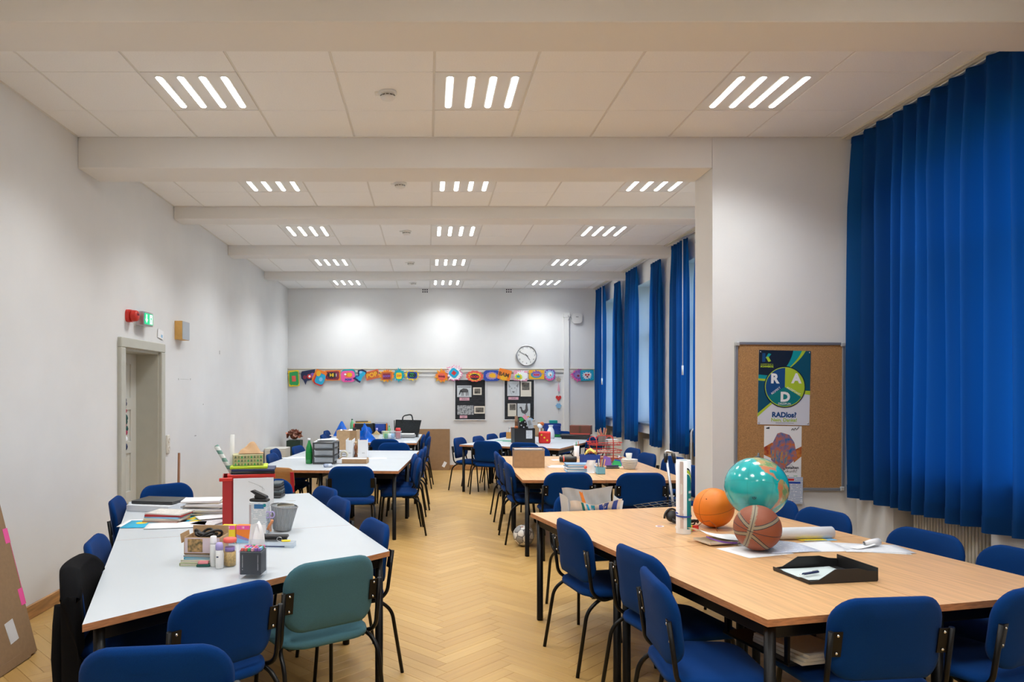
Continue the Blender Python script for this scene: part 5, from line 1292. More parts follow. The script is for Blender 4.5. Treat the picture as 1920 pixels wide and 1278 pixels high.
# ---- striped shopping bag on the chair, cart, football
x, y = 1.195, 5.252
t = thing('shopping_bag', 'white shopping bag with cyan and navy stripes on the chair behind the beech tables', 'bag', (x, y, .482), 12)
M_bag = mat('white_bag_plastic', (.70, .70, .70), .35); M_bagin = mat('bag_inside', (.50, .49, .47), .4)
def bag_side(y0, h0, wob): return lambda u, v: ((u-.5)*(.35+.06*v)+.012*sin(v*9+u*4), y0+(.025*v if y0 > 0 else -.022*v)+.010*sin(u*9+v*3)+.006*sin(u*23+v*11), .005+(h0+wob*sin(u*7+1))*v)
for y0, h0, wob, nm in ((-.058, .305, .02, 'front_panel'), (.045, .385, .012, 'rear_panel')): ob(nm, MB().grid(20, 12, bag_side(y0, h0, wob), M_bag if y0 < 0 else M_bagin), t, recalc=False)
for s in (-1, 1): ob('gusset', MB().grid(6, 12, lambda u, v: (s*(.178+.04*v-.03*sin(pi*u)), -.058-.025*v+(.103+.045*v)*u,   .005+(.31+.05*u)*v), M_bag), t, recalc=False)
ob('bottom', MB().box((0, -.006, .003), (.34, .10, .004), M_bag), t)
fs_ = bag_side(-.058, .305, .02)
for u0, u1, m in ((.22, .27, M_tealp), (.33, .39, M_cyan), (.45, .52, M_cyan), (.60, .69, COL['blue']), (.70, .77, COL['blue']), (.84, .93, COL['blue'])):
    ob('stripe', MB().grid(4, 12, lambda u, v: Vector(fs_(u0+(u1-u0)*u, v*.985))+Vector((0, -.0015, 0)), m), t, recalc=False)
ob('logo_patch', MB().grid(3, 6, lambda u, v: Vector(bag_side(.045, .385, .012)(.36+.09*u, .66+.3*v))+Vector((0, -.002, 0)), M_orange), t, recalc=False)
t = thing('football', 'worn white football with dark seams on the floor behind the table leg', 'football', (.985, 7.36, .1085))
phi = (1+sqrt(5))/2
ico = [Vector(v).normalized() for v in [(0, a, b*phi) for a in (-1, 1) for b in (-1, 1)]+[(a, b*phi, 0) for a in (-1, 1) for b in (-1, 1)]+[(b*phi, 0, a) for a in (-1, 1) for b in (-1, 1)]]
dod = []
for i in range(12):
    for j in range(i+1, 12):
        for k in range(j+1, 12):
            if ico[i].dot(ico[j]) > .4 and ico[j].dot(ico[k]) > .4 and ico[i].dot(ico[k]) > .4: dod.append((ico[i]+ico[j]+ico[k]).normalized())
def fcol(p):
    p = Vector(p); d = sorted([(p.dot(c)*1.0, 0) for c in ico]+[(p.dot(c)*.988, 1) for c in dod], reverse=True)
    if d[0][0]-d[1][0] < .022: return (.05, .05, .06)
    if d[0][1] == 0: return (.30, .30, .30)
    n = sin(p.x*9)+sin(p.y*11+1)+sin(p.z*8)
    return (.34, .16, .12) if n > 2.1 else ((.78, .76, .72) if n > -1.2 else (.62, .60, .56))
ball_obj('cover', .108, fcol, mat_attr('football_leather', .4), t, Matrix.Rotation(.5, 4, 'X') @ Matrix.Rotation(.3, 4, 'Y'), 96, 48)
t = thing('luggage_cart', 'folding aluminium cart with a wire rack and black grips beside the second beech cluster', 'cart', (2.02, 5.88, 0))
Ph = (1246-VX)*5.95/F; 
ob('rail', MB().tube([(-.04, .07, 1.06), (.02, .03, .55), (.05, .0, .10)], .011, M_alu), t); ob('rail', MB().tube([(.03, .05, 1.03), (.075, .02, .55), (.11, -.02, .10)], .011, M_alu), t)
ob('handle', MB().tube(fillet([(-.04, .07, 1.05), (-.045, .075, 1.095), (.02, .06, 1.085), (.03, .05, 1.02)], .03), .012, M_alu), t)
ob('grip', MB().tube([(-.04, .07, 1.0), (-.042, .072, 1.075)], .017, M_blackp), t); ob('grip', MB().tube([(.012, .058, 1.075), (.03, .05, 1.0)], .017, M_blackp), t)
rk = MB()
for yv in (-.10, 0, .10): rk.tube([(-.30, yv, .64), (.06, yv, .69)], .004, M_dgrey)
for i in range(7): rk.tube([(-.30+.06*i, -.10, .64+.0083*i), (-.30+.06*i, .10, .64+.0083*i)], .003, M_dgrey)
ob('wire_rack', rk, t)
for dx in (.05, .13): ob('wheel', MB().lathe([(.05, -.02), (.08, -.02), (.08, .02), (.05, .02)], M_blackp, Tm(dx, -.02, .08) @ RX, 20), t)
ob('axle', MB().box((.09, -.01, .10), (.16, .05, .03), M_dgrey, ch=.004), t)
# ---- front left white tables
def book(name, label, x, y, z, w_, d, h, rz, cover, group=None, cat='book', pages=None):
    t = thing(name, label, cat, (x, y, z+.0004), rz, group)
    ob('cover', MB().box((0, 0, .001), (w_, d, .002), cover).box((0, 0, h-.001), (w_, d, .002), cover).box((-w_/2+.001, 0, h/2), (.002, d, h-.004), cover), t)
    ob('pages', MB().box((.001, 0, h/2), (w_-.006, d-.006, h-.0044), pages or M_paper2), t)
    return t
# left: white laptop box with a grey tablet case, magazines, mail
x, y = at(288, 957)
slab('laptop_box', 'flat white product box under the dark grey laptop', 'box', x, y+.06, TZ, .33, .24, .045, -12, mat('box_white', (.66, .68, .72), .5), ch=.003)
t = put('laptop', 'closed dark grey laptop on the flat white box', 'laptop', x+.01, y+.10, TZ+.0456, -10)
ob('base', MB().box((0, 0, .008), (.32, .23, .014), M_dgrey, ch=.004), t); ob('lid', MB().box((0, 0, .0195), (.32, .23, .008), M_dgrey, ch=.003), t)
x, y = at(308, 978)
for k, (w_, d, h, rz, m, lab) in enumerate([(.24, .18, .012, -8, mat('rosy_board', (.45, .27, .22), .7), 'rose brown pad at the bottom of the magazine pile by the laptop'), (.245, .17, .014, -4, M_paper2, 'cream magazine second from below in the pile by the laptop'), (.24, .18, .009, -10, COL['lightblue'], 'pale blue magazine in the middle of the pile by the laptop'),
     (.25, .18, .012, -5, M_dkred, 'red backed magazine in the pile by the laptop'), (.255, .185, .008, -11, mat_lines('mag_print', (.66, .64, .60), (.36, .33, .30), .014, .3, 30), 'printed cream magazine on top of the pile by the laptop')]):
    slab('magazine', lab, 'magazine', x+.004*k, y+.04+.005*k, TZ+[0, .0125, .027, .0365, .049][k]+.0008, w_, d, h, rz, m)
# envelopes and newspapers
x, y = at(383, 966); z = TZ; r = random.Random(12)
MS = [M_paper2, mat_lines('news_print2', (.62, .62, .60), (.25, .25, .25), .013, .35, 40), M_paper, M_paper2, M_paper, mat('env_grey', (.50, .51, .53), .7), M_paper2, M_paper, mat('env_buff', (.60, .52, .40), .75), M_paper]
LB = ['cream envelope at the very bottom of the mail pile', 'newspaper low in the mail pile', 'white envelope in the lower mail pile', 'cream envelope sticking out left of the mail pile', 'white envelope in the middle of the mail pile', 'grey plastic mailer in the middle of the mail pile',
      'cream letter in the upper mail pile', 'white letter in the upper mail pile', 'buff envelope near the top of the mail pile', 'white sheet lying on top of the mail pile']
for k in range(10):
    h = r.uniform(.007, .015); slab('envelope', LB[k], 'envelope', x+r.uniform(-.03, .025), y+.06+r.uniform(-.02, .03), z+.0006*(k+1), .33-.008*k, .22-.004*k, h, r.uniform(-10, 12), MS[k], 'mail pile on the front left tables'); z += h
leaf('letter', 'loose white letter hanging over the front of the mail pile', 'paper', x+.09, y-.12, TZ+.012, .20, .15, 30, M_paper, None, .004, .0, 5)
# flat blue and yellow prints with white sheets over them
x, y = at(300, 983)
for k, (px, py, w_, d, rz, m, lab, dz) in enumerate([(262, 980, .22, .25, 8, M_paper, 'white leaflet at the left edge of the table seam', 0), (290, 982, .36, .26, 6, M_cyan, 'blue and yellow poster sheet spread flat, left one', .0018), (372, 972, .30, .28, 14, COL['cyan'], 'blue and yellow poster sheet spread flat, right one', .0018),
     (330, 985, .36, .20, 12, M_paper, 'white sheet lying across the two blue posters', .0036), (398, 978, .17, .25, -16, mat_lines('sheet_print', (.78, .78, .80), (.4, .42, .45), .02, .3, 25), 'printed white sheet right of the blue posters', .0036)]):
    xx, yy = at(px, py); o = leaf('poster_sheet' if m in (M_cyan, COL['cyan']) else 'paper_sheet', lab, 'poster' if m in (M_cyan, COL['cyan']) else 'paper', xx, yy, TZ+dz, w_, d, rz, m, None, 0, 0, k)
    if k == 1: ob('yellow_shape', MB().cyl(.035, .0012, .0016, M_yellow, Tm(-.09, .03), 16).box((.1, -.06, .0014), (.1, .03, .0004), M_yellow), o)
    if k == 2: ob('yellow_shape', MB().box((-.03, .02, .0014), (.05, .17, .0004), M_yellow, Tm(rz=-25)).cyl(.05, .0012, .0016, M_yellow, Tm(.0, -.11), 20), o)
# red file box with everything piled on it
x, y = at(466, 984)
fx, fy = x-.035, y+.125
t = put('file_box', 'tall red file box with a white drawing on its front', 'file box', fx, fy, TZ, 15)
W_, D_, H_ = .318, .25, .305
b = MB().box((0, 0, .003), (W_, D_, .006), M_dkred)
for s in (-1, 1): b.box((s*(W_/2-.003), 0, H_/2), (.006, D_, H_), M_dkred).box((0, s*(D_/2-.003), H_/2), (W_-.012, .006, H_), M_dkred)
ob('body', b, t)
ob('spine', MB().box((-W_/2+.029, -D_/2-.006, H_/2), (.058, .012, H_), M_dkred, ch=.002).box((-W_/2+.02, -D_/2-.008, H_-.01), (.08, .018, .022), M_red, ch=.003), t)
ws = ob('white_sheet', MB().box((.033, -D_/2-.014, .152), (.25, .003, .298), M_paper), t)
ob('pencil_sketch', MB().tube([(.0, -D_/2-.0157, .28), (.06, -D_/2-.0157, .255), (.10, -D_/2-.0157, .225)], .0008, M_grey, None, 4).tube([(.07, -D_/2-.0157, .25), (.09, -D_/2-.0157, .24), (.085, -D_/2-.0157, .22), (.10, -D_/2-.0157, .218)], .0008, M_grey, None, 4), ws)
ob('top_tray', MB().box((.02, 0, H_-.004), (.30, .235, .008), M_red).box((.02, -D_/2+.006, H_+.006), (.30, .006, .022), M_red, ch=.002), t)
zz = TZ+H_+.001; cx, cy = fx+.02, fy
for k, (w_, d, h, m, lab) in enumerate([(.27, .21, .018, M_navy, 'black folder lowest on the red file box'), (.275, .215, .015, M_blackp, 'black folder second on the red file box'), (.27, .21, .014, M_navy, 'black folder third on the red file box')]):
    slab('folder', lab, 'folder', cx+.01+.006*k, cy, zz, w_, d, h, 15-3*k, m, 'folders on the red file box', ch=.002); zz += h+.0006
slab('lime_folder', 'bright lime green folder on the pile above the red file box', 'folder', cx-.01, cy+.0, zz, .235, .19, .016, 11, M_lemon, ch=.002); zz += .017
M_tri = mat('pattern_paper', (.46, .44, .24), .6)
t = thing('patterned_box', 'small box with a green triangle pattern on the lime folder', 'box', (cx-.02, cy, zz+.0004), 16)
ob('body', MB().box((0, 0, .036), (.19, .14, .072), M_tri, ch=.002), t)
tb = MB()
for i in range(9):
    for j in range(3): tb.prism([(-.088+.02*i, .004+.023*j), (-.072+.02*i, .004+.023*j), (-.08+.02*i, .022+.023*j)], .0702, .0708, [M_green, mat('olive_print', (.20, .24, .10), .6), mat('dark_olive', (.09, .14, .09), .6)][(i*2+j) % 3], RX)
ob('triangle_print', tb, t)['kind'] = 'stuff'
zz += .0725
t = thing('paper_bag', 'crumpled brown paper bag on top of the patterned box', 'bag', (cx-.01, cy+.02, zz+.0004), 14)
ob('paper', MB().grid(12, 8, lambda u, v: ((u-.5)*.15, (v-.5)*.12, .004+(.052+.018*sin(u*9+v*4)+.012*sin(v*11+u*3))*(1-abs(2*u-1)**2.2)*(1-abs(2*v-1)**2.2)), mat('brown_paper', (.48, .30, .16), .8)), t, recalc=False)
ob('flat_end', MB().box((.02, .0, .003), (.13, .09, .004), mat('brown_paper', (.48, .30, .16), .8)), t)
for k, (a, b_, m, lab) in enumerate([((-.100, -.030, .325), (-.20, -.035, .505), mat_lines('tube_print', (.55, .57, .55), (.10, .22, .18), .05, .5, 20, axis='Z'), 'slanted printed paper tube sticking out of the red file box'), ((-.105, .03, .32), (-.10, .045, .57), mat('tube_paper', (.60, .60, .57), .7), 'upright pale paper tube sticking out of the red file box')]):
    t = thing('paper_tube', lab, 'paper tube', (fx, fy, TZ), 13); d_ = (Vector(b_)-Vector(a)).normalized()
    q = d_.to_track_quat('Z', 'Y').to_matrix().to_4x4(); L = (Vector(b_)-Vector(a)).length
    ob('roll', MB().lathe([(.015, 0), (.015, L), (.0125, L), (.0125, .01)], m, Matrix.Translation(a) @ q, 16, cap=False), t)
    ob('inner_turn', MB().lathe([(.0085, .01), (.0085, L-.004), (.0065, L-.004), (.0065, .01)], M_paper2, Matrix.Translation(a) @ q, 12, cap=False), t)
slab('grey_case', 'grey square case standing behind the paper tubes', 'case', fx-.14, fy+.22, TZ, .06, .12, .37, 0, M_grey, ch=.006)
# dark stack at the right of the file box
x, y = at(515, 934)
for k in range(6): slab('grey_tray', 'dark grey stacked case right of the red file box, %s' % NTH[k], 'case', x+.004*((k*7) % 3), y+.08, TZ+.0205*k, .10-.005*k, .16, .02, 3*(k % 3)-3, [M_dgrey, M_blackp, mat('slate_plastic', (.07, .09, .10), .4)][k % 3], 'stacked dark cases beside the red file box', ch=.004)
# white carton with hole punch
x, y = at(484, 1001)
t = put('tall_box', 'tall white printed box carrying the black hole punch', 'box', x, y+.04, TZ, -5)
ob('body', MB().box((0, 0, .0945), (.104, .075, .189), mat_lines('fine_blue_text', (.68, .72, .76), (.36, .46, .54), .010, .35, 45, axis='Z'), ch=.002), t)
ob('label_band', MB().box((.008, -.0382, .165), (.06, .001, .026), mat('label_blue', (.03, .16, .38), .5)), t); ob('side_band', MB().box((-.046, -.0382, .09), (.012, .001, .17), mat('grey_band', (.45, .40, .42), .6)), t)
ob('teal_spot', MB().cyl(.010, .0382, .039, M_tealp, Tm(.042, 0, .172) @ RX, 14), t)
ob('sketch_card', MB().box((.02, -.0385, .03), (.06, .001, .05), M_paper), t)
t = thing('hole_punch', 'black hole punch sitting on the tall white box', 'hole punch', (x, y+.04, TZ+.1902), -12)
ob('base', MB().box((0, 0, .009), (.115, .05, .016), M_blackp, ch=.005), t); ob('pivot', MB().box((.0, 0, .028), (.06, .035, .024), M_blackp, ch=.006), t)
ob('lever', MB().prism([(-.055, .062), (-.04, .068), (.045, .034), (.05, .022), (.02, .02), (-.01, .034)], -.018, .018, M_blackp, RX), t)
# wire mesh pot with scissors and an envelope
x, y = at(523, 996)
M_mesh = mat_glass('wire_mesh', '#b9bcbe', 0.62, .4)
t = put('mesh_pot', 'leaning silver wire mesh pot full of papers and scissors', 'pen pot', x+.012, y+.03, TZ+.006, -6)
Pm = Matrix.Rotation(radians(6), 4, 'Y')
ob('mesh_wall', MB().lathe([(.056, .004), (.082, .146)], M_mesh, Pm, 4*5, cap=False), t)
wr_ = MB()
for k in range(16):
    a = 2*pi*k/16; wr_.tube([(.056*cos(a), .056*sin(a), .004), (.082*cos(a+.3), .082*sin(a+.3), .146)], .0006, M_alu, Pm, 4).tube([(.056*cos(a), .056*sin(a), .004), (.082*cos(a-.3), .082*sin(a-.3), .146)], .0006, M_alu, Pm, 4)
ob('wire', wr_, t)['kind'] = 'stuff'
ob('rim', MB().lathe([(.080, .142), (.085, .146), (.080, .150)], M_grey, Pm, 24, cap=False), t); ob('bottom', MB().cyl(.056, .002, .005, M_grey, Pm, 20), t)
t = thing('pot_envelope', 'cream envelope lying across the top of the wire mesh pot', 'envelope', (x+.035, y+.03, TZ+.153), 15)
ob('paper', MB().grid(6, 4, lambda u, v: ((u-.5)*.12, (v-.5)*.09, .012+.03*u-.015*v+.01*sin(u*4)), M_paper2), t, recalc=False); ob('back', MB().box((0, 0, .004), (.10, .08, .004), M_paper2), t)
t = thing('scissors', 'scissors with lilac handles stuck in the wire mesh pot', 'scissors', (x-.038, y-.038, TZ+.001), 0)
for s in (-1, 1): ob('handle', MB().tube([(s*.013+.014*cos(a), -.04, .115+.019*sin(a)) for a in [2*pi*i/14 for i in range(14)]], .004, M_lilac, None, 6, True), t)
ob('blade', MB().box((0, -.022, .055), (.012, .002, .10), M_chrome, Tm(rx=-14)), t)
x2, y2 = at(500, 1005)
t = put('ring_toy', 'small bent orange wooden clip leaning on the tall white box', 'clip', x2+.01, y2-.02, TZ+.035, 30); ob('clip', MB().tube([(0, 0, .006), (.01, 0, .03), (.025, 0, .05), (.03, .004, .062)], .009, mat('clip_wood', (.55, .22, .09), .5)), t)
x2, y2 = at(512, 1014)
for k in range(2): slab('pencil_case', ['flat black case at the bottom below the wire mesh pot', 'flat black case lying on the other one below the wire mesh pot'][k], 'case', x2-.005+.01*k, y2+.01, TZ+.017*k, .16, .05, .0165, -4+3*k, M_blackp, ch=.004)
x2, y2 = at(520, 1024)
t = put('acrylic_tray', 'low clear acrylic tray lying in front of the black cases', 'tray', x2, y2-.01, TZ, -4)
b = MB().box((0, 0, .002), (.20, .06, .003), M_clear)
for s in (-1, 1): b.box((0, s*.029, .016), (.20, .002, .026), M_clear).box((s*.099, 0, .016), (.002, .056, .026), M_clear)
ob('box', b, t); ob('blue_line', MB().box((-.01, -.0302, .008), (.12, .0006, .006), COL['navy']), t)
t = put('key_ring', 'key ring with a yellow tag on the clear acrylic tray', 'keys', x2+.05, y2-.01, TZ+.03, 5)
ob('tag', MB().prism(rrect(.05, .03, .014, 4), 0, .006, M_yellow), t); ob('ring', MB().tube([(-.036+.014*cos(a), .0, .012+.012*sin(a)) for a in [2*pi*i/16 for i in range(16)]], .0013, M_chrome, None, 5, True), t)
# pink pencil boxes, tissue, marker case, jar, bottles, books with the cable box
for k, (px, lab) in enumerate([(428.5, 'pink and yellow crayon box, left of the pair'), (456, 'pink and orange crayon box, right of the pair behind the tissue')]):
    x2, y2 = at(px, 1018); t = put('crayon_box', lab, 'box', x2, y2+.02, TZ, -3, 'crayon boxes')
    ob('body', MB().box((0, 0, .05), (.076, .04, .10), M_yellow if k == 0 else M_orange, ch=.001), t)
    ob('pink_band', MB().box((0, -.0204, .088), (.076, .001, .022), M_pink), t); ob('print', MB().prism([(-.037, .0), (.037, .0), (.037, .022), (-.037, .045)], .0204, .021, COL['lightblue'], RX).prism([(-.037, .03), (.03, .012), (.037, .022), (-.037, .05)], .0211, .0216, COL['lilac'], RX), t)
    txt(t, '18', .016, (0, -.0212, .088), (90, 0, 0), M_paper)
x, y = at(470, 1086)
t = put('marker_case', 'clear plastic case packed with dark capped markers, nearest to the table edge', 'marker case', x, y+.047, TZ, -4)
ob('shell', MB().box((0, 0, .0825), (.106, .096, .164), M_clear2, ch=.003), t)
ob('insert', MB().box((0, 0, .072), (.098, .088, .105), mat('case_black', (.010, .018, .032), .5), ch=.002), t)
pens = MB(); r = random.Random(6)
for i in range(6):
    for j in range(5): ob('marker', MB().box((0, 0, .007), (.012, .013, .014), [M_pink, COL['lilac'], COL['rose'], M_purple, COL['lightblue'], M_green, COL['coral']][r.randrange(7)], ch=.002), t, loc=(-.039+.0156*i, -.034+.017*j, .126))
ob('side_print', MB().box((-.0496, 0, .075), (.001, .08, .11), M_pink), t)
for px_ in (-.036, .036): ob('print_text', MB().box((px_, -.0447, .075), (.004, .0006, .07), mat_lines('case_text', (.02, .03, .05), (.5, .52, .55), .006, .5, 100, axis='Z')), t)
ob('lid_edge', MB().box((0, 0, .124), (.108, .098, .003), M_clear2), t)
t = put('tissue', 'white paper tissue standing up behind the marker case', 'tissue', x-.015, y+.140, TZ+.001, 10)
ob('paper', MB().lathe([(.042, 0), (.040, .06), (.038, .13), (.030, .18), (.012, .225), (.001, .24)], M_paper, Matrix.Rotation(.08, 4, 'Y'), 14), t)
ob('fold', MB().grid(5, 6, lambda u, v: ((u-.5)*.07*(1-.5*v), -.02-.012*sin(u*7),   .08+.15*v), M_paper), t, recalc=False)
x, y = at(428, 1063.5)
t = put('glass_jar', 'small glass jar with gold filling and a red lid', 'jar', x, y+.03)
ob('glass', MB().lathe([(.026, 0), (.031, .004), (.031, .085), (.026, .10), (.022, .108), (.022, .118)], M_clear, None, 24), t); ob('filling', MB().lathe([(.024, .003), (.0285, .006), (.0285, .072), (0, .073)], mat('gold_filling', (.50, .30, .06), .5, vary=.3, vscale=120), None, 20), t)
ob('lid', MB().lathe([(.031, .118), (.033, .122), (.032, .136), (.028, .138), (0, .138)], COL['coral'], None, 20), t); ob('purple_beads', MB().cyl(.024, .074, .095, M_purple, None, 14), t)
x, y = at(398, 1063)
t = put('shampoo_bottle', 'slim white bottle with a flip cap, taller of the two', 'bottle', x, y+.02)
ob('body', MB().lathe([(.014, 0), (.017, .004), (.017, .10), (.014, .112)], M_wplast, None, 20), t); ob('cap', MB().lathe([(.016, .112), (.0165, .115), (.015, .145), (.012, .148), (0, .148)], M_paper, None, 20), t); ob('label', MB().lathe([(.0172, .02), (.0172, .08)], COL['lightblue'], Tm(), 6, cap=False), t) if 0 else None
x, y = at(410, 1066)
t = put('deodorant', 'short white bottle with a lilac cap in front of the jar', 'bottle', x, y+.012)
ob('body', MB().lathe([(.017, 0), (.019, .004), (.019, .085), (.017, .09)], M_wplast, None, 20), t); ob('cap', MB().lathe([(.0185, .09), (.0185, .112), (.014, .124), (0, .126)], M_lilac, None, 20), t); ob('mark', MB().box((-.004, -.0192, .058), (.010, .001, .006), M_navy), t)
x, y = at(366, 1060)
book('book', 'pale green book lowest under the cable box', x, y+.075, TZ, .15, .17, .014, 0, mat('pale_green_cover', (.40, .46, .26), .6))
book('book', 'cream book second under the cable box', x+.005, y+.08, TZ+.015, .145, .165, .013, -4, M_paper2)
book('book', 'dark blue book third under the cable box', x+.01, y+.085, TZ+.029, .14, .16, .010, 2, COL['cyan'])
book('book', 'grey book directly under the cable box', x+.012, y+.085, TZ+.040, .14, .16, .008, -2, M_grey)
x2, y2 = at(385, 1061)
slab('sponge', 'green and white sponge lying in front of the books', 'sponge', x2-.006, y2-.002, TZ, .066, .036, .012, 3, mat('dark_green_felt', (.015, .09, .07), .9), ch=.002)
slab('eraser', 'pink eraser block on the green sponge', 'eraser', x2-.008, y2-.001, TZ+.0126, .05, .03, .013, 3, mat('pink_rubber', (.72, .25, .27), .7), ch=.002)
t = thing('cable_box', 'small open brown box with a flower card and black cords inside', 'box', (x+.030, y+.085, TZ+.0487), -3)
carton(t, .185, .12, .085, M_card2)
ob('flap', MB().box((0, .062, .098), (.185, .003, .05), M_card2, Tm(0, 0, 0)), t); ob('flap', MB().box((-.098, .0, .092), (.003, .11, .045), M_card2, Tm(0, 0, 0, 0, 0, -8)), t)
cd = ob('picture_card', MB().box((.0, -.0615, .045), (.175, .002, .075), mat('rosy_card', (.60, .50, .54), .6)), t); ob('flower_photo', MB().box((-.035, -.0629, .045), (.075, .001, .065), mat('flower_photo', (.10, .08, .03), .5, vary=.8, vscale=60, col2=(.50, .30, .12))), cd)
ob('cord', MB().tube([(.05*cos(a*1.3)+.02*sin(a*.37), .03*sin(a*1.7), .08+.02*sin(a*.9)**2+.012*cos(a*2.2)) for a in [i*.3 for i in range(60)]], .007, M_blackp, None, 6), t)

# ---- second left white tables
x, y = at(578.5, 869.5)
t = put('glass_bottle', 'tall green glass water bottle beside the drawer tower', 'bottle', x, y+.04)
M_gg = mat('green_glass', (.01, .26, .05), .08, coat=.5)
ob('glass', MB().lathe([(.036, 0), (.040, .005), (.040, .16), (.036, .19), (.018, .24), (.0145, .255), (.0145, .275)], M_gg, None, 24), t); ob('cap', MB().lathe([(.0165, .272), (.0165, .295), (0, .296)], M_paper, None, 16), t)
ob('label', MB().lathe([(.0406, .05), (.0406, .125)], mat('green_label', (.01, .20, .03), .6), None, 24, cap=False), t)
x, y = at(607, 870)
t = put('drawer_tower', 'dark three drawer tower with smoky clear drawers beside the green bottle', 'drawer unit', x+.005, y+.17, TZ, -3)
W_, D_, H_ = .255, .33, .25
b = MB()
for z in (.006, .088, .170, H_-.007): b.box((0, 0, z), (W_, D_, .013), M_dgrey, ch=.003)
for sx in (-1, 1):
    for sy in (-1, 1): b.box((sx*(W_/2-.008), sy*(D_/2-.008), H_/2), (.016, .016, H_-.02), M_dgrey)
ob('carcass', b, t)
for k in range(3):
    d_ = ob('drawer', MB().box((0, -.003, .047+.082*k), (W_-.034, D_-.012, .062), M_smoke, ch=.006), t)
    ob('drawer_content', MB().box((.01, .01, .034+.082*k), (W_-.07, D_-.06, .03), [mat('grey_content', (.26, .31, .28), .7), M_grey, mat('pale_content', (.5, .5, .52), .7)][k]), d_)
    ob('pull', MB().prism(rrect(.12, .03, .012, 4), D_/2-.002, D_/2+.006, M_smoke, Tm(.02, 0, .047+.082*k) @ RX), d_)
for k in range(3): leaf('paper_sheet', ['white sheet lowest on the drawer tower', 'white sheet in the middle on the drawer tower', 'white sheet on top of the drawer tower'][k], 'paper', x-.01+.02*k, y+.12, TZ+H_+.0135*k, .24, .17, 10*k-8, M_paper, None, .012, .0, k)
x, y = at(655, 858)
for k, (px, lab, w_) in enumerate([(655, 'narrow white box file with a brown inside, left one', .085), (679, 'white box file standing upright, right one', .115)]):
    xx, yy = at(px, 858); t = put('box_file', lab, 'box file', xx, yy+.12, TZ, -2+4*k, 'white box files')
    sd = [(-.11, 0), (.13, 0), (.13, .235-.01*k), (-.11, .225)]
    for s in (-1, 1): ob('side_panel', MB().prism(sd, -.0015, .0015, M_paper, Tm(s*(w_/2-.0016)) @ Matrix.Rotation(pi/2, 4, 'Z') @ RX), t)
    ob('front_panel', MB().box((0, -.108, .112 if k else .11), (w_-.008, .003, .222), M_paper), t); ob('inside', MB().box((0, .12, .11), (w_-.01, .003, .20), M_card2), t); ob('base', MB().box((0, .01, .002), (w_-.008, .22, .003), M_card2), t)
    ob('small_print', MB().box((.01, -.1098, .06), (.03, .0006, .012), mat_lines('spine_text', (.7, .7, .7), (.3, .3, .32), .005, .5, 60, axis='Z')), t)
xx, yy = at(667, 857)
t = put('wooden_figure', 'small copper brown carved figure between the two box files', 'figure', xx-.006, yy+.08)
ob('body', MB().lathe([(.02, 0), (.022, .02), (.012, .05), (.020, .09), (.023, .12), (.015, .15), (.010, .16)], mat('carved_wood', (.36, .14, .06), .5, vary=.4, vscale=30), None, 16), t); ob('head', MB().sphere(.020, M_card2, Tm(0, 0, .176), 14, 8), t)
x, y = at(661, 869)
t = put('shallow_carton', 'flat open carton with brown front and papers inside in front of the box files', 'carton', x, y+.10, TZ, -3)
b = MB().box((0, 0, .003), (.34, .20, .006), M_card2)
for s in (-1, 1): b.box((s*.168, 0, .028), (.004, .20, .052), M_card2).box((0, s*.098, .028), (.332, .004, .052), M_card)
ob('body', b, t); ob('paper_inside', MB().box((0, 0, .03), (.30, .17, .045), M_paper, ch=.004), t); ob('white_flap', MB().box((-.15, -.1015, .028), (.06, .002, .048), M_paper), t)
x, y = at(642, 861); t = put('tape_roll', 'cream roll of tape beside the drawer tower', 'tape', x+.01, y+.08, TZ)
ob('roll', MB().lathe([(.034, -.02), (.05, -.02), (.05, .02), (.034, .02), (.034, -.02)], mat('tape_cream', (.58, .54, .42), .5), Tm(0, 0, .05) @ RX, 28, cap=False), t); ob('core', MB().lathe([(.0335, -.019), (.0335, .019), (.031, .019), (.031, -.019), (.0335, -.019)], M_card2, Tm(0, 0, .05) @ RX, 24, cap=False), t)
for k in range(5): slab('paper_stack', 'sheaf of white papers between drawer tower and box files, %s' % NTH[k], 'papers', x-.045+.004*k, y+.37, TZ+.0155*k, .12, .20, .015, 4*k-6, M_paper if k % 2 else mat('grey_sheaf', (.42, .42, .46), .7), 'sheaves behind the tape roll')
x, y = at(614, 876); slab('napkin_pack', 'white and blue pack of napkins at the near table edge', 'napkins', x, y+.04, TZ, .10, .08, .035, 12, mat('napkin_print', (.62, .66, .72), .6, vary=.4, vscale=18, col2=(.12, .18, .34)), ch=.012)
x, y = at(702, 859.5); leaf('paper_sheet', 'thin white sheet right of the box files', 'paper', x, y+.02, TZ, .30, .16, 3, M_paper, None, 0, 0, 9)
x, y = at(548, 858); leaf('paper_sheet', 'thin pale sheet left of the green bottle', 'paper', x+.02, y, TZ, .28, .2, 20, mat_lines('pale_sheet', (.72, .75, .80), (.5, .58, .66), .03, .3, 12), None, 0, 0, 9)
x, y = at(652.5, 849)
t = put('tall_carton', 'tall brown cardboard carton at the rear of the drawer tower tables', 'carton', x, y+.05, TZ, -4)
carton(t, .275, .26, .31, M_card2); ob('side_flap', MB().box((.09, -.1315, .25), (.09, .003, .12), M_card), t)
ob('contents', MB().box((0, 0, .29), (.255, .24, .02), M_paper, ch=.004), t); ob('white_scrap', MB().grid(5, 4, lambda u, v: (-.10+.18*u, -.08+.14*v, .302+.02*sin(u*7+v*3)), M_paper), t, recalc=False)
ob('dark_item', MB().cyl(.025, .303, .345, M_blackp, Tm(.09, -.05), 14).cyl(.010, .345, .40, COL['red'], Tm(.085, -.05), 10), t)
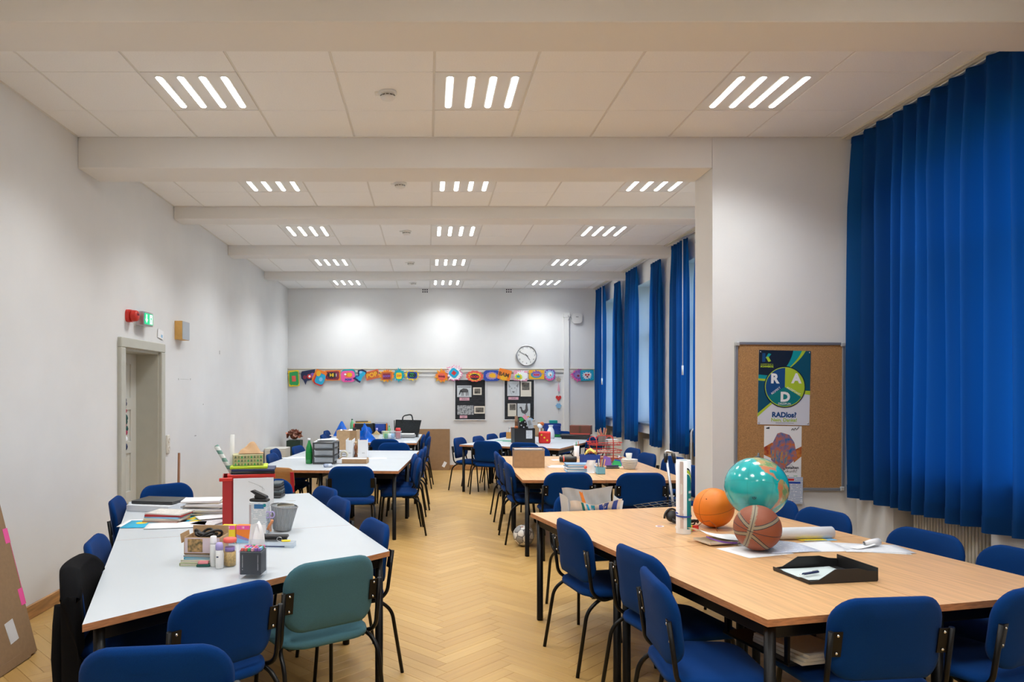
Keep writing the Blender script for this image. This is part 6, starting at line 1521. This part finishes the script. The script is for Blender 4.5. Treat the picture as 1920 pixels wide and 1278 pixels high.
# ---- second right beech tables
x, y = at(993, 876.5)
t = put('brown_carton', 'cardboard carton with a pale rim on the second beech cluster', 'carton', x, y+.10, TZ, -1)
carton(t, .335, .20, .205, M_card); ob('rim_tape', MB().box((0, -.1003, .197), (.337, .001, .018), M_alu).box((0, .1003, .197), (.337, .001, .018), M_alu).box((.1685, 0, .197), (.001, .2, .018), M_alu).box((-.1685, 0, .197), (.001, .2, .018), M_alu), t)
ob('contents', MB().box((0, 0, .19), (.32, .185, .012), M_paper), t)
x, y = at(1070, 866.5)
t = put('thermos', 'black thermos flask with a red ring lying on its side', 'thermos', x-.035, y+.03, TZ, -2)
ob('flask', MB().lathe([(.028, -.04), (.034, -.035), (.034, .105), (.03, .11), (0, .11)], M_blackp, Tm(0, 0, .0345) @ M_rl, 20), t); ob('ring', MB().lathe([(.0345, -.052), (.0350, -.046), (.0345, -.038)], COL['coral'], Tm(0, 0, .0345) @ M_rl, 20, cap=False), t); ob('lid', MB().lathe([(0, -.09), (.032, -.09), (.033, -.052), (.033, -.04)], M_blackp, Tm(0, 0, .0345) @ M_rl, 20), t)
for px, py, w_, d, rz, lab in ((1045, 862, .14, .10, 10, 'small white sheet left of the thermos'), (1022, 875, .26, .14, -4, 'white sheet in front of the carton, left part'), (1052, 873, .22, .13, 6, 'white sheet behind the booklet stack')):
    xx, yy = at(px, py); leaf('paper_sheet', lab, 'paper', xx+(.16 if px == 1022 else 0), yy, TZ, w_, d, rz, M_paper, None, 0, 0, int(px))
x, y = at(1091, 885)
for k in range(9): slab('booklet', 'pale blue booklet in the flat stack by the pencil cube, %s' % NTH[k], 'booklet', x+.006*((k*5) % 4)-.01, y+.10+.004*((k*3) % 4), TZ+.0092*k, .29, .20, .0088, (k*7) % 9-4, [COL['lightblue'], M_paper, mat('dusty_blue', (.22, .36, .55), .6)][k % 3], 'pale blue booklets')
x, y = at(1127.5, 889)
t = put('pencil_cube', 'small pale blue paper cube holding pencils at the table edge', 'pencil holder', x, y+.04)
M_aqb = mat('aqua_card', (.16, .42, .56), .6); b = MB().box((0, 0, .002), (.08, .08, .004), M_aqb)
for s in (-1, 1): b.box((s*.0385, 0, .036), (.003, .08, .072), M_aqb).box((0, s*.0385, .036), (.074, .003, .072), M_aqb)
ob('cube', b, t)
for k in range(6): ob('pencil', MB().tube([(-.02+.008*k, .01*((k*5) % 3)-.01, .01), (-.03+.016*k, .012*((k*5) % 3)-.01, .15+.02*((k*3) % 3))], .004, [M_blackp, M_wplast, COL['rust'], M_card2, M_dgrey, COL['gold']][k], None, 6), t)
t = put('craft_heap', 'white paper figure with a pink bow behind the pencil cube', 'craft', x-.08, y+.13, TZ, 0)
ob('paper', MB().grid(6, 6, lambda u, v: ((u-.5)*.09+.01*sin(v*8), .01*sin(u*6), .002+.13*v), M_paper), t, recalc=False); ob('bow', MB().sphere(.018, COL['coral'], Tm(-.055, -.012, .06), 10, 6), t); ob('foot', MB().box((0, 0, .002), (.08, .06, .004), M_paper), t)
x, y = at(1102, 868)
t = put('blue_bin', 'small blue plastic bin with yellow paper beside the thermos', 'bin', 1.878, 8.30, TZ, 3)
b = MB().box((0, 0, .003), (.20, .14, .006), M_royal)
for s in (-1, 1): b.box((s*.0985, 0, .055), (.004, .14, .108), M_royal).box((0, s*.068, .055), (.194, .004, .108), M_royal)
ob('body', b, t); ob('pale_strip', MB().box((0, -.0706, .012), (.19, .001, .02), M_paper), t); ob('content', MB().box((0, 0, .05), (.18, .12, .08), M_paper2), t)
t = thing('yellow_paper', 'crumpled yellow paper in the blue bin', 'paper', (1.89, 8.30, TZ+.1095)); ob('sheet', MB().grid(8, 6, lambda u, v: ((u-.5)*.13, (v-.5)*.08, .012+.05*(1-abs(2*u-1))+.02*sin(u*8+v*6)), mat('yellow_paper', (.82, .56, .12), .7)), t, recalc=False)
x, y = at(1091, 862)
t = put('tall_glass', 'tall white paper cup with pens left of the blue bin', 'cup', x-.03, y+.16); ob('cup', MB().lathe([(.028, 0), (.034, .16), (.031, .16), (.026, .005)], M_paper, None, 20, cap=False), t)
for k in range(3): ob('pen', MB().tube([(-.01+.01*k, 0, .012), (-.035+.03*k, .01, .20+.01*k)], .0045, [M_wplast, M_green, COL['rust']][k], None, 6), t)
ob('base', MB().cyl(.027, .001, .006, M_paper, None, 16), t)
# red wire letter trays, three tiers
x, y = at(1136, 871)
t = put('wire_tray_tower', 'red wire letter trays in three tiers with a pencil cup on top', 'letter trays', x+.05, y+.30, TZ, 4)
M_rw = mat('red_wire', (.55, .035, .02), .4)
W_, D_ = .37, .27
for k, z in enumerate((.03, .12, .21)):
    ti = MB(); tw = (D_/2)
    P = [(-W_/2, -tw, z+.03), (W_/2, -tw, z+.03), (W_/2, tw, z+.03), (-W_/2, tw, z+.03)]
    ti.tube(fillet(P+[P[0]], .03), .0045, M_rw, None, 6); Q = [(a*.92, b_*.92, z) for a, b_, _ in P]; ti.tube(fillet(Q+[Q[0]], .03), .0035, M_rw, None, 6)
    for i in range(9): ti.tube([(-W_/2+W_*(i+.5)/9, -tw, z+.03), (-W_/2*.92+W_*.92*(i+.5)/9, -tw*.92, z), (-W_/2*.92+W_*.92*(i+.5)/9, tw*.92, z), (-W_/2+W_*(i+.5)/9, tw, z+.03)], .0022, M_rw, None, 5)
    for s in (-1, 1): ti.tube([(s*W_/2, -tw*.3, z+.03), (s*W_/2*.92, -tw*.3, z), (s*W_/2*.92, tw*.3, z), (s*W_/2, tw*.3, z+.03)], .0025, M_rw, None, 5)
    ob('tray', ti, t)
    if k < 2: ob('tray_paper', MB().box((0, 0, z+.012), (W_-.06, D_-.06, .012), M_paper2 if k else M_card), t)
for s in (-1, 1): ob('wire_post', MB().tube(fillet([(s*.10-.03, -D_/2-.004, .0), (s*.10-.03, -D_/2-.004, .285), (s*.10-.03+.0, -.02, .31), (s*.10-.03, D_/2+.004, .285), (s*.10-.03, D_/2+.004, 0)], .04), .0055, M_rw, None, 6), t)
ob('top_handle', MB().tube(fillet([(-.13, -.135, .285), (-.115, -.135, .325), (.055, -.135, .325), (.07, -.135, .285)], .03), .0055, M_rw, None, 6), t)
tx, ty = x+.02, y+.27
t = thing('pencil_cup', 'wire pencil cup full of brown pencils on the red wire trays', 'pencil holder', (tx, ty, TZ+.2165), 4); ob('mesh', MB().lathe([(.04, 0), (.045, .10)], M_mesh, None, 18, cap=False), t); ob('rim', MB().lathe([(.044, .098), (.047, .101), (.044, .104)], M_grey, None, 18, cap=False).cyl(.04, 0, .003, M_grey, None, 18), t)
r = random.Random(5)
for k in range(14): a = 2*pi*k/14; ob('pencil', MB().tube([(.02*cos(a), .02*sin(a), .005), (.045*cos(a)*r.uniform(.7, 1.6), .045*sin(a), r.uniform(.13, .20))], .0042, [COL['rust'], COL['brown'], M_card2, COL['maroon'], M_card][k % 5], None, 6), t)
book('book', 'white printed book lying on the red wire trays', x+.143, y+.32, TZ+.2180, .13, .14, .05, 6, mat_lines('book_print', (.62, .64, .70), (.36, .36, .44), .02, .4, 20, axis='Z'))
# craft clutter beside the trays
x0, y0 = 2.14, 8.14
for k, (dx, dy, m, lab) in enumerate([(.02, .03, COL['blue'], 'dark blue folded paper boat in the craft heap'), (.14, .02, M_paper, 'white folded paper triangle in the craft heap'), (-.10, .03, M_purple, 'purple paper scrap in the craft heap'), (-.02, -.09, M_green, 'green paper leaf in the craft heap'), (.09, -.10, COL['rose'], 'pale pink paper flower in the craft heap')]):
    t = put('paper_craft', lab, 'craft', x0+dx, y0+dy, TZ, [20, -15, 5, 8, -10][k], 'paper crafts by the red trays'); hh = .07+.02*(k % 3)
    ob('fold', MB().add([(-.05, -.03, 0), (.05, -.03, 0), (.05, .03, 0), (-.05, .03, 0), (-.03, 0, hh), (.045, .0, hh*.8)], [(0, 1, 5, 4), (2, 3, 4, 5), (0, 4, 3), (1, 2, 5), (3, 2, 1, 0)], m), t)
x, y = at(1150, 878); t = put('stapler', 'dark stapler lying in front of the red wire trays', 'stapler', x-.01, y+.0, TZ, 8); ob('base', MB().box((0, 0, .006), (.15, .035, .011), M_blackp, ch=.003), t); ob('arm', MB().box((0, 0, .026), (.14, .03, .02), M_navy, Tm(0, 0, 0, 0, 0, 0), ch=.006), t)
x, y = at(1166, 875); leaf('paper_sheet', 'small white scrap between the stapler and the plates', 'paper', x-.02, y, TZ, .10, .05, 10, M_paper, None, 0, 0, 2)
x, y = at(1163, 862); t = put('desk_lamp_head', 'small silver round bell behind the plates', 'bell', x, y+.04); ob('bell', MB().lathe([(.035, .0), (.035, .012), (.03, .03), (.015, .045), (0, .047)], M_alu, None, 20), t); ob('button', MB().cyl(.006, .047, .056, M_chrome, None, 10), t)
# stack of plates with a cup
x, y = at(1184.5, 880.5)
M_por = mat('white_china', (.76, .74, .68), .15, coat=.3); zz = TZ
for k in range(8):
    h = .0133
    t = thing('plate', 'white china plate in the stack on the second beech cluster, %s' % NTH[k], 'plate', (x, y+.09, zz+.0004), 0, 'stacked white plates')
    R_ = [.060, .068, .074, .079, .083, .086, .088, .088][k]
    ob('dish', MB().lathe([(0, 0), (R_*.70, 0), (R_*.9, .002), (R_, .004), (R_, h-.002), (R_*.97, h-.001), (R_*.86, .0065), (R_*.6, .003), (0, .003)], M_por, None, 32, cap=False), t); zz += .0135
t = thing('china_cup', 'white cup standing on the plate stack', 'cup', (x-.005, y+.09, zz+.0015)); ob('cup', MB().lathe([(.026, 0), (.036, .062), (.033, .062), (.024, .005), (0, .005)], M_por, None, 24, cap=False), t); ob('foot', MB().cyl(.024, 0, .004, M_por, None, 20), t)
x, y = at(1163, 886); leaf('paper_sheet', 'thin white strip of paper at the table edge in front of the plates', 'paper', x+.15, y-.02, TZ, .22, .04, 0, M_paper, None, 0, 0, 2)

# ---- farthest left white tables
x, y = at(686, 829)
t = put('blue_bag', 'bright blue plastic bag slumped at the near table edge', 'bag', x, y+.12, TZ, 0)
M_bb = mat('blue_bag_plastic', (.0, .12, .62), .25, vary=.25, vscale=9)
def bagf(sgn): return lambda u, v: ((u-.5)*(.30-.13*v)-.01*v+.02*sin(v*9+u*5), sgn*(.09*(1-v)*(1-(2*u-1)**2)+.012*sin(u*11+v*7)*(1-v)), .004+.30*v*(1-.38*abs(2*u-.95)+.05*sin(u*17)))
for s in (-1, 1): ob('side', MB().grid(18, 14, bagf(s), M_bb), t, recalc=False)
ob('flap', MB().grid(8, 6, lambda u, v: (-.13+.10*u+.02*v, -.10-.01*sin(u*6), .08+.10*v+.03*u), M_bb), t, recalc=False); ob('bottom', MB().box((0, 0, .003), (.22, .12, .004), M_bb), t)
x, y = at(641, 818)
t = put('blue_sack', 'blue plastic sack peeking out behind the tall carton', 'bag', x-.02, y+.15, TZ, 0); 
for s in (-1, 1): ob('side', MB().grid(12, 10, lambda u, v: ((u-.5)*(.32-.29*v), s*.09*(1-v)*(1-(2*u-1)**2), .004+.27*v), M_bb), t, recalc=False)
ob('bottom', MB().box((0, 0, .003), (.28, .12, .004), M_bb), t)
x, y = at(663, 812)
t = put('water_bottle', 'pale green plastic water bottle far back on the left tables', 'bottle', x+.02, 13.62); M_pg = mat('pale_green_plastic', (.16, .46, .20), .15)
ob('body', MB().lathe([(.034, 0), (.04, .006), (.04, .20), (.03, .235), (.014, .265), (.014, .285)], M_pg, None, 20), t); ob('cap', MB().cyl(.016, .282, .302, mat('dark_green_cap', (.01, .07, .03), .5), None, 14), t)
x, y = at(684, 811); t = put('black_crate', 'black crate filled with books and papers behind the blue bag', 'crate', x, y-.10, TZ, 0)
carton(t, .38, .26, .19, M_blackp)
ob('books_inside', MB().box((-.02, 0, .11), (.33, .22, .15), M_paper2, ch=.004), t)
for k, (dx, w_, z, m, nm) in enumerate([(-.03, .30, .205, M_paper2, 'cream folder on the black crate'), (-.02, .28, .222, COL['gold'], 'orange yellow folder on the black crate'), (-.05, .24, .238, M_dgrey, 'dark book topmost on the black crate')]):
    slab('folder', nm, 'folder', x+dx, y-.10, TZ+[.192, .2075, .223][k], w_, .20, .0145, 3*k-3, m)
x, y = at(715, 811); t = put('navy_box', 'navy and white box with orange edge strips on the farthest left tables', 'box', x, y-.05, TZ, 3); ob('body', MB().box((0, 0, .10), (.25, .20, .20), COL['navy'], ch=.003), t)
ob('navy_panel', MB().box((-.02, -.101, .11), (.19, .001, .14), COL['blue']), t); ob('orange_strip', MB().box((.11, -.1012, .10), (.022, .001, .19), M_orange), t); ob('white_edge', MB().box((0, -.1012, .193), (.25, .001, .012), M_paper), t)
slab('folder', 'grey flat folder bridging the navy box and black bag', 'folder', x+.17, y+.0, TZ+.262, .30, .22, .014, 2, M_grey) if 0 else None
x, y = at(734, 823)
t = put('clear_tub', 'clear plastic tub with a red lidded jar at the near edge', 'tub', x, y+.10, TZ, 0)
b = MB().box((0, 0, .002), (.34, .20, .003), M_clear)
for s in (-1, 1): b.box((s*.17, 0, .065), (.003, .20, .13), M_clear).box((0, s*.10, .065), (.337, .003, .13), M_clear)
ob('walls', b, t); ob('rim', MB().tube([(-.172, -.102, .13), (.172, -.102, .13), (.172, .102, .13), (-.172, .102, .13)], .004, M_wplast, None, 6, True), t)
for k, (dx, m) in enumerate([(-.10, M_green), (-.04, M_paper), (.02, COL['lightblue'])]): ob('content', MB().cyl(.03, .004, .09, m, Tm(dx, .02*(k-1)), 12), t)
t = thing('red_jar', 'red lidded jar standing in the clear plastic tub', 'jar', (x+.11, y+.10, TZ+.0042)); ob('jar', MB().lathe([(.04, 0), (.042, .11), (.04, .13)], mat('red_clear', (.62, .12, .12), .3), None, 20), t); ob('lid', MB().lathe([(.046, .13), (.048, .15), (.04, .185), (0, .188)], COL['red'], None, 20), t)
x, y = at(709, 823); t = put('craft_figure', 'small cream paper house between the blue bag and the clear tub', 'craft', x-.035, y+.06); ob('walls', MB().box((0, 0, .04), (.10, .08, .08), M_paper2), t); ob('roof', MB().prism([(-.065, .08), (.065, .08), (0, .15)], -.05, .05, mat('straw_paper', (.55, .40, .18), .8), RX), t)
ob('lilac_top', MB().cyl(.018, .15, .19, M_lilac, Tm(.01, 0), 10), t)
x, y = at(722, 822); t = put('lime_pot', 'small lime green box beside the clear tub', 'box', x-.0, y+.32); ob('body', MB().box((0, 0, .055), (.11, .09, .11), M_lemon, ch=.006), t); ob('mark', MB().box((0, -.0456, .04), (.05, .001, .03), M_navy), t)
x, y = at(731, 815); t = put('soap_bottle', 'small green bottle behind the clear tub', 'bottle', x-.01, y-.0); ob('body', MB().lathe([(.03, 0), (.032, .08), (.02, .12), (.01, .14), (.01, .16)], M_pg, None, 16), t); ob('cap', MB().cyl(.012, .158, .175, M_green, None, 12), t)
x, y = at(764, 821); t = put('document_scanner', 'flat grey and white machine in front of the black bag', 'scanner', x, y+.12, TZ, -3); ob('body', MB().box((0, 0, .03), (.29, .20, .05), M_grey, ch=.012), t); ob('top', MB().box((-.01, 0, .066), (.27, .18, .018), M_wplast, ch=.008), t); ob('foot', MB().box((0, 0, .003), (.25, .16, .006), M_blackp), t)
x, y = at(764, 820); t = put('market_bag', 'large black felt shopping bag with looped handles, rear right of the left tables', 'bag', x-.02, 13.05, TZ, 0)
M_fl = mat('black_bag_felt', (.022, .026, .028), .95, vary=.2, vscale=40)
for s in (-1, 1): ob('panel', MB().prism([(-.22, 0), (.20, 0), (.27, .30), (-.20, .31)], -.004, .004, M_fl, Tm(0, s*.08, 0) @ Matrix.Rotation(radians(s*3), 4, 'X') @ RX), t)
for s in (-1, 1): ob('gusset', MB().prism([(-.08, 0), (.08, 0), (.095, .30), (-.095, .30)], -.004, .004, M_fl, Tm(.0+s*.215, 0, 0) @ Matrix.Rotation(radians(7 if s > 0 else -2), 4, 'Y') @ Matrix.Rotation(pi/2, 4, 'Z') @ RX), t)
for s in (-1, 1): ob('handle', MB().tube(fillet([(-.08, s*.09, .26), (-.07, s*.085, .38), (.09, s*.085, .41), (.12, s*.09, .26)], .05), .010, M_fl, None, 8), t)
ob('bottom', MB().box((0, 0, .004), (.40, .15, .006), M_fl), t)
for px, py, w_, d, lab in ((728, 826, .34, .14, 'white sheets on the near edge under the clear tub'), (768, 827, .20, .14, 'pale sheet at the right front corner of the farthest left tables')):
    xx, yy = at(px, py); leaf('paper_sheet', lab, 'paper', xx, yy-.02, TZ, w_, d, 2, M_paper, None, 0, 0, px)
x, y = at(610, 818); leaf('paper_sheet', 'pale rosy sheet at the left rear of the farthest left tables', 'paper', x+.10, y+.3, TZ, .28, .3, 5, mat('rosy_sheet', (.66, .52, .44), .7), None, 0, 0, 4)
x, y = at(627, 806); t = put('wood_block', 'small yellow wooden box at the rear left of the farthest tables', 'box', x+.30, 13.5, TZ); ob('body', MB().box((0, 0, .03), (.10, .10, .06), mat('yellow_wood', (.62, .36, .10), .5), ch=.004), t); ob('lid', MB().box((0, 0, .065), (.11, .11, .01), M_card2), t)

# ---- far right white tables
x, y = at(983, 832)
t = put('black_file_box', 'large black box with a white label holding crafts, far right tables', 'box', x, y+.16, TZ, 4)
carton(t, .33, .30, .245, M_blackp); ob('label', MB().box((.07, -.1505, .15), (.10, .001, .13), mat_lines('label_print2', (.70, .71, .73), (.4, .42, .45), .02, .25, 20, axis='Z')), t)
sp_ = ob('side_writing', MB().box((.1655, 0, .12), (.001, .02, .2), M_blackp), t)
for k in range(5): txt(sp_, 'MAXIS'[k], .06, (.1664, -.12+.0*k, .21-.045*k), (90, 0, 90), M_grey)
ob('filling', MB().box((0, 0, .12), (.31, .28, .22), M_dgrey), t)
r = random.Random(22); zt = TZ+.246
t = thing('spotted_box', 'dark box with white dots standing in the black file box', 'box', (x+.02, y+.18, TZ+.2312), 4); ob('body', MB().box((.0, .0, .08), (.18, .16, .15), M_blackp, ch=.004), t)
for dx, dz in ((-.06, .06), (-.0, .11), (.03, .05), (-.08, .12), (.05, .12), (-.02, .03)): ob('dot', MB().cyl(.012, .0802, .0812, M_paper, Tm(dx, 0, dz) @ RX, 10), t)
t = thing('brown_roll', 'brown cardboard roll standing in the black file box', 'roll', (x-.115, y+.09, TZ+.2312)); ob('roll', MB().cyl(.024, 0, .21, mat('roll_brown', (.20, .10, .05), .7), None, 14), t); ob('orange_end', MB().cyl(.027, 0, .05, COL['rust'], None, 14), t)
for k, (dx, dz, c, lab) in enumerate([(-.03, .175, 'green', 'green paper note on the craft heap in the black file box'), (.05, .19, 'gold', 'yellow paper note on the craft heap in the black file box'), (.10, .165, 'lightblue', 'pale blue note on the craft heap in the black file box'), (.02, .205, 'rose', 'pink note on the craft heap in the black file box')]):
    ob('paper_note', MB().box((0, 0, .0), (.075, .003, .06), COL[c], Tm(0, 0, .03, 0, 0, 25*k-30)), None, lab, 'note', 'notes in the black file box', loc=(x+dx, y+.07-.005*k, zt+dz-.06))
t = thing('grey_brochure', 'grey leaning brochure at the right side of the black file box', 'brochure', (x+.12, y+.06, TZ+.246)); ob('sheet', MB().box((0, 0, .08), (.09, .006, .17), mat('brochure_grey', (.50, .54, .58), .5), Tm(0, 0, 0, 0, 0, -18)), t); ob('print', MB().box((.0, -.0036, .09), (.05, .001, .08), M_grey, Tm(0, 0, 0, 0, 0, -18)), t)
x, y = at(1023, 831)
t = put('dice_cube', 'big red foam dice with yellow pips', 'dice', x, y+.09, TZ, -12); s_ = .185
ob('cube', MB().box((0, 0, s_/2), (s_, s_, s_), mat('red_foam', (.72, .018, .012), .6), ch=.016), t)
for dx, dz in ((-.045, .135), (0, .0925), (.045, .05)): ob('pip', MB().cyl(.014, s_/2, s_/2+.001, M_yellow, Tm(dx, 0, dz) @ RX, 14), t)
x, y = at(1036, 819)
M_bt = M_royal
for k in range(4): 
    t = put('blue_tray', 'blue plastic tray in the stack behind the red dice, %s' % NTH[k], 'tray', x+.01*(k % 2), y+.10, TZ+.048*k+.052, 4*(k % 3)-4, 'stacked blue trays'); ww = .27+.012*k
    b = MB().box((0, 0, .002), (ww-.03, .19, .004), M_bt)
    for s in (-1, 1): b.box((s*(ww/2-.008), 0, .022), (.012, .20, .044), M_bt, ch=.003).box((0, s*.097, .022), (ww-.03, .006, .044), M_bt)
    ob('shell', b, t); ob('rim', MB().box((0, -.104, .040), (ww, .008, .006), M_bt), t)
slab('green_box', 'green plastic box at the bottom of the blue tray stack', 'box', x+.01, y+.10, TZ, .28, .19, .051, 0, M_green, ch=.004)
slab('teal_box', 'small teal box on top of the blue tray stack', 'box', x+.03, y+.10, TZ+.245, .14, .11, .055, 0, mat('teal_plastic', (.0, .28, .26), .4), ch=.004)
x, y = at(1019, 818); t = put('beige_carton', 'open beige carton flap behind the red dice', 'carton', 2.02, 13.18, TZ, 0); carton(t, .16, .14, .20, M_card2); ob('flap', MB().box((.04, -.085, .225), (.10, .004, .07), M_card2, Tm()), t)
t = put('toy_bird', 'small white and brown paper bird on the beige carton', 'craft', 2.03, 12.97, TZ+.0); ob('body', MB().sphere(.05, M_paper, Tm(0, 0, .2, 0, 0, 30), 14, 8, .8).cyl(.012, 0, .18, M_paper, None, 10), t); ob('wing', MB().sphere(.04, COL['rust'], Tm(.04, 0, .24), 12, 8, .9), t)
t = put('white_bag', 'white crumpled bag behind the red dice', 'bag', at(1033, 822)[0], at(1033, 822)[1]+.02, TZ); ob('body', MB().lathe([(.06, 0), (.07, .06), (.06, .14), (.03, .20), (.02, .22)], M_paper, None, 12), t); ob('tie', MB().lathe([(.03, .2), (.045, .235)], M_paper, None, 10, cap=False), t)
x, y = at(958.5, 822); t = put('pen_carton', 'small orange brown carton with pens and scissors on the far right tables', 'carton', x, y+.06, TZ, 62); carton(t, .14, .12, .11, mat('orange_card', (.55, .27, .07), .8))
for k in range(6): ob('pen', MB().tube([(-.04+.016*k, 0, .01), (-.06+.025*k, .015*(k % 3), .17+.012*(k % 4))], .006, [M_wplast, M_ink, M_grey, COL['rust'], M_paper, M_dgrey][k], None, 6), t)
x, y = at(950, 826.5); t = put('green_poster', 'flat green poster sheet on the far right tables', 'poster', x, y+.02, TZ, -27); ob('sheet', MB().box((0, 0, .001), (.42, .30, .002), mat('dull_green', (.05, .25, .17), .6)), t); ob('white_margin', MB().box((-.12, -.10, .0025), (.16, .08, .001), M_paper), t)
x, y = at(1085, 819); t = put('brown_box', 'dark reddish brown carton on black trays near the back wall', 'carton', 2.70, 12.62, TZ+.075, -20); carton(t, .36, .24, .15, mat('red_brown_card', (.20, .06, .035), .6)); ob('tape', MB().box((0, -.1206, .075), (.04, .001, .15), COL['brown']), t); ob('pale_stripe', MB().box((0, -.1208, .012), (.34, .001, .02), COL['coral']), t)
ob('lid', MB().box((0, 0, .153), (.36, .24, .004), mat('red_brown_card', (.20, .06, .035), .6)), t)
for k in range(3): slab('black_tray', 'flat black tray under the reddish brown carton, %s' % NTH[k], 'tray', 2.62-.02*k, 12.52+.01*k, TZ+.0246*k, .50, .32, .024, -24+4*k, M_blackp, 'flat black trays', ch=.005)

# ---- window sills and back wall corner
t = thing('sill_bag', 'crumpled pale blue plastic bag on the window sill beside the pier', 'bag', (3.60, 8.98, 1.0815)); M_pb = mat('pale_bag', (.30, .45, .60), .25, vary=.4, vscale=14)
for s in (-1, 1): ob('side', MB().grid(16, 12, lambda u, v: (s*(.12*(1-v*.8)*(1-(2*u-1)**2)+.012*sin(u*13+v*9)*(1-v)), (u-.5)*(.44-.30*v), .002+.34*v*(1-.25*abs(2*u-1))), M_pb), t, recalc=False)
ob('bottom', MB().box((0, 0, .003), (.16, .40, .004), M_pb), t)
t = thing('sill_pipe', 'white bent pipe standing below the window sill behind the pier', 'pipe', (3.46, 9.13, 0)); ob('pipe', MB().tube(fillet([(-.10, 0, .004), (-.10, 0, 1.10), (.03, -.05, 1.12)], .06), .012, M_wplast), t); ob('foot', MB().cyl(.03, 0, .006, M_wplast, Tm(-.10), 14), t)
t = thing('sill_papers', 'white crumpled papers on the sill under the pale blue bag', 'papers', (3.56, 8.72, 1.0815)); ob('sheet', MB().grid(8, 6, lambda u, v: ((u-.5)*.16, (v-.5)*.20, .004+.02*abs(sin(u*7+v*5))), M_paper), t, recalc=False); ob('lower_sheet', MB().box((0, 0, .001), (.15, .2, .002), M_paper), t)
